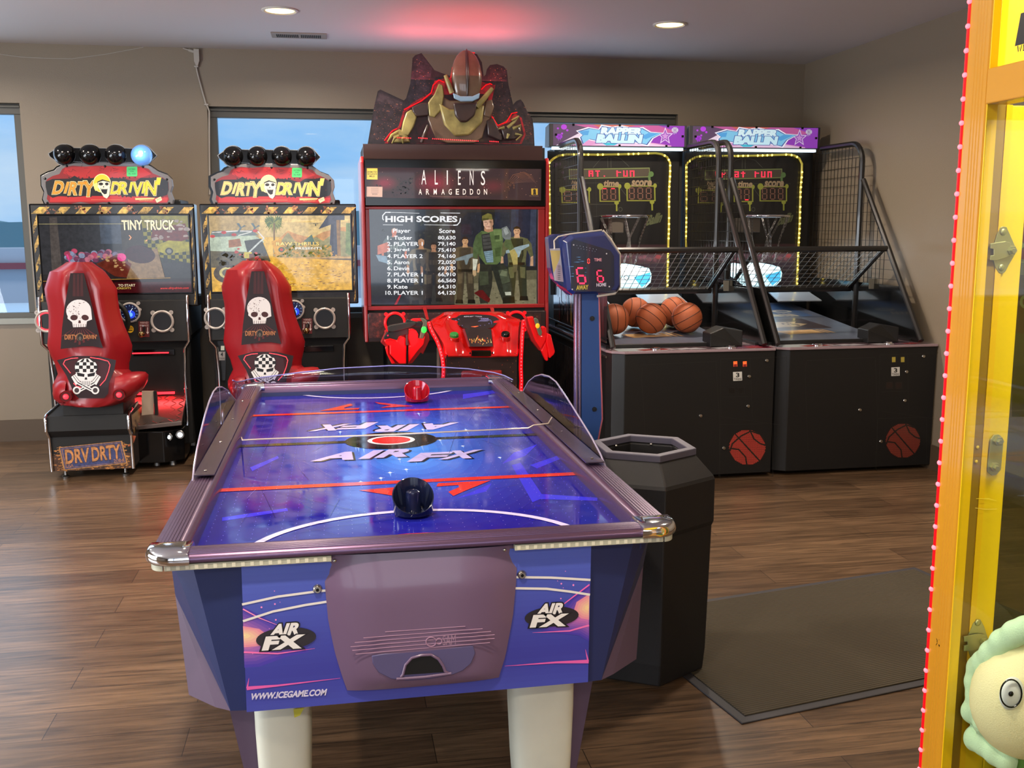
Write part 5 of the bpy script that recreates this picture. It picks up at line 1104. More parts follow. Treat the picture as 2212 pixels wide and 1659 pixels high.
    A.line([(.73, .11), (.77, .11)], .006, (60, 60, 50), .9); A.line([(.75, .11), (.75, .14)], .008, (60, 60, 50), .9); A.line([(.7, .105), (.79, .1)], .003, (90, 90, 80), .9)
    A.text('RAW THRILLS', .465, .35, .77, .395, (250, 214, 110), 1, bold=.02, ol=(110, 60, 24), olb=.07); A.text('PRESENTS', .60, .42, .79, .45, (250, 248, 226), 1, bold=.02, ol=(110, 70, 30), olb=.07)
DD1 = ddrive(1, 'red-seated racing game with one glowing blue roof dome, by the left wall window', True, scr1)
DD2 = ddrive(2, 'red-seated racing game with all four roof domes dark, left of the red-framed shooting game', False, scr2)
DD2.location.x += WY(600, 545, YS).x - WY(243, 545, YS).x
DD1['group'] = DD2['group'] = 'racing games against the back wall'
# =================================================================== SHOOTING GAME
Y6 = 6.88
def Q(x, y): return (760 + x / 3.607, 420 + y / 3.607)
def Zt(x, y): return (760 + x / 4.2545, 90 + y / 4.2545)
G = empty('shooting_cabinet', (.83, 7.1, 0), 'red-framed light gun shooting game with a tall lit topper, between the racing and basketball games', 'arcade machine')
darkb = mat('dark_brown_panel', (44, 30, 30), .35, coat=.3)
q = [WY(778, 338, Y6), WY(1184, 344, Y6), WY(1184, 736, Y6), WY(792, 738, Y6)]
gx0, gx1, gz1, gz0 = q[0].x, q[1].x, q[0].z, q[3].z
redf = mat('red_frame_plastic', (150, 26, 28), .32, coat=.2)
for xa, xb in ((gx0, gx0 + .022), (gx1 - .022, gx1)):
    MB().ext([(xa, Y6 - .05, gz0), (xa, Y6 - .03, gz0 + .25), (xa, Y6 - .05, gz1 - .04), (xa, Y6 - .02, gz1), (xa, 7.6, gz1), (xa, 7.6, gz0)], (xb - xa, 0, 0)).build('side_fin', redf, G, smooth=False, bevel=.006)
MB().box(gx0 + .022, gx1 - .022, Y6 + .012, 7.75, gz0, gz1).build('head_cabinet', blackm, G, smooth=False)
# title panel
tz1, tz0 = WY(980, 345, Y6).z, WY(980, 436, Y6).z
MB().box(gx0 + .022, gx1 - .022, Y6 - .03, Y6 + .012, tz0 - .03, tz1).build('title_box', blackg, G, smooth=False, bevel=.006)
A = Art(mpY(Y6 - .031))
A.poly([Zt(*p) for p in ((118, 1155), (1742, 1170), (1738, 1460), (122, 1432))], (46, 22, 30), .12)
random.seed(31)
for c, cc, r in (((760, 1300), (120, 34, 50), 240), ((300, 1300), (110, 26, 44), 150), ((1300, 1330), (84, 28, 36), 160)):
    for i in range(7): k = 1 - i / 8; A.poly([Zt(c[0] + r * k * math.cos(a / 16 * 6.283), c[1] + min(r * .55, 130) * k * math.sin(a / 16 * 6.283)) for a in range(16)], tuple(46 + (v - 46) * (i / 6) if j == 0 else 24 + (v - 24) * (i / 6) for j, v in enumerate(cc)), .3)
A.blobs(*Zt(420, 1250), *Zt(560, 1400), 60, .8, 3, (30, 18, 24)); A.blobs(*Zt(130, 1320), *Zt(420, 1420), 20, .8, 3, (30, 18, 24)); A.blobs(*Zt(130, 1180), *Zt(1730, 1430), 60, .25, .7, (230, 170, 140), .6)
for i, (ch, x0, x1) in enumerate((('A', 640, 684), ('L', 762, 790), ('I', 872, 882), ('E', 976, 1000), ('N', 1084, 1118), ('S', 1186, 1224))):
    A.text(ch, *Zt(x0, 1180 + i * 1.5), *Zt(x1, 1312 + i * 1.5), (214, 204, 200), .75, bold=.0)
for ch, x in zip('ARMAGEDDON', (615, 682, 752, 824, 890, 956, 1020, 1086, 1150, 1214)): A.text(ch, *Zt(x, 1355), *Zt(x + 28, 1405), (224, 206, 196), .8, bold=.01)
A.line([Zt(715, 1418), Zt(1170, 1428)], .5, (150, 110, 100), .3); A.line([Zt(735, 1428), Zt(1150, 1437)], .4, (130, 90, 90), .3)
for k in range(9): A.line([Zt(1430 + k * 6, 1300 + 8 * k - k * k), Zt(1480 + k * 18, 1225 + k * 8), Zt(1580 + k * 12, 1200 + k * 11), Zt(1660 + k * 5, 1232 + k * 10)], [.6, 1.4, 1.4, .3], (120 - k * 5, 76 - k * 3, 54))
A.ell(*Zt(1450, 1300), 5, 8, (72, 44, 36)); A.blobs(*Zt(1425, 1290), *Zt(1490, 1370), 14, 1, 3, (96, 60, 44))
A.poly([Zt(*p) for p in ((1648, 1350), (1708, 1350), (1708, 1408), (1650, 1408))], (196, 160, 50), .2); A.ell(*Zt(1678, 1370), 3, 4, (40, 30, 20)); A.poly([Zt(*p) for p in ((1668, 1378), (1690, 1378), (1694, 1406), (1664, 1406))], (40, 30, 20)); A.text('Play Mechanix', *Zt(1632, 1414), *Zt(1716, 1424), (150, 130, 110))
A.poly([Zt(*p) for p in ((136, 1164), (236, 1164), (236, 1268), (136, 1266))], (222, 200, 84), .15)
for i, t_ in enumerate(('ANIMATED', 'VIOLENCE', 'MILD')): A.text(t_, *Zt(142 + (20 if i == 2 else 0), 1190 + i * 20), *Zt(230 - (20 if i == 2 else 0), 1204 + i * 20), (60, 50, 30), bold=.02)
A.poly([Zt(*p) for p in ((136, 1332), (282, 1334), (280, 1428), (134, 1424))], (206, 172, 156), .1)
for i in range(5): A.line([Zt(175, 1345 + i * 11), Zt(245, 1346 + i * 11)], .5, (130, 100, 90))
A.text('2025', *Zt(185, 1396), *Zt(234, 1408), (60, 40, 40)); A.build('title_graphic', paint, G)
# screen
sq = [WY(789, 446, Y6), WY(1171, 450, Y6), WY(1168, 664, Y6), WY(793, 667, Y6)]
X0_, X1_, Z1_, Z0_ = gx0 + .024, gx1 - .024, sq[0].z, sq[2].z
s1, s2 = WY(797, 452, Y6), WY(1162, 656, Y6)
mb = MB()
for a, b, c, d in ((X0_, X1_, s1.z, Z1_), (X0_, X1_, Z0_, s2.z), (X0_, s1.x, s2.z, s1.z), (s2.x, X1_, s2.z, s1.z)): mb.box(a, b, Y6 - .012, Y6 + .012, c, d)
mb.build('screen_frame', redf, G, smooth=False, bevel=.003)
A = Art(lambda x, y: WY(*Q(x, y), Y6 + .006))
def R(x0, y0, x1, y1, c, e=.8): A.poly([(x0, y0), (x1, y0), (x1, y1), (x0, y1)], c, e)
R(128, 108, 1452, 858, (34, 36, 40)); E_ = .8
for x0, x1, c in ((560, 760, (48, 46, 42)), (800, 1010, (40, 44, 56)), (1100, 1440, (36, 42, 62)), (1230, 1300, (50, 60, 84)), (430, 520, (44, 46, 46)), (1380, 1440, (58, 66, 86))): A.poly([(x0 + 14, 108), (x1, 108), (x1 - 10, 560), (x0, 560)], c, E_)
A.poly([(830, 600), (1440, 590), (1440, 858), (790, 858)], (96, 92, 70), E_); A.poly([(840, 700), (1440, 660), (1440, 858), (800, 858)], (124, 118, 92), E_); A.poly([(440, 720), (800, 700), (800, 858), (420, 858)], (54, 52, 46), E_); A.poly([(140, 560), (440, 540), (450, 858), (150, 858)], (26, 26, 28), E_)
random.seed(41); A.blobs(850, 660, 1430, 850, 60, 4, 16, (84, 80, 60), E_, .5); A.blobs(520, 150, 800, 330, 60, 4, 16, (58, 58, 46), E_); A.blobs(180, 270, 330, 420, 20, 4, 14, (40, 44, 40), E_)
for _ in range(40): x, y = random.uniform(800, 1430), random.uniform(115, 500); A.line([(x, y), (x - 3, y + 26)], 1.4, (70, 80, 104), E_)
def sold(cx, y0, y1, pal, skin=(206, 158, 120), gun=None, bald=False):
    h = y1 - y0; w = h * .30
    def U(*p): return [(cx + a * w, y0 + b * h) for a, b in p]
    d, m, l = pal
    A.poly(U((-.42, .50), (-.02, .50), (-.06, .76), (-.14, 1), (-.44, 1), (-.40, .74)), d, E_); A.poly(U((.02, .50), (.42, .50), (.44, .74), (.46, 1), (.16, 1), (.08, .76)), d, E_)
    A.poly(U((-.38, .56), (-.12, .55), (-.14, .70), (-.36, .71)), m, E_); A.poly(U((.14, .55), (.38, .56), (.38, .71), (.16, .70)), m, E_)
    A.poly(U((-.46, .95), (-.12, .95), (-.10, 1.01), (-.50, 1.01)), (20, 20, 18), E_); A.poly(U((.14, .95), (.48, .95), (.52, 1.01), (.12, 1.01)), (20, 20, 18), E_)
    A.poly(U((-.50, .17), (-.15, .14), (.15, .14), (.50, .17), (.44, .36), (.38, .53), (-.38, .53), (-.44, .36)), m, E_)
    A.poly(U((-.28, .17), (.28, .17), (.30, .40), (.2, .50), (-.2, .50), (-.30, .40)), d, E_)
    for k in range(3): A.poly(U((-.24 + k * .17, .30), (-.11 + k * .17, .30), (-.11 + k * .17, .38), (-.24 + k * .17, .38)), l, E_)
    A.poly(U((-.50, .18), (-.66, .24), (-.74, .40), (-.62, .42), (-.42, .30)), m, E_); A.poly(U((.50, .18), (.66, .24), (.74, .40), (.62, .42), (.42, .30)), m, E_)
    A.poly(U((-.74, .40), (-.62, .42), (-.60, .54), (-.74, .54)), skin, E_); A.poly(U((.62, .42), (.74, .40), (.74, .54), (.60, .54)), skin, E_)
    A.poly(U((-.36, .49), (.36, .49), (.36, .53), (-.36, .53)), (30, 26, 22), E_)
    A.poly(U((-.10, .10), (.10, .10), (.14, .16), (-.14, .16)), skin, E_); A.ell(cx, y0 + .065 * h, .155 * w, .062 * h, skin, E_, n=16)
    A.poly(U((-.16, .06), (-.15, .02), (0, -.005), (.15, .02), (.16, .06), (.1, .035), (-.1, .035)), (50, 36, 26) if not bald else (186, 142, 108), E_)
    A.line(U((-.09, .058), (-.03, .058)), h * .006, (40, 26, 20), E_); A.line(U((.03, .058), (.09, .058)), h * .006, (40, 26, 20), E_); A.line(U((-.05, .1), (.05, .1)), h * .006, (130, 70, 60), E_)
    if gun: A.poly(U((-.5, .33), (.1, .27), (.55, .24), (.56, .27), (.2, .33), (.1, .42), (.02, .42), (-.04, .35), (-.5, .37)), gun, E_)
sold(330, 262, 700, ((40, 46, 46), (92, 104, 100), (120, 130, 122)), (214, 120, 84), bald=True)
A.poly([(200, 400), (280, 370), (300, 440), (200, 470)], (206, 110, 78), E_); A.poly([(186, 470), (270, 480), (285, 540), (210, 520)], (128, 154, 172), E_); A.poly([(470, 440), (520, 450), (500, 500), (440, 480)], (206, 110, 78), E_)
sold(540, 345, 850, ((52, 44, 34), (110, 96, 68), (78, 66, 48)), (196, 140, 96), bald=True); sold(637, 375, 830, ((42, 36, 30), (82, 70, 54), (66, 56, 44)), (180, 130, 96))
sold(882, 330, 845, ((66, 58, 46), (94, 82, 62), (74, 64, 50)), (206, 160, 116), (120, 136, 140)); sold(1285, 248, 820, ((44, 50, 38), (98, 98, 66), (70, 72, 52)), (206, 160, 124), (156, 178, 184))
def M_(pts, c, e=.82): A.poly(pts, c, e)
M_([(1000, 540), (1085, 545), (1095, 640), (1090, 720), (1060, 845), (1000, 850), (985, 770), (985, 660)], (46, 46, 40)); M_([(1085, 545), (1180, 535), (1225, 620), (1250, 720), (1270, 842), (1180, 846), (1140, 740), (1110, 640)], (40, 44, 40))
M_([(1140, 590), (1210, 580), (1232, 680), (1170, 700)], (70, 78, 62)); M_([(990, 600), (1060, 600), (1065, 700), (995, 710)], (66, 72, 54)); M_([(1170, 700), (1236, 690), (1246, 750), (1180, 760)], (54, 60, 52)); M_([(1190, 760), (1238, 758), (1240, 785), (1196, 786)], (196, 200, 180)); M_([(1178, 800), (1266, 796), (1270, 846), (1174, 850)], (22, 22, 22)); M_([(1168, 590), (1210, 600), (1205, 640), (1150, 630)], (110, 118, 92))
M_([(968, 318), (1010, 284), (1060, 292), (1110, 268), (1166, 268), (1178, 350), (1168, 440), (1160, 520), (1130, 545), (1040, 545), (990, 480), (962, 400)], (92, 112, 68)); M_([(968, 318), (1010, 290), (1020, 360), (1005, 470), (985, 470), (962, 400)], (76, 94, 58)); M_([(1100, 280), (1160, 275), (1168, 360), (1120, 370)], (112, 132, 82)); M_([(1110, 420), (1160, 410), (1156, 480), (1120, 485)], (72, 90, 54)); M_([(1110, 320), (1150, 316), (1150, 350), (1112, 352)], (66, 82, 50))
M_([(1008, 312), (1072, 300), (1088, 400), (1102, 530), (1045, 530), (1018, 430)], (50, 50, 50))
for k in range(4): M_([(1014 + k * 3, 320 + k * 28), (1074 + k * 4, 312 + k * 28), (1076 + k * 4, 332 + k * 28), (1018 + k * 3, 342 + k * 28)], (74, 74, 72))
M_([(1026, 445), (1096, 435), (1102, 528), (1050, 530)], (128, 156, 168)); 
for k in range(5): A.line([(1028 + k * 2, 456 + k * 15), (1096, 448 + k * 15)], 2.5, (66, 84, 96), .8)
M_([(1166, 262), (1206, 246), (1240, 300), (1236, 352), (1200, 358), (1170, 330)], (116, 122, 122)); M_([(1178, 270), (1202, 258), (1222, 300), (1196, 320)], (160, 166, 164)); M_([(966, 318), (944, 390), (942, 490), (976, 500), (990, 400)], (82, 100, 64)); M_([(940, 500), (980, 505), (966, 590), (942, 590)], (206, 206, 186)); M_([(940, 590), (968, 592), (968, 630), (950, 640), (940, 620)], (190, 160, 120))
M_([(1196, 350), (1236, 352), (1262, 420), (1230, 440), (1186, 400)], (84, 100, 64)); M_([(1226, 440), (1264, 424), (1290, 470), (1290, 545), (1256, 550), (1240, 490)], (176, 160, 96)); M_([(1254, 548), (1290, 545), (1286, 600), (1256, 608)], (96, 90, 66))
M_([(1030, 250), (1096, 250), (1100, 285), (1060, 296), (1030, 284)], (176, 132, 100)); M_([(1020, 196), (1098, 194), (1102, 232), (1082, 270), (1048, 272), (1026, 244)], (222, 178, 150)); M_([(1070, 196), (1098, 194), (1102, 232), (1084, 266)], (188, 142, 112)); M_([(1014, 168), (1058, 146), (1088, 156), (1096, 198), (1060, 194), (1012, 202)], (122, 116, 58)); M_([(1012, 188), (1064, 182), (1066, 198), (1012, 206)], (88, 84, 44))
A.line([(1032, 216), (1050, 216)], 4, (50, 34, 30), .8); A.line([(1070, 215), (1088, 215)], 4, (50, 34, 30), .8); A.line([(1044, 252), (1072, 252)], 3, (140, 70, 64), .8); A.line([(1058, 218), (1056, 236)], 3, (170, 120, 96), .8)
A.poly([(950, 768), (990, 745), (1020, 745), (1078, 815), (1068, 842), (1040, 830)], (110, 26, 30), .6); A.poly([(330, 858), (372, 780), (384, 784), (350, 858)], (200, 20, 30), .6)
Wc = (236, 238, 240)
A.text('HIGH SCORES', 264, 170, 818, 214, Wc, 1, bold=.035, ol=(50, 44, 44), olb=.09)
A.line([(248, 200), (240, 190), (240, 165), (262, 140), (300, 140)], 8, Wc, 1); A.line([(300, 140), (525, 147)], 3, Wc, 1); A.line([(690, 144), (842, 146)], 4, Wc, 1); A.line([(845, 185), (840, 215), (820, 238), (790, 240)], 8, Wc, 1); A.line([(562, 236), (790, 240)], 3, Wc, 1); A.line([(242, 236), (398, 238)], 3, Wc, 1)
A.text('Player', 320, 268, 455, 306, Wc, 1, bold=.02); A.text('Score', 680, 268, 803, 300, Wc, 1, bold=.02)
nm = (('1.', 'Tucker', '80,630'), ('2.', 'PLAYER 1', '79,140'), ('3.', 'Jared', '75,410'), ('4.', 'PLAYER 2', '74,160'), ('5.', 'Aaron', '72,050'), ('6.', 'Devin', '69,070'), ('7.', 'PLAYER 1', '66,910'), ('8.', 'PLAYER 1', '66,560'), ('9.', 'Kate', '64,310'), ('10.', 'PLAYER 1', '64,120'))
for i, (a, b, c) in enumerate(nm):
    y = 323 + i * 47.6; A.text(a, 276 if i < 9 else 262, y, 312 if i else 308, y + 29, Wc, 1, bold=.02); A.text(b, 328, y, {8: 550, 6: 468, 5: 445, 4: 432}[len(b)], y + (29 if len(b) != 6 else 29), Wc, 1, bold=.02); A.text(c, 671, y, 806, y + 32, Wc, 1, bold=.02)
A.build('screen', art_mat('score_screen', .12, .7, grunge=.25, gscale=35.0, basek=.06, k=1.05), G)
# speaker deck
dz1, dz0 = Z0_, gz0
MB().box(gx0 + .022, gx1 - .022, Y6 - .04, Y6 + .012, dz0, dz1 - .02).build('speaker_deck', darkb, G, smooth=False, bevel=.005)
A = Art(mpY(Y6 - .0405)); random.seed(51); A.rect(797, 676, 880, 730, (74, 34, 32)); A.rect(1086, 676, 1168, 730, (64, 34, 30)); A.blobs(798, 678, 878, 728, 30, 1, 5, (110, 44, 36)); A.blobs(1090, 678, 1166, 728, 20, 1, 5, (90, 44, 34)); A.blobs(880, 676, 1086, 690, 20, .5, 1.5, (150, 90, 50)); tag(A.build('deck_graphic', printg, G), kind='stuff')
redring = mat('lit_red_ring', (220, 24, 30), .3, emit=(255, 24, 34), es=.55)
for cx, cy in ((853, 697), (1115, 694)):
    c = WY(cx, cy, Y6 - .05); rg = MB().lathe([(.058, 0), (.058, .014), (.066, .02), (.074, .014), (.076, 0)], c, (0, -1, 0), 30).build('speaker_ring', redring, G)
    MB().lathe([(.0001, .004), (.058, .004), (.058, 0)], c, (0, -1, 0), 26).build('cone', blackm, rg)
    for a in (45, 135, 225, 315): MB().lathe([(.013, 0), (.013, .01), (.006, .01), (.006, .005), (.0001, .005)], c + Vector((.084 * math.cos(math.radians(a)), 0, .084 * math.sin(math.radians(a)))), (0, -1, 0), 12).build('lug', redring, rg)
MB().box(gx0 + .16, gx1 - .16, Y6 + .1, 7.7, 0.02, gz0 + .01).build('stand', blackm, G, smooth=False)
# glossy box under the topper
hz0, hz1 = WY(980, 343, Y6).z, WY(980, 313, Y6).z
MB().box(WY(784, 320, Y6).x, WY(1172, 320, Y6).x, Y6 + .0, Y6 + .02, hz0 - .02, hz1).build('gloss_band', mat('smoked_gloss', (66, 48, 46), .04, coat=1), G, smooth=False, bevel=.002)
MB().box(gx0 + .02, gx1 - .02, Y6 + .02, 7.5, hz0, hz1 - .012).build('topper_shelf', blackm, G, smooth=False)
# topper boards
Yt = 7.02
ctl = [(145, 945), (170, 800), (200, 620), (238, 455), (262, 440), (400, 505), (478, 540), (500, 520), (540, 380), (560, 150), (582, 125), (640, 105), (690, 170), (740, 235), (760, 262), (830, 290), (920, 320), (930, 250), (960, 170), (1010, 112), (1080, 98), (1150, 115), (1195, 190), (1212, 320), (1235, 300), (1245, 250), (1270, 215), (1335, 206), (1395, 228), (1425, 262), (1440, 400), (1482, 580), (1515, 545), (1550, 530), (1575, 560), (1610, 640), (1660, 710), (1672, 800), (1680, 965)]
tb = MB().ext([WY(*Zt(*p), Yt) for p in ctl], (0, .025, 0)).build('topper', blackm, G, smooth=False)
A = Art(lambda x, y: WY(*Zt(x, y), Yt))
A.poly(ctl, (34, 24, 30))
A.poly([(540, 390), (575, 140), (640, 118), (735, 240), (700, 560), (500, 600)], (40, 32, 42)); A.poly([(600, 130), (640, 118), (735, 240), (700, 560), (580, 580)], (52, 40, 50)); A.poly([(215, 620), (252, 455), (470, 548), (440, 900), (170, 920)], (42, 32, 38)); A.poly([(245, 470), (465, 560), (455, 620), (235, 540)], (60, 46, 52))
A.poly([(1250, 330), (1275, 230), (1335, 216), (1410, 260), (1470, 590), (1420, 800), (1290, 640)], (44, 30, 34)); A.poly([(1490, 600), (1550, 545), (1650, 715), (1665, 940), (1560, 940), (1500, 760)], (44, 32, 36))
random.seed(61)
for box, n in (((545, 150, 720, 560), 60), ((200, 560, 450, 900), 120), ((1260, 240, 1460, 700), 110), ((1500, 600, 1655, 900), 50)):
    A.up()
    for _ in range(n): x, y = random.uniform(box[0], box[2]), random.uniform(box[1], box[3]); A.raw([(x, y), (x + 5, y), (x + 5, y + 5), (x, y + 5)], [(0, 1, 2, 3)], random.choice([(150, 96, 70), (110, 60, 56), (190, 120, 80), (90, 30, 40)]), .1)
for y in range(150, 560, 26): A.line([(560 + (560 - y) * -.02, y), (600, y + 4), (720, y + 60)], 2, (24, 18, 24))
for y in range(740, 930, 22): A.line([(1590, y - 20), (1660, y)], 3, (84, 30, 34))
for i, (k, c) in enumerate(((1.12, (80, 10, 20)), (1.05, (130, 14, 24)))):   # printed red rim round the figure
    A.poly([(x, y) for x, y in ((300, 935), (360, 820), (430, 780), (470, 640), (560, 560), (720, 470), (760, 360), (840, 340), (900, 330), (1000, 300), (1230, 380), (1320, 400), (1290, 520), (1270, 640), (1340, 780), (1500, 660), (1560, 700), (1600, 850), (1560, 940))], c, .25 + .2 * i)
A.poly([(330, 935), (380, 840), (450, 790), (490, 650), (580, 580), (740, 490), (1250, 480), (1260, 650), (1330, 800), (1540, 690), (1580, 850), (1540, 935)], (52, 10, 16), .1)
A.build('skyline_graphic', printg, tb)
# plain armoured figure standing in front of the skyline
bz_ = mat('bronze_armour', (112, 92, 74), .25, coat=.6, vary=.25, vscale=9); ol_ = mat('olive_armour', (150, 140, 84), .3, coat=.5, vary=.4, vscale=14); dk_ = mat('dark_armour', (58, 46, 44), .3, coat=.5, vary=.3, vscale=12)
Yg = 6.985
FG = empty('topper_figure', WY(1000, 300, Yg)); FG.parent = G; FG.location = WY(1000, 300, Yg) - G.location
def fig(name, pts, m, th=.02, y=Yg, bevel=.008): return MB().ext([WY(*Zt(*p), y) for p in pts], (0, th, 0)).build(name, m, FG, smooth=True, bevel=bevel)
c = WY(*Zt(1055, 330), Yg - .02); rx = WY(*Zt(1195, 330), Yg).x - WY(*Zt(1055, 330), Yg).x
fig('torso', [(720, 520), (800, 480), (900, 540), (1150, 540), (1280, 540), (1300, 640), (1240, 760), (1200, 880), (1130, 935), (880, 935), (780, 900), (700, 720), (690, 600)], bz_, .03)
fig('chest_plate', [(800, 560), (900, 620), (1080, 620), (1220, 580), (1200, 740), (1080, 860), (950, 870), (850, 760)], ol_, .03, Yg - .02, .012)
MB().sph(c + Vector((0, 0, .0)), rx, 28, (1.0, .4, 1.72)).build('head', bz_, FG)
MB().sph(c + Vector((0, -.012, .015)), rx * .97, 28, (.16, .42, 1.7)).build('crest', dk_, FG)
fig('visor', [(930, 470), (1000, 500), (1110, 500), (1180, 468), (1170, 520), (1110, 548), (1000, 548), (940, 520)], mat('pale_visor', (150, 190, 214), .1, coat=1), .02, Yg - .085, .006)
fig('jaw_guard', [(930, 560), (1160, 560), (1130, 680), (1060, 740), (1000, 740), (950, 680)], dk_, .03, Yg - .05, .012)
for pts, m in ((((700, 560), (760, 480), (800, 380), (840, 400), (850, 500), (830, 620), (760, 700), (710, 680)), ol_), (((1230, 540), (1290, 530), (1310, 600), (1270, 700), (1210, 680)), bz_), (((550, 600), (640, 560), (700, 560), (710, 680), (600, 690), (560, 650)), dk_), (((500, 650), (550, 620), (600, 690), (570, 780), (520, 870), (450, 850), (470, 740)), ol_), (((1240, 720), (1300, 700), (1390, 880), (1380, 920), (1250, 860)), dk_),
               (((380, 840), (440, 800), (520, 870), (540, 925), (380, 930)), ol_), (((1370, 790), (1440, 760), (1540, 780), (1560, 840), (1500, 900), (1400, 900)), dk_)): fig('armour_plate', pts, m, .025, Yg - .01)
def horn(a, b, r0, r1, m): MB().tube([WY(*Zt(*a), Yg - .03), WY(*Zt((a[0] + b[0]) / 2, (a[1] + b[1]) / 2), Yg - .04), WY(*Zt(*b), Yg - .03)], [r0, (r0 + r1) / 2 * 1.05, r1], 12).build('shoulder_tube', m, FG)
horn((860, 310), (920, 470), .013, .018, ol_); horn((1290, 430), (1150, 600), .014, .02, ol_); horn((700, 770), (640, 925), .012, .014, dk_)
for a, b in (((420, 830), (330, 920)), ((430, 870), (370, 935)), ((480, 880), (470, 935))): MB().tube([WY(*Zt(*a), Yg - .03), WY(*Zt((a[0] + b[0]) / 2 - 8, (a[1] + b[1]) / 2 - 16), Yg - .045), WY(*Zt(*b), Yg - .03)], [.012, .010, .005], 8).build('finger', ol_, FG)
for P3 in (((1430, 790), (1500, 730), (1530, 690), (1470, 720)), ((1480, 800), (1550, 770), (1545, 820)), ((1500, 850), (1560, 860), (1510, 905)), ((1400, 790), (1350, 800)), ((1440, 850), (1425, 890))): MB().tube([WY(*Zt(*p), Yg - .03 - .006 * i) for i, p in enumerate(P3)], [.012] + [.009] * (len(P3) - 2) + [.005], 8).build('finger', ol_, FG)
for p_, (x, y) in enumerate(((430, 880),)): pass
# led lines of the topper
for nme, pts in (('head_rope', [(912, 330), (925, 240), (960, 160), (1010, 108), (1075, 96), (1130, 104)]), ('shoulder_rope', [(480, 625), (560, 585), (640, 545), (730, 470), (748, 400), (800, 352), (850, 375)]), ('hand_rope', [(1290, 690), (1340, 770), (1420, 740), (1470, 660), (1520, 650)]), ('arm_rope', [(1190, 440), (1230, 400), (1270, 385), (1290, 395)]), ('left_rope', [(300, 910), (345, 850), (380, 815), (415, 800)])):
    MB().tube([WY(*Zt(*p), Yt - .006) for p in pts], .0035, 6).build('red_rope', redt, tb)
mb = MB()
for a, b, n in (((420, 882), (540, 886), 8), ((615, 884), (690, 890), 6), ((745, 892), (1160, 914), 24), ((1270, 916), (1345, 920), 6)):
    for i in range(n): t = i / (n - 1); mb.sph(WY(*Zt(a[0] + (b[0] - a[0]) * t, a[1] + (b[1] - a[1]) * t), Yg - .075), .0036, 6)
tag(mb.build('led_dots', redl, tb), kind='stuff')
for loc, e_, sz in (((.88, 6.7, 2.62), 3.0, .9), ((.6, 7.12, 2.6), 1.6, .3), ((1.1, 7.12, 2.6), 1.6, .3)):
    l = bpy.data.lights.new('topper_led', 'AREA'); l.shape = 'DISK'; l.size = sz; l.energy = e_; l.color = (1, .12, .14); o = bpy.data.objects.new('topper_led', l); COL.objects.link(o); o.parent = G; o.location = Vector(loc) - G.location; o.rotation_euler = (math.pi, 0, 0)
# console ------------------------------------------------------------
def C(x, y): return (860 + x / 6.144, 640 + y / 6.144)
rows = [(203, 640, 1345, 6.72), (215, 590, 1410, 6.70), (250, 545, 1470, 6.66), (300, 450, 1610, 6.62), (340, 412, 1640, 6.58), (420, 440, 1628, 6.53), (520, 510, 1620, 6.47), (620, 570, 1612, 6.41), (700, 600, 1604, 6.36), (750, 615, 1598, 6.33), (790, 640, 1585, 6.315), (806, 660, 1570, 6.32)]
n = 40; top = []
for py, xl, xr, Y in rows:
    r_ = []
    for i in range(n + 1):
        t = i / n; px = xl + (xr - xl) * t; u = (px - 1030) / 500.0
        d = 0.0
        cen = 1 / (1 + math.exp((abs(u) - .42) / .04)); d += .035 * cen if py > 225 else 0        # recessed middle
        pod = math.exp(-((abs(u) - .62) / .16) ** 2) * math.exp(-((py - 560) / 130.0) ** 2); d -= .03 * pod
        hol = math.exp(-((abs(u) - .62) / .14) ** 2) * math.exp(-((py - 430) / 70.0) ** 2); d += .045 * hol
        lip = math.exp(-((abs(u) - .82) / .07) ** 2); d -= .025 * lip if py < 450 else .012 * lip
        rim = math.exp(-((py - 235) / 25.0) ** 2); d -= .03 * rim
        edge = max(0, abs(2 * t - 1) - .94) / .06; d += .05 * edge ** 2
        p = WY(*C(px, py), Y + d); r_.append(p)
    top.append(r_)
back = [[Vector((p.x, p.y + .10, p.z - .05)) for p in r_] for r_ in top]
CS = MB().loft([a + b[::-1] for a, b in zip(top, back)]).build('console', redg, G)
A = Art(lambda x, y: WY(*C(x, y), 6.62 - .00024 * (y - 250) + (.0 if y < 430 else -.0)))
def CP(x, y): # on the recessed middle of the console
    Y = 6.66 + (6.36 - 6.66) * (y - 250) / 450.0; return WY(*C(x, y), Y - .008)
A = Art(CP)
A.poly([(700, 300), (760, 265), (850, 245), (1040, 236), (1220, 250), (1300, 275), (1350, 318), (1300, 370), (1255, 412), (1180, 430), (1000, 436), (870, 424), (820, 392), (760, 345)], (26, 22, 26))
A.poly([(880, 320), (1000, 280), (1160, 270), (1250, 300), (1240, 380), (1000, 400), (900, 350)], (74, 70, 130), .12); A.ell(1115, 345, 38, 26, (28, 26, 48)); A.ell(1115, 345, 22, 15, (170, 40, 60), .2); A.ell(1115, 345, 10, 7, (20, 14, 30)); A.poly([(950, 400), (1010, 380), (1070, 395), (1020, 412)], (206, 90, 50), .2)
random.seed(71); A.blobs(760, 300, 1250, 390, 40, 3, 12, (110, 110, 180), .15, .5); A.blobs(790, 320, 960, 390, 20, 2, 8, (140, 80, 60), .1, .5)
A.text('ALIENS ARMAGEDDON', 872, 262, 1110, 274, (200, 200, 220), .2); A.text('INSTRUCTIONS', 950, 288, 1200, 304, (150, 150, 215), .2)
for i in range(3): A.line([(960, 312 + i * 9), (1230 - i * 20, 312 + i * 9)], 3, (130, 130, 190), .15)
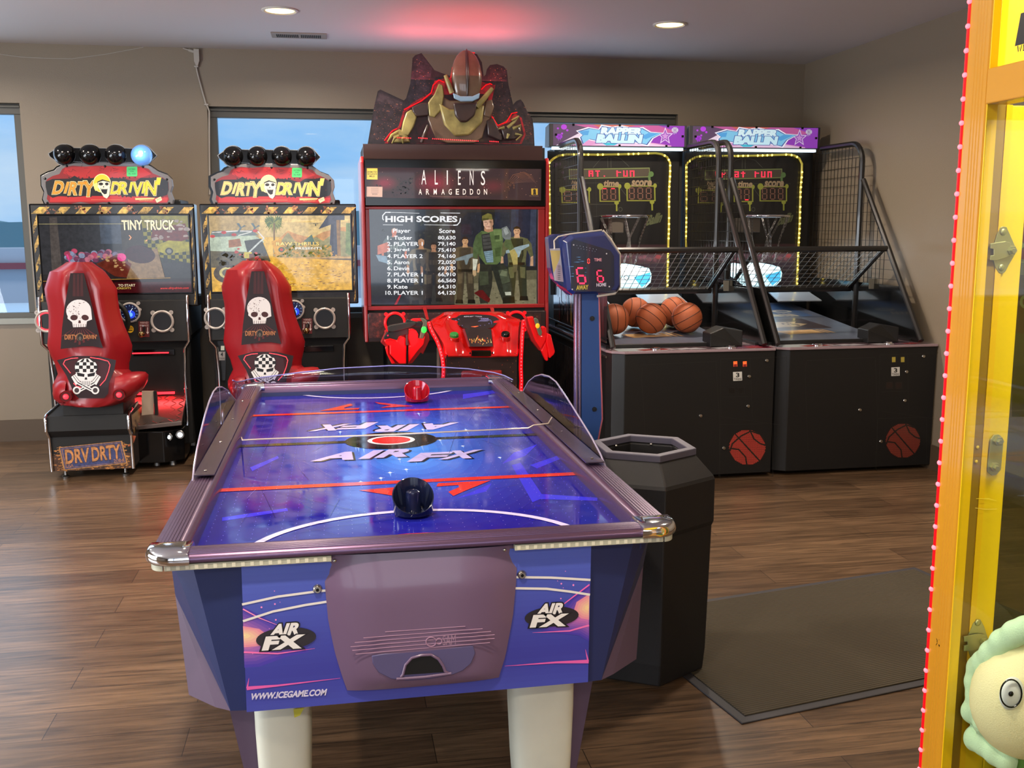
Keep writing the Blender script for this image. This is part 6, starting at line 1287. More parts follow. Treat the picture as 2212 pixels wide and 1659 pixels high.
A.poly([(850, 430), (1232, 430), (1238, 480), (1256, 665), (945, 668), (925, 620), (895, 520)], (24, 20, 20)); A.poly([(850, 430), (880, 430), (955, 668), (930, 668)], (120, 26, 36)); A.rect(980, 447, 1138, 470, (150, 24, 36), .1)
for _ in range(50): x, y = random.uniform(940, 1230), random.gauss(590, 18); A.poly([(x, y), (x + random.uniform(2, 12), y - random.uniform(6, 34)), (x + random.uniform(6, 16), y + 4)], random.choice([(200, 150, 60), (190, 90, 40), (220, 190, 110)]), .15)
A.build('console_graphic', paint, CS)
for x, y, m, lb in ((743, 540, mat('green_button', (40, 120, 50), .3), 'green button'), (1425, 528, blackg, None)):
    c = WY(*C(x, y), 6.43); MB().lathe([(.034, -.06), (.034, .0), (.030, .004)], c, (0, -.35, 1), 22).build('button_cup', redg, CS); MB().lathe([(.029, 0), (.029, .02), (.024, .026), (.0001, .027)], c, (0, -.35, 1), 22).build('start_button', m, CS, label=lb)
MB().ext([WY(*C(x, y), 6.335) for x, y in ((978, 722), (1232, 722), (1234, 796), (974, 796))], (0, .03, 0)).build('console_plate', blackg, CS, smooth=False, bevel=.003)
for x, y in ((955, 755), (1252, 752), (655, 786), (1548, 765)): MB().sph(WY(*C(x, y), 6.33), .006, 8).build('screw', blackg, CS)
MB().ext([WY(*C(640, 800), 6.36), WY(*C(1580, 800), 6.36), WY(*C(1580, 800), 6.36) * 1, WY(*C(1580, 800), 6.36)][:2] + [Vector((WY(*C(1580, 800), 6.36).x, 6.42, .02)), Vector((WY(*C(640, 800), 6.36).x, 6.42, .02))], (0, .42, 0)).build('pedestal', darkb, G, smooth=False)
A = Art(mpY(6.363)); random.seed(81)
for _ in range(60): x, y = random.uniform(640, 1570), random.uniform(850, 1300); A.line([C(x, y), C(x + random.uniform(-8, 8), y - random.uniform(3, 20))], .5, random.choice([(220, 130, 60), (180, 60, 40), (150, 90, 50)]), .1)
A.build('spark_graphic', printg, G)
MB().ext([WY(*C(x, y), 6.37) for x, y in ((860, 985), (1368, 975), (1372, 1120), (832, 1120), (836, 1000))], (0, -.03, 0)).build('coin_box', redf, G, smooth=False, bevel=.006)
MB().ext([WY(*C(x, y), 6.335) for x, y in ((1110, 1055), (1300, 1050), (1300, 1110), (1090, 1110))], (0, -.006, 0)).build('coin_slot', blackm, G, smooth=False)
MB().ext([WY(*C(x, y), 6.5) for x, y in ((530, 700), (545, 700), (560, 1120), (535, 1120))], (0, .1, 0)).build('side_strip', mat('dull_grey', (104, 98, 92), .5), G, smooth=False)
for pts in (((407, 345), (425, 420), (470, 510), (520, 600), (558, 700), (588, 820), (602, 950), (600, 1050), (590, 1115), (590, 1300)), ((1665, 320), (1655, 420), (1645, 540), (1638, 680), (1630, 820), (1628, 960), (1635, 1120), (1628, 1290))):
    P3 = [WY(*C(*p), 6.50 - .10 * min(1, (p[1] - 330) / 450)) for p in pts]
    rp_ = MB().tube(P3, .013, 10).build('led_rope', redt, G); mb = MB(); L = 0
    for a, b in zip(P3, P3[1:]):
        m = max(1, int((b - a).length / .0195))
        for i in range(m): p = a.lerp(b, i / m); mb.sph(p + Vector((0, -.010, 0)), .006, 6)
    tag(mb.build('rope_dots', mat('rope_dot', (255, 90, 100), .3, emit=(255, 85, 95), es=2.0), rp_), kind='stuff')
l = bpy.data.lights.new('rope_lamp', 'POINT'); l.energy = 1.2; l.color = (1, .06, .08); l.shadow_soft_size = .1; o = bpy.data.objects.new('rope_lamp', l); COL.objects.link(o); o.parent = G; o.location = Vector((.45, 6.3, .9)) - G.location
for x in (854, 1070):   # brackets from the deck to the console
    a, b = C(345 if x == 854 else 1240, 150), C(412 if x == 854 else 1300, 310)
    MB().ext([WY(a[0] - 3, a[1], 6.82), WY(a[0] + 5, a[1], 6.82), WY(b[0], b[1], 6.62), WY(b[0] - 6, b[1], 6.62)], (0, .03, .0)).build('arm_bracket', redf, G, smooth=False, bevel=.003)
# holsters and guns
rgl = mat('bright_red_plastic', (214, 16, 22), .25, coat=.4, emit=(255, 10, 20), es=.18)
def g1(x, y): return (800 + x / 10.37, 640 + y / 10.37)
def H(name, pts, m, y, th, f, parent, bevel=.004, label=None): return MB().ext([WY(*f(*p), y) for p in pts], (0, th, 0)).build(name, m, parent, smooth=False, bevel=bevel, label=label)
HL = empty('holster', (0, 0, 0)); HL.parent = G; HL.location = WY(855, 740, 6.4) - G.location
H('back_shell', [(1250, 790), (1310, 850), (1325, 985), (1180, 1300), (1130, 1260), (940, 1500), (850, 1515), (860, 1300), (1050, 1200), (1200, 960)], redf, 6.44, .06, g1, HL)
H('pocket', [(230, 1035), (300, 880), (350, 760), (420, 850), (640, 890), (850, 800), (900, 1000), (860, 1200), (820, 1515), (480, 1520), (370, 1290), (355, 1150)], redf, 6.45, .05, g1, HL)
H('cover', [(300, 985), (440, 945), (590, 990), (650, 895), (795, 935), (790, 1080), (815, 1130), (805, 1515), (650, 1515), (430, 1300), (430, 1110), (350, 1090)], rgl, 6.37, .07, g1, HL, .008)
H('cover', [(845, 830), (870, 748), (950, 732), (1030, 770), (1075, 850), (1072, 945), (1180, 965), (1230, 900), (1190, 1080), (1060, 1225), (860, 1490), (845, 1130), (895, 1100), (850, 950)], rgl, 6.38, .06, g1, HL, .008)
H('cover', [(330, 1150), (400, 1100), (410, 1290), (560, 1500), (480, 1520), (365, 1290)], rgl, 6.40, .05, g1, HL, .006); H('cover', [(890, 550), (960, 505), (1120, 500), (1190, 540), (1060, 580)], rgl, 6.42, .05, g1, HL, .004)
GN = empty('toy_gun', WY(860, 715, 6.36), 'black plastic light gun lying in the left red holster, with a green-lit stock', 'game gun')
gunm = mat('gun_plastic', (46, 46, 42), .35)
H('barrel', [(385, 690), (440, 655), (640, 618), (820, 590), (1010, 585), (1030, 625), (900, 700), (690, 760), (500, 800), (395, 790)], gunm, 6.33, .04, g1, GN)
H('receiver', [(300, 920), (330, 870), (380, 800), (600, 770), (850, 700), (860, 850), (640, 895), (600, 985), (440, 940), (320, 970)], mat('gun_dark', (30, 30, 30), .4), 6.345, .024, g1, GN)
H('grip', [(790, 780), (850, 750), (850, 1050), (870, 1095), (800, 1110), (795, 1000)], gunm, 6.35, .02, g1, GN)
H('scope', [(790, 560), (830, 510), (870, 530), (960, 560), (1040, 575), (1100, 560), (1180, 600), (1140, 700), (1000, 690), (900, 640), (800, 610)], mat('gun_dark', (30, 30, 30), .4), 6.35, .03, g1, GN)
st_ = H('stock', [(1120, 490), (1200, 495), (1275, 555), (1270, 720), (1185, 945), (1100, 940), (1140, 760), (1180, 600)], mat('translucent_stock', (96, 104, 84), .25, coat=.4), 6.345, .03, g1, GN)
MB().sph(WY(*g1(1200, 750), 6.345), .018, 14, (1, .4, 1.2)).build('glow', mat('green_glow', (40, 230, 70), .4, emit=(50, 235, 80), es=1.1), st_, label='glowing green light')
MB().sph(WY(*g1(392, 880), 6.342), .006, 8).build('muzzle_light', mat('pink_dot', (180, 30, 70), .3, emit=(180, 20, 60), es=.6), GN)
MB().tube([WY(*g1(832, 1100), 6.36), WY(*g1(826, 1300), 6.365), WY(*g1(828, 1520), 6.375)], .007, 8).build('cord', blackg, GN)
HR_ = empty('holster', (0, 0, 0)); HR_.parent = G; HR_.location = WY(1170, 720, 6.4) - G.location
H('back_shell', [(1690, 290), (1740, 300), (1800, 430), (1920, 690), (1875, 725), (1780, 600), (1710, 420)], redf, 6.42, .06, C, HR_)
H('cover', [(1718, 280), (1795, 268), (1812, 350), (1850, 470), (1865, 520), (1900, 522), (1905, 420), (1935, 395), (1972, 425), (1972, 500), (1955, 590), (1895, 700), (1830, 600), (1755, 400)], rgl, 6.38, .05, C, HR_, .006)
H('cover', [(1980, 488), (2030, 512), (2050, 600), (2085, 735), (2068, 775), (2012, 826), (1990, 700), (1968, 610)], rgl, 6.37, .06, C, HR_, .006); H('cover', [(1900, 722), (1958, 600), (1985, 700), (1993, 855), (1965, 860), (1930, 790)], rgl, 6.39, .05, C, HR_, .006)
G2 = empty('toy_gun', WY(1163, 715, 6.36), 'second light gun in the right red holster, only its orange-lit stock visible', 'game gun')
st_ = H('stock', [(1802, 300), (1830, 286), (1860, 310), (1912, 480), (1905, 520), (1880, 525), (1862, 500), (1830, 400)], mat('translucent_stock', (96, 104, 84), .25, coat=.4), 6.355, .02, C, G2)
MB().sph(WY(*C(1850, 392), 6.355), .014, 12, (1, .4, 1.2)).build('glow', mat('orange_glow', (240, 150, 30), .4, emit=(250, 160, 30), es=1.1), st_, label='glowing orange light')
# =================================================================== BASKETBALL GAMES (two of the same kind)
ballm = mat('basketball_rubber', (176, 92, 54), .55, bump=.5, bscale=600, vary=.1)
goldr = mat('rope_tube_yellow', (196, 184, 90), .25, emit=(200, 180, 60), es=.25, alpha=.85)
goldb = mat('warm_led', (255, 236, 130), .3, emit=(255, 226, 100), es=3.2)
meshm = mat('black_wire', (30, 28, 26), .35, metal=.3)
x0b, x1b, Yk = 2.75, 3.80, 7.55
def bball(dx, lab, second):
    R = empty('basketball_cabinet', (3.27 + dx, 6.9, 0), lab, 'arcade machine', 'basketball games in the corner')
    x0, x1 = x0b + dx, x1b + dx
    def PY(px, py, y): p = WY(px, py, y); return Vector((p.x + dx, p.y, p.z))
    Yf_ = 5.90; xe = .068 if second else .028
    # base
    pl = [(x0, 7.9), (x0, Yf_ + .12), (x0 + .02, Yf_ + .05), (x0 + .09, Yf_), (x1 + xe, Yf_), (x1 + xe, 7.9)]
    BS = MB().ext([(x, y, .03) for x, y in pl], (0, 0, .795)).build('base', black, R, smooth=False, bevel=.004)
    ct = MB().ext([(x + (-.006 if x < x0 + .2 else .0), y - .012 if y < 6.1 else y, .825) for x, y in pl], (0, 0, .016)).build('counter', mat('counter_edge', (150, 128, 134), .25, coat=.6), R, smooth=False, bevel=.003)
    A = Art(lambda x, y: (x + dx, y, .8412), (0, 0, 1)); random.seed(91)
    A.poly([(2.80, 5.91), (3.815, 5.91), (3.815, 6.10), (2.80, 6.10)], (96, 78, 84)); A.poly([(2.80, 5.905), (3.12, 5.905), (3.0, 6.05), (2.80, 6.05)], (196, 204, 208)); A.poly([(3.5, 5.905), (3.815, 5.905), (3.815, 6.05), (3.6, 6.04)], (146, 40, 70) if not second else (110, 92, 104))
    for _ in range(16): x = random.uniform(2.9, 3.7); A.poly([(x, 5.91), (x + .12, 5.94), (x + .06, 6.0), (x - .04, 5.96)], random.choice([(200, 150, 140), (170, 60, 60), (206, 200, 206), (120, 90, 110)]))
    A.build('counter_graphic', art_mat('counter_print', .2, .6), ct)
    for px, py in ((1920, 739), (1766, 747)):
        c = PY(px, py, 5.96); c.z = .842; MB().lathe([(.036, 0), (.036, .006), (.028, .010), (.026, .008), (.022, .014), (.0001, .016)], c, n=22).build('button', chrome, R)
    # front door details
    A = Art(lambda x, y: PY(x, y, Yf_), base=.0006); ln = (40, 38, 36)
    def T2(x, y): return (1640 + x / 2.0727, 260 + y / 2.0727)
    def ql(pts, w=.6): A.line([T2(*p) for p in pts], w, ln)
    ql([(218, 1480), (205, 1130), (212, 1075), (520, 1060)]); ql([(520, 1060), (530, 1330), (520, 1560)]); ql([(540, 1050), (820, 1040), (810, 1340), (535, 1300), (540, 1050)]); ql([(665, 1045), (668, 1300)]); ql([(545, 1215), (665, 1212)]); ql([(530, 1335), (750, 1330), (748, 1560), (525, 1570), (530, 1335)])
    lt = (235, 90, 40) if not second else (150, 130, 50)
    for x in (602, 642): A.poly([T2(x - 16, 1052), T2(x + 14, 1050), T2(x + 14, 1088), T2(x - 16, 1088)], (12, 12, 12)); A.poly([T2(x - 8, 1060), T2(x + 8, 1059), T2(x + 8, 1082), T2(x - 8, 1083)], lt, 1.0 if not second else .25)
    if not second:
        for x in (602, 642): A.poly([T2(x - 7, 1072), T2(x + 7, 1071), T2(x + 7, 1082), T2(x - 7, 1083)], (120, 30, 26), .4)
    A.poly([T2(*p) for p in ((591, 1106), (629, 1104), (629, 1143), (591, 1145))], (208, 206, 200)); A.text('3', *T2(604, 1110), *T2(617, 1128), (20, 20, 20), bold=.03); A.text('TOKENS', *T2(594, 1132), *T2(626, 1141), (20, 20, 20), bold=.02)
    for x in (583, 624): A.poly([T2(x - 14, 1173), T2(x + 14, 1172), T2(x + 14, 1200), T2(x - 14, 1201)], (30, 16, 15) if second else (14, 13, 13)); A.line([T2(x - 14, 1173), T2(x + 14, 1172), T2(x + 14, 1200), T2(x - 14, 1201)], .5, (44, 42, 40), closed=True)
    # round speaker grille printed as a ball
    cx, cy, r = T2(643, 1434)[0], T2(643, 1434)[1], 37.5
    A.ell(cx, cy, r, r, (58, 22, 18), n=40); A.up()
    for i in range(-16, 17):
        for j in range(-18, 19):
            hx, hy = i * 2.35 + (j % 2) * 1.17, j * 2.05
            if hx * hx + hy * hy < (r - 1) ** 2: A.raw([(cx + hx + .95 * math.cos(a * 1.047), cy + hy + .95 * math.sin(a * 1.047)) for a in range(6)], [(0, 1, 2, 3, 4, 5)], (196, 66, 56) if not second else (140, 58, 46))
    for pts in ([(-24, -28), (0, 0), (26, 30)], [(-36, 8), (-30, -8), (-12, -24), (8, -34), (26, -28)], [(6, -36), (14, -18), (26, -8), (38, -4)], [(-36, 2), (-18, 4), (-4, 20), (-2, 37)]): A.line([(cx + x, cy + y) for x, y in pts], 3, (26, 22, 20))
    A.build('front_graphic', paint, BS)
    for px, py in ((735, 1056), (659, 1125), (651, 1254), (544, 1437), (450, 1296)): c = PY(*T2(px, py), Yf_); MB().lathe([(.011, 0), (.012, .004), (.009, .009), (.0001, .010)], c, (0, -1, 0), 14).build('lock', screwm, BS)
    # playfield
    za, zb_, ya, yb_ = .862, 1.0, 6.08, 7.5; xa, xb = x0 + .04, x0 + .83
    PFm = art_mat('ramp_print', .32, .2, grunge=.18, gscale=12)
    def pf(u, v): return (xa + (xb - xa) * u, ya + (yb_ - ya) * v, za + (zb_ - za) * v)
    rp = MB().ext([pf(0, 0), pf(1, 0), pf(1, 1), pf(0, 1)], (0, 0, -.02)).build('ramp', black, R, smooth=False)
    MB().box(xa, xb, 6.06, 6.085, .84, .866).build('ramp_lip', black, R, smooth=False, bevel=.003)
    A = Art(pf, (0, -.1, 1))
    A.rect(0, 0, 1, 1, (86, 92, 108)); A.poly([(0, .24), (.80, .27), (.72, .52), (0, .50)], (52, 42, 50)); A.poly([(0, .55), (.78, .57), (.9, .6), (.86, .95), (.5, .99), (0, .99)], (58, 84, 124)); A.poly([(0, .85), (.4, .86), (.5, .99), (0, .99)], (50, 48, 56)); A.poly([(.0, .8), (.3, .86), (.42, .9), (.2, .86)], (200, 214, 206))
    A.poly([(.28, .14), (.62, .16), (.56, .24), (.20, .22)], (206, 170, 120)); A.poly([(.34, .58), (.62, .59), (.56, .66), (.24, .65)], (206, 190, 150))
    for k in range(3): A.poly([(.60 + k * .05, .155), (.625 + k * .05, .155), (.575 + k * .05, .24), (.55 + k * .05, .24)], (206, 170, 120)); A.poly([(.64 + k * .05, .59), (.665 + k * .05, .59), (.615 + k * .05, .66), (.59 + k * .05, .66)], (206, 190, 150))
    A.poly([(.0, .38), (.1, .33), (.3, .30), (.55, .33), (.66, .38), (.55, .40), (.60, .44), (.4, .44), (.1, .46), (.02, .44)], (180, 158, 122)); A.blobs(.06, .34, .56, .43, 20, .008, .02, (64, 50, 54)); A.ell(.7, .73, .1, .04, (190, 186, 170)); A.ell(.7, .73, .06, .022, (96, 108, 130))
    A.build('ramp_graphic', PFm, rp)
    # pocket and side walls
    MB().ext([(x0 + .70, 6.06, .84), (x0 + .90, 6.04, .84), (x0 + .90, 6.16, .94), (x0 + .80, 6.18, .975), (x0 + .70, 6.18, .94), (x0 + .70, 6.06, .93)][:0] or [(x0 + .68, 6.0, .842), (x0 + .68, 6.0, .93), (x0 + .78, 6.03, .965), (x0 + .90, 6.0, .945), (x0 + .90, 6.0, .842)], (0, .14, 0)).build('ball_stop', black, R, smooth=False, bevel=.006)
    tube_ = mat('black_tube', (30, 28, 27), .3, coat=.3)
    prof_ = [(5.93, .86), (6.39, 1.455), (6.77, 1.935)]
    for xs in (x0 + .02, x1 - .03):
        f = MB(); f.tube([(xs, y, z) for y, z in prof_], .019, 8).build('slanted_bar', tube_, R)
        cg = MB(); pts = [(xs, 6.80, .84), (xs, 6.80, 2.06)] + [(xs, 6.80 + .14 - .14 * math.cos(a), 2.06 + .14 * math.sin(a)) for a in [math.radians(15 * i) for i in range(1, 7)]] + [(xs, 7.425, 2.205)]
        cage = cg.tube(pts, .021, 8).build('side_frame', tube_, R)
        mb = MB()   # wires
        def wire(a, b, r=.0022): mb.tube([a, b], r, 4)
        for i in range(14):
            y = 6.84 + i * .052; zt_ = 2.19 if y > 6.93 else 2.1; wire((xs, y, 1.2), (xs, y, zt_))
        for k in range(15):
            z = 1.24 + k * .066
            if z < 2.19: wire((xs, 6.80, z), (xs, Yk - .03, z))
        for i in range(1, 8):
            y = 6.80 - i * .052; zt_ = 1.455 + (y - 6.39) / .38 * .48
            if zt_ > 1.2: wire((xs, y, 1.2), (xs, y, zt_))
        for k in range(9):
            z = 1.24 + k * .066; yy = 6.39 + (z - 1.455) / .48 * .38; wire((xs, max(yy, 6.2), z), (xs, 6.80, z))
        tag(mb.build('wire_mesh', meshm, cage), kind='stuff')
        MB().ext([(xs, 5.96, .85), (xs, 6.22, 1.2), (xs, 7.5, 1.2), (xs, 7.5, .85)], (.006, 0, 0)).build('side_panel', mat('smoked_black_panel', (20, 20, 20), .12, coat=.4), R, smooth=False)
        MB().box(xs - .012, xs + .012, 6.05, 7.5, .83, .86).build('side_rail', tube_, R, smooth=False)
    # guard net between the bars
    ga, gb = (6.39, 1.45), (6.86, 1.15); xl, xr = x0 + .03, x1 - .04
    fr_ = MB(); fr_.tube([(xl, ga[0], ga[1]), (xr, ga[0], ga[1])], .021, 8); gt = fr_.build('guard_bar', tube_, R)
    MB().tube([(xl, gb[0], gb[1]), (xr, gb[0], gb[1])], .024, 8).build('guard_bar', tube_, R)
    for xs in (xl + .02, xr - .02): MB().tube([(xs, ga[0], ga[1]), (xs, gb[0], gb[1])], .015, 8).build('guard_side', tube_, R)
    mb = MB()
    for i in range(1, 19): x = xl + (xr - xl) * i / 19; mb.tube([(x, ga[0], ga[1] - .01), (x, gb[0], gb[1])], .0022, 4)
    for k in range(1, 10): y, z = ga[0] + (gb[0] - ga[0]) * k / 10, ga[1] + (gb[1] - ga[1]) * k / 10; mb.tube([(xl, y, z), (xr, y, z)], .0022, 4)
    tag(mb.build('net_wires', steel, gt), kind='stuff')
    # backboard
    MB().box(x0 + .0, x1 - .06, Yk, Yk + .04, .98, 2.21).build('backboard', black, R, smooth=False)
    MB().box(x0 + .02, x1 - .02, Yk + .04, 7.9, .8, 2.2).build('rear_case', blackm, R, smooth=False)
    def T8(x, y): return (1440 + x / 3.769, 240 + y / 3.769)
    A = Art(lambda x, y: PY(*T8(x, y), Yk), base=.0008); gr = (74, 76, 70)
    A.poly([(150, 340), (1110, 330), (1100, 1480), (150, 1480)], (20, 19, 19))
    A.line([(500, 470), (560, 400), (640, 378), (720, 400), (780, 460)], 3, gr); A.line([(615, 390), (615, 470)], 3, gr); A.line([(640, 390), (640, 470)], 3, gr); A.line([(400, 590), (1010, 590)], 3, (60, 62, 58)); A.line([(420, 760), (660, 760)], 3, gr); A.line([(700, 620), (760, 700), (760, 710)], 3, gr); A.line([(520, 560), (520, 900)], 2, (50, 52, 50)); A.ell(705, 800, 16, 18, gr); A.ell(705, 800, 12, 14, (20, 19, 19))
    A.poly([(310, 480), (940, 468), (942, 545), (310, 562)], (110, 122, 74)); A.poly([(318, 488), (934, 476), (936, 538), (318, 554)], (74, 66, 56)); A.ell(950, 520, 20, 22, (84, 112, 66)); A.poly([(925, 530), (945, 530), (945, 620), (930, 620)], (84, 112, 66))
    gy = (134, 140, 56)
    for bx0, bx1, by0, by1, nd_, nm_ in ((545, 705, 615, 740, 2, 'time'), (755, 980, 610, 735, 3, 'score'), (250, 470, 640, 750, 2, 'high score')):
        A.rect(bx0, by0, bx1, by1, gy); A.rect(bx0 + 10, by0 + 10, bx1 - 10, by1 - 8, (34, 26, 24)); A.ell(bx0 + 8, by0 + 4, 24, 26, gy); A.ell(bx1 - 2, by0 + 2, 14, 18, gy); A.rect(bx1 - 34, by1, bx1 - 22, by1 + 74, gy); A.ell(bx1 - 28, by1 + 8, 18, 16, gy)
        w_ = (bx1 - bx0 - 30) / nd_
        for k in range(nd_): seg7(A, bx0 + 24 + k * w_, by0 + 20, w_ * .55, (by1 - by0) - 38, ('d' if second else 'a') if nm_ == 'time' else '', 7, (255, 40, 60), 1.5, off=(128, 92, 78))
    A.text('time', 578, 572, 692, 618, (150, 130, 104), bold=.04, shear=.15); A.text('score', 796, 572, 946, 614, (150, 130, 104), bold=.04, shear=.15); A.text('high', 330, 572, 400, 606, (150, 130, 104), bold=.04, shear=.15); A.text('score', 330, 608, 420, 636, (150, 130, 104), bold=.04, shear=.15)
    msg = ' Great Fun ' if second else ' .at. Fun '
    FONT = {'G': ['111', '100', '101', '101', '111'], 'r': ['000', '101', '110', '100', '100'], 'e': ['111', '101', '111', '100', '111'], 'a': ['111', '001', '111', '101', '111'], 't': ['010', '111', '010', '010', '010'], 'F': ['100', '111', '100', '100', '100'], 'u': ['101', '101', '101', '101', '111'], 'n': ['111', '101', '101', '101', '101'], 'A': ['111', '101', '111', '101', '101'], 'T': ['111', '010', '010', '010', '010'], '.': ['000', '000', '000', '000', '010'], ' ': ['000'] * 5}
    A.up(); x = 396 if second else 405
    for ch in ('Great Fun' if second else ' AT. Fun'):
        for j, row in enumerate(FONT[ch]):
            for i, b in enumerate(row):
                if b == '1': xx, yy = x + i * 12.5, 492 + j * 10; A.raw([(xx, yy), (xx + 9, yy), (xx + 9, yy + 7), (xx, yy + 7)], [(0, 1, 2, 3)], (255, 40, 70), 2.0)
        x += 52 if ch != ' ' else 60
    A.text('Ballin', 900, 850, 1010, 930, (88, 92, 66), bold=.04, shear=.4, dy=-30); A.blobs(150, 380, 330, 560, 16, 4, 14, (60, 44, 66))
    A.poly([(300, 1080), (1060, 1080), (1060, 1240), (300, 1240)], (54, 34, 38)); A.blobs(400, 1100, 1040, 1230, 24, 8, 22, (84, 50, 54)); A.ell(992, 1180, 22, 20, (100, 40, 40))
    A.poly([(300, 1240), (1080, 1230), (1090, 1300), (1060, 1450), (300, 1460)], (44, 34, 40))
    A.build('backboard_graphic', paint, R)
    # glowing graphic low on the backboard
    A = Art(lambda x, y: PY(*T8(x, y), Yk - .012))
    bl = [(480, 1260), (540, 1235), (640, 1250), (700, 1228), (780, 1238), (850, 1250), (920, 1270), (940, 1320), (930, 1380), (880, 1430), (780, 1440), (640, 1430), (500, 1330)]
    A.poly(bl, (190, 230, 240), 1.2); A.poly([(500, 1265), (700, 1240), (850, 1262), (880, 1310), (700, 1330), (520, 1310)], (245, 250, 250), 1.8); A.poly([(800, 1340), (930, 1300), (925, 1370), (860, 1420)], (70, 170, 215), 1.0); A.poly([(640, 1340), (760, 1350), (700, 1420)], (230, 245, 250), 1.3); A.line([(720, 1340), (745, 1320), (765, 1345), (745, 1370), (720, 1345)], 5, (30, 40, 50))
    MB().ext([PY(*T8(*p), Yk - .011) for p in bl], (0, .012, 0)).build('glow_sign', black, R, smooth=False); A.build('glow_graphic', paint, R)
    for sx in (-.33, .28):
        MB().ext([(x0 + .5 + sx - .16, Yk - .02, 1.12), (x0 + .5 + sx + .16, Yk - .02, 1.12), (x0 + .5 + sx + .18, 7.2, 1.03), (x0 + .5 + sx - .18, 7.2, 1.03)], (0, 0, .008)).build('deflector', mat('pale_deflector', (150, 156, 164), .25, coat=.4), R, smooth=False)
    l = bpy.data.lights.new('board_lamp', 'AREA'); l.shape = 'RECTANGLE'; l.size = .8; l.size_y = .1; l.energy = 3.0; l.color = (.85, .93, 1); o = bpy.data.objects.new('board_lamp', l); COL.objects.link(o); o.parent = R; o.location = Vector((x0 + .5, Yk - .06, 1.42)) - R.location; o.rotation_euler = (math.radians(-25), 0, 0)
    # rope light round the board
    pth = [(160, 1110), (158, 1000), (160, 700), (160, 440), (172, 420), (200, 395), (240, 374), (300, 364), (560, 366), (760, 362), (990, 354), (1040, 362), (1080, 385), (1102, 430), (1100, 520), (1090, 640), (1086, 800), (1082, 940), (1076, 1050), (1070, 1200), (1060, 1420)]
    P3 = [PY(*T8(*p), Yk - .02) for p in pth]; ro = MB().tube(P3, .0085, 8).build('rope_light', goldr, R)
    random.seed(5 + second); mb = MB()
    for a, b in zip(P3, P3[1:]):
        m = max(1, int((b - a).length / .034))
        for i in range(m):
            if random.random() < .75: mb.sph(a.lerp(b, (i + .5) / m) + Vector((0, -.004, 0)), .0088, 8)
    tag(mb.build('rope_bulbs', goldb, ro), kind='stuff')
    # hoop
    hc = PY(1652, 467, 7.13); hc.z = 1.68; rh = .178
    hp = MB().tube([hc + Vector((rh * math.cos(a / 36 * 6.283), rh * math.sin(a / 36 * 6.283), 0)) for a in range(36)], .010, 10, closed=True).build('hoop', chrome, R)
    MB().box(hc.x - .07, hc.x + .05, hc.y + rh + .01, Yk, 1.56, 1.67).build('hoop_bracket', mat('bracket_grey', (90, 82, 74), .4), hp, smooth=False, bevel=.004)
    for k in range(10):
        a = k / 10 * 6.283; mb = MB(); p0 = hc + Vector((rh * math.cos(a), rh * math.sin(a), -.012)); a2 = a + (.32 if k % 2 else -.32); p1 = hc + Vector((rh * .66 * math.cos(a2), rh * .66 * math.sin(a2), -.16)); p2 = hc + Vector((rh * .5 * math.cos(a), rh * .5 * math.sin(a), -.34))
        for q0, q1 in ((p0, p1), (p1, p2)):
            n_ = 7
            for i in range(n_):
                c0, c1 = q0.lerp(q1, i / n_), q0.lerp(q1, (i + 1.25) / n_); d_ = (c1 - c0).normalized(); s_ = d_.cross(Vector((math.cos(a), math.sin(a), 0)) if i % 2 else Vector((0, 1, .2))).normalized() * .0048
                mb.tube([c0 - s_, c0 + s_, c1 + s_, c1 - s_], .0016, 4, closed=True)
        mb.build('chain', steel, hp)
    # header sign
    h0, h1 = PY(1499, 272, 7.42), PY(1768, 320, 7.42); zt2, zb2 = h0.z, h1.z
    hd_ = MB().ext([(h0.x - .03, 7.44, zt2 + .005), (h0.x - .03, 7.44, zb2 - .005), (h0.x - .03, 7.6, zb2 - .005), (h0.x - .03, 7.58, zt2 - .01)], (h1.x - h0.x + .05, 0, 0)).build('header_box', mat('header_case', (52, 52, 56), .4), R, smooth=False, bevel=.004)
    MB().box(h0.x + .08, h1.x - .06, 7.61, 7.88, 2.215, zb2 + .03).build('header_case', black, R, smooth=False)
    def TH(u, v): return (h0.x + (h1.x - h0.x) * u, 7.44, zt2 + (zb2 - zt2) * v)
    A = Art(TH); em = .85
    A.rect(0, 0, 1, 1, (150, 66, 190), em)
    A.poly([(0, 0), (.3, 0), (.18, 1), (0, 1)], (96, 74, 104), em); A.poly([(.1, .9), (.25, .4), (.9, .95), (.9, 1), (.04, 1)], (226, 160, 214), em); A.poly([(.02, 1), (.19, .42), (.24, .42), (.1, 1)], (236, 220, 240), em); A.poly([(.15, 0), (.8, 0), (.95, .3), (.5, .5)], (196, 96, 160), em); A.poly([(.3, 0), (.62, 0), (.55, .12), (.34, .12)], (206, 104, 96), em); A.poly([(.28, .98), (.55, .7), (.9, 1)], (236, 206, 236), em)
    for x, y, r in ((.08, .13, .022), (.035, .2, .008), (.105, .28, .009), (.066, .44, .008)): A.ell(x, y, r, r * 5.6, (190, 70, 230), em)
    for x, y, r, c in ((.045, .58, .024, (170, 60, 220)), (.925, .2, .026, (206, 200, 226))):
        A.ell(x, y, r, r * 5.2, c, em); A.line([(x, y - r * 5), (x, y + r * 5)], .003, (110, 50, 140), .5); A.line([(x - r * .6, y - r * 4), (x - r * .2, y), (x - r * .6, y + r * 4)], .003, (110, 50, 140), .5); A.line([(x + r * .6, y - r * 4), (x + r * .2, y), (x + r * .6, y + r * 4)], .003, (110, 50, 140), .5); A.rect(x - .008, y + r * 4, x - .004, y + r * 8, c, em); A.rect(x + .006, y + r * 4, x + .01, y + r * 7, c, em)
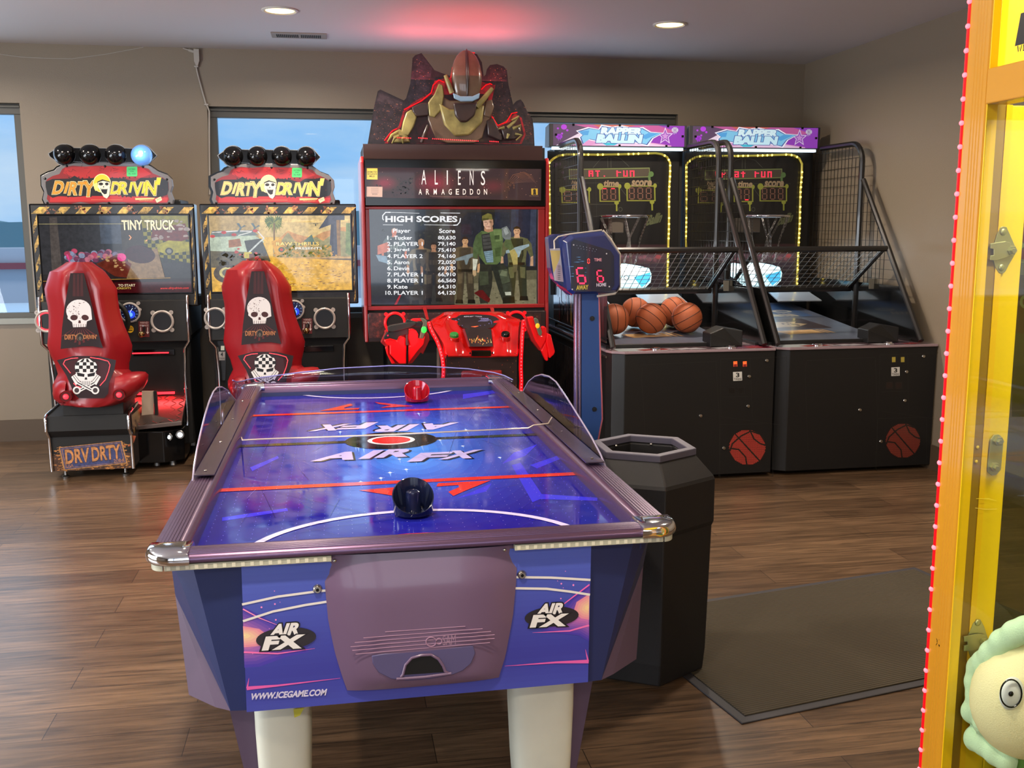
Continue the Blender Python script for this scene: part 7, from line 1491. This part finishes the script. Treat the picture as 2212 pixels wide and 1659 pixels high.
    star = lambda s: [(.85 + s * (.062 if i % 2 == 0 else .027) * math.sin(i * math.pi / 5), .5 - s * (.42 if i % 2 == 0 else .18) * math.cos(i * math.pi / 5)) for i in range(10)]
    A.poly(star(1.05), (226, 206, 240), em); A.poly(star(.8), (150, 80, 190), em); A.poly(star(.5), (206, 150, 220), em)
    ow, lb_, mb_ = (240, 240, 252), (128, 196, 232), (84, 160, 220)
    og = [(.17, .3), (.26, .12), (.34, .2), (.36, .0), (.44, .08), (.52, .02), (.6, .12), (.68, .08), (.74, .3), (.84, .34), (.76, .62), (.72, 1.0), (.62, .84), (.5, .9), (.4, .86), (.32, .8), (.26, .72), (.21, 1.0), (.19, .62), (.21, .5)]
    A.poly(og, ow, 1); A.poly([(.5 + (x - .5) * .965, .5 + (y - .5) * .88) for x, y in og], (76, 84, 170), .8); A.poly([(.5 + (x - .5) * .94, .5 + (y - .5) * .8) for x, y in og], lb_, 1)
    A.poly([(.2, .32), (.27, .28), (.26, .5), (.22, .5)], mb_, 1); A.poly([(.72, .36), (.8, .38), (.7, .66), (.66, .55)], mb_, 1); A.poly([(.36, .84), (.5, .84), (.46, .97), (.40, .98)], (70, 190, 216), 1)
    A.text('RAPPER', .36, .14, .66, .44, (214, 240, 248), 1, bold=.07, shear=.03, ol=(70, 90, 170), olb=.12); A.text('BALLIN', .33, .48, .66, .82, (200, 236, 248), 1, bold=.08, shear=.03, ol=(70, 90, 170), olb=.13)
    A.text('T', .62, .2, .7, .5, (214, 240, 248), 1, bold=.05) if False else None
    A.build('header_graphic', art_mat('backlit_header', .3, .4, k=.72, basek=.3), hd_)
    for u, v in ((.15, .02), (.5, .02), (.87, .02), (.02, .5), (.985, .5), (.5, .98), (.86, .98)): p = Vector(TH(u, v)); MB().box(p.x - .008, p.x + .008, 7.432, 7.44, p.z - .008, p.z + .008).build('clip', blackg, hd_, smooth=False)
    MB().box(h0.x, h1.x, 7.46, 7.5, zb2 - .028, zb2 - .008).build('light_tube', mat('cool_tube', (225, 240, 245), .4, emit=(215, 235, 245), es=1.3), R, smooth=False)
    # ticket on the frame
    q = [PY(1877, 602, 6.55), PY(1896, 602, 6.55), PY(1896, 624, 6.55), PY(1877, 624, 6.55)]; MB().ext(q, (0, .003, 0)).build('paper_tag', mat('paper_tag', (120, 116, 104), .6), R, smooth=False)
    return R
B2 = bball(0, 'right basketball hoop game of the pair, against the right wall, tray empty', True)
B1 = bball(-1.09, 'basketball hoop game left of its twin, five basketballs in its tray', False)
# side of the left basketball cabinet, seen behind the score post
A = Art(lambda y, z: (x0b - 1.09 - .001, y, z), (-1, 0, 0))
random.seed(101); A.rect(6.0, .90, 7.55, 1.45, (40, 34, 38)); 
for _ in range(80): y = random.uniform(6.3, 7.4); z = random.uniform(.95, 1.4); h_ = random.uniform(.04, .14); w_ = random.uniform(.015, .05); A.poly([(y, z - h_), (y + w_, z - h_ * .8), (y + w_ * .8, z + h_ * .5), (y + w_ * .2, z + h_ * .4)], random.choice([(150, 60, 56), (190, 170, 160), (90, 110, 80), (150, 130, 60), (80, 90, 120), (60, 40, 40), (200, 120, 110)]))
A.build('side_reflection', art_mat('counter_print', .2, .6), B1)  # colours mirrored in the glossy side panel, painted on as a flat patch
mb = MB()
for i in range(34): y = 6.15 + i * .042; mb.box(x0b - 1.09 - .004, x0b - 1.09 + .001, y, y + .018, .18, .74)
tag(mb.build('side_louvres', mat('louvre', (48, 42, 38), .4), B1, smooth=False), kind='stuff')
for z in (.79, .885): MB().box(x0b - 1.09 - .008, x0b - 1.09 + .001, 6.0, 7.85, z, z + .012).build('side_strip', steel, B1, smooth=False)
# basketballs
desc = [(1326, 676, 'basketball half hidden behind the blue post, leftmost in the tray'), (1373, 663, 'basketball in the back row, left of the front middle ball'), (1407, 674, 'basketball in the front middle of the tray'), (1457, 663, 'basketball in the back row, between the middle and right balls'), (1484, 677, 'rightmost basketball in the tray with its dark panel turned forward')]
RB = .103
for px, py, lb in desc:
    yb = 6.60 if py < 670 else 6.37
    c = Vector((WY(px, py, yb).x, yb, .8685 + .138 * (yb - 6.08) / 1.42 + RB * 1.006))
    m = MB().sph(c, RB, 28); n_ = len(m.f); o = m.build('basketball', ballm); tag(o, lb, 'basketball', 'basketballs in the left hoop game')
    ax = random.uniform(0, 3.1); u = Vector((math.cos(ax), .3, math.sin(ax))).normalized(); v_ = u.cross(Vector((0, -1, .2))).normalized(); w_ = u.cross(v_)
    mb = MB()
    for a1, a2 in ((u, v_), (u, w_)): mb.tube([c + (a1 * math.cos(k / 40 * 6.283) + a2 * math.sin(k / 40 * 6.283)) * (RB - .0003) for k in range(40)], .0022, 5, closed=True)
    for s in (-1, 1): mb.tube([c + (v_ * s * .55 + (u * math.cos(k / 30 * 6.283) + w_ * math.sin(k / 30 * 6.283)) * math.sqrt(1 - .3)) * (RB - .0003) for k in range(30)], .0022, 5, closed=True)
    s_ = mb.build('seams', mat('seam_black', (40, 24, 18), .6), o)
    s_.location = -o.location; 
    # seams were built in world coordinates relative to the ball's origin
    s_.location = Vector((0, 0, 0))
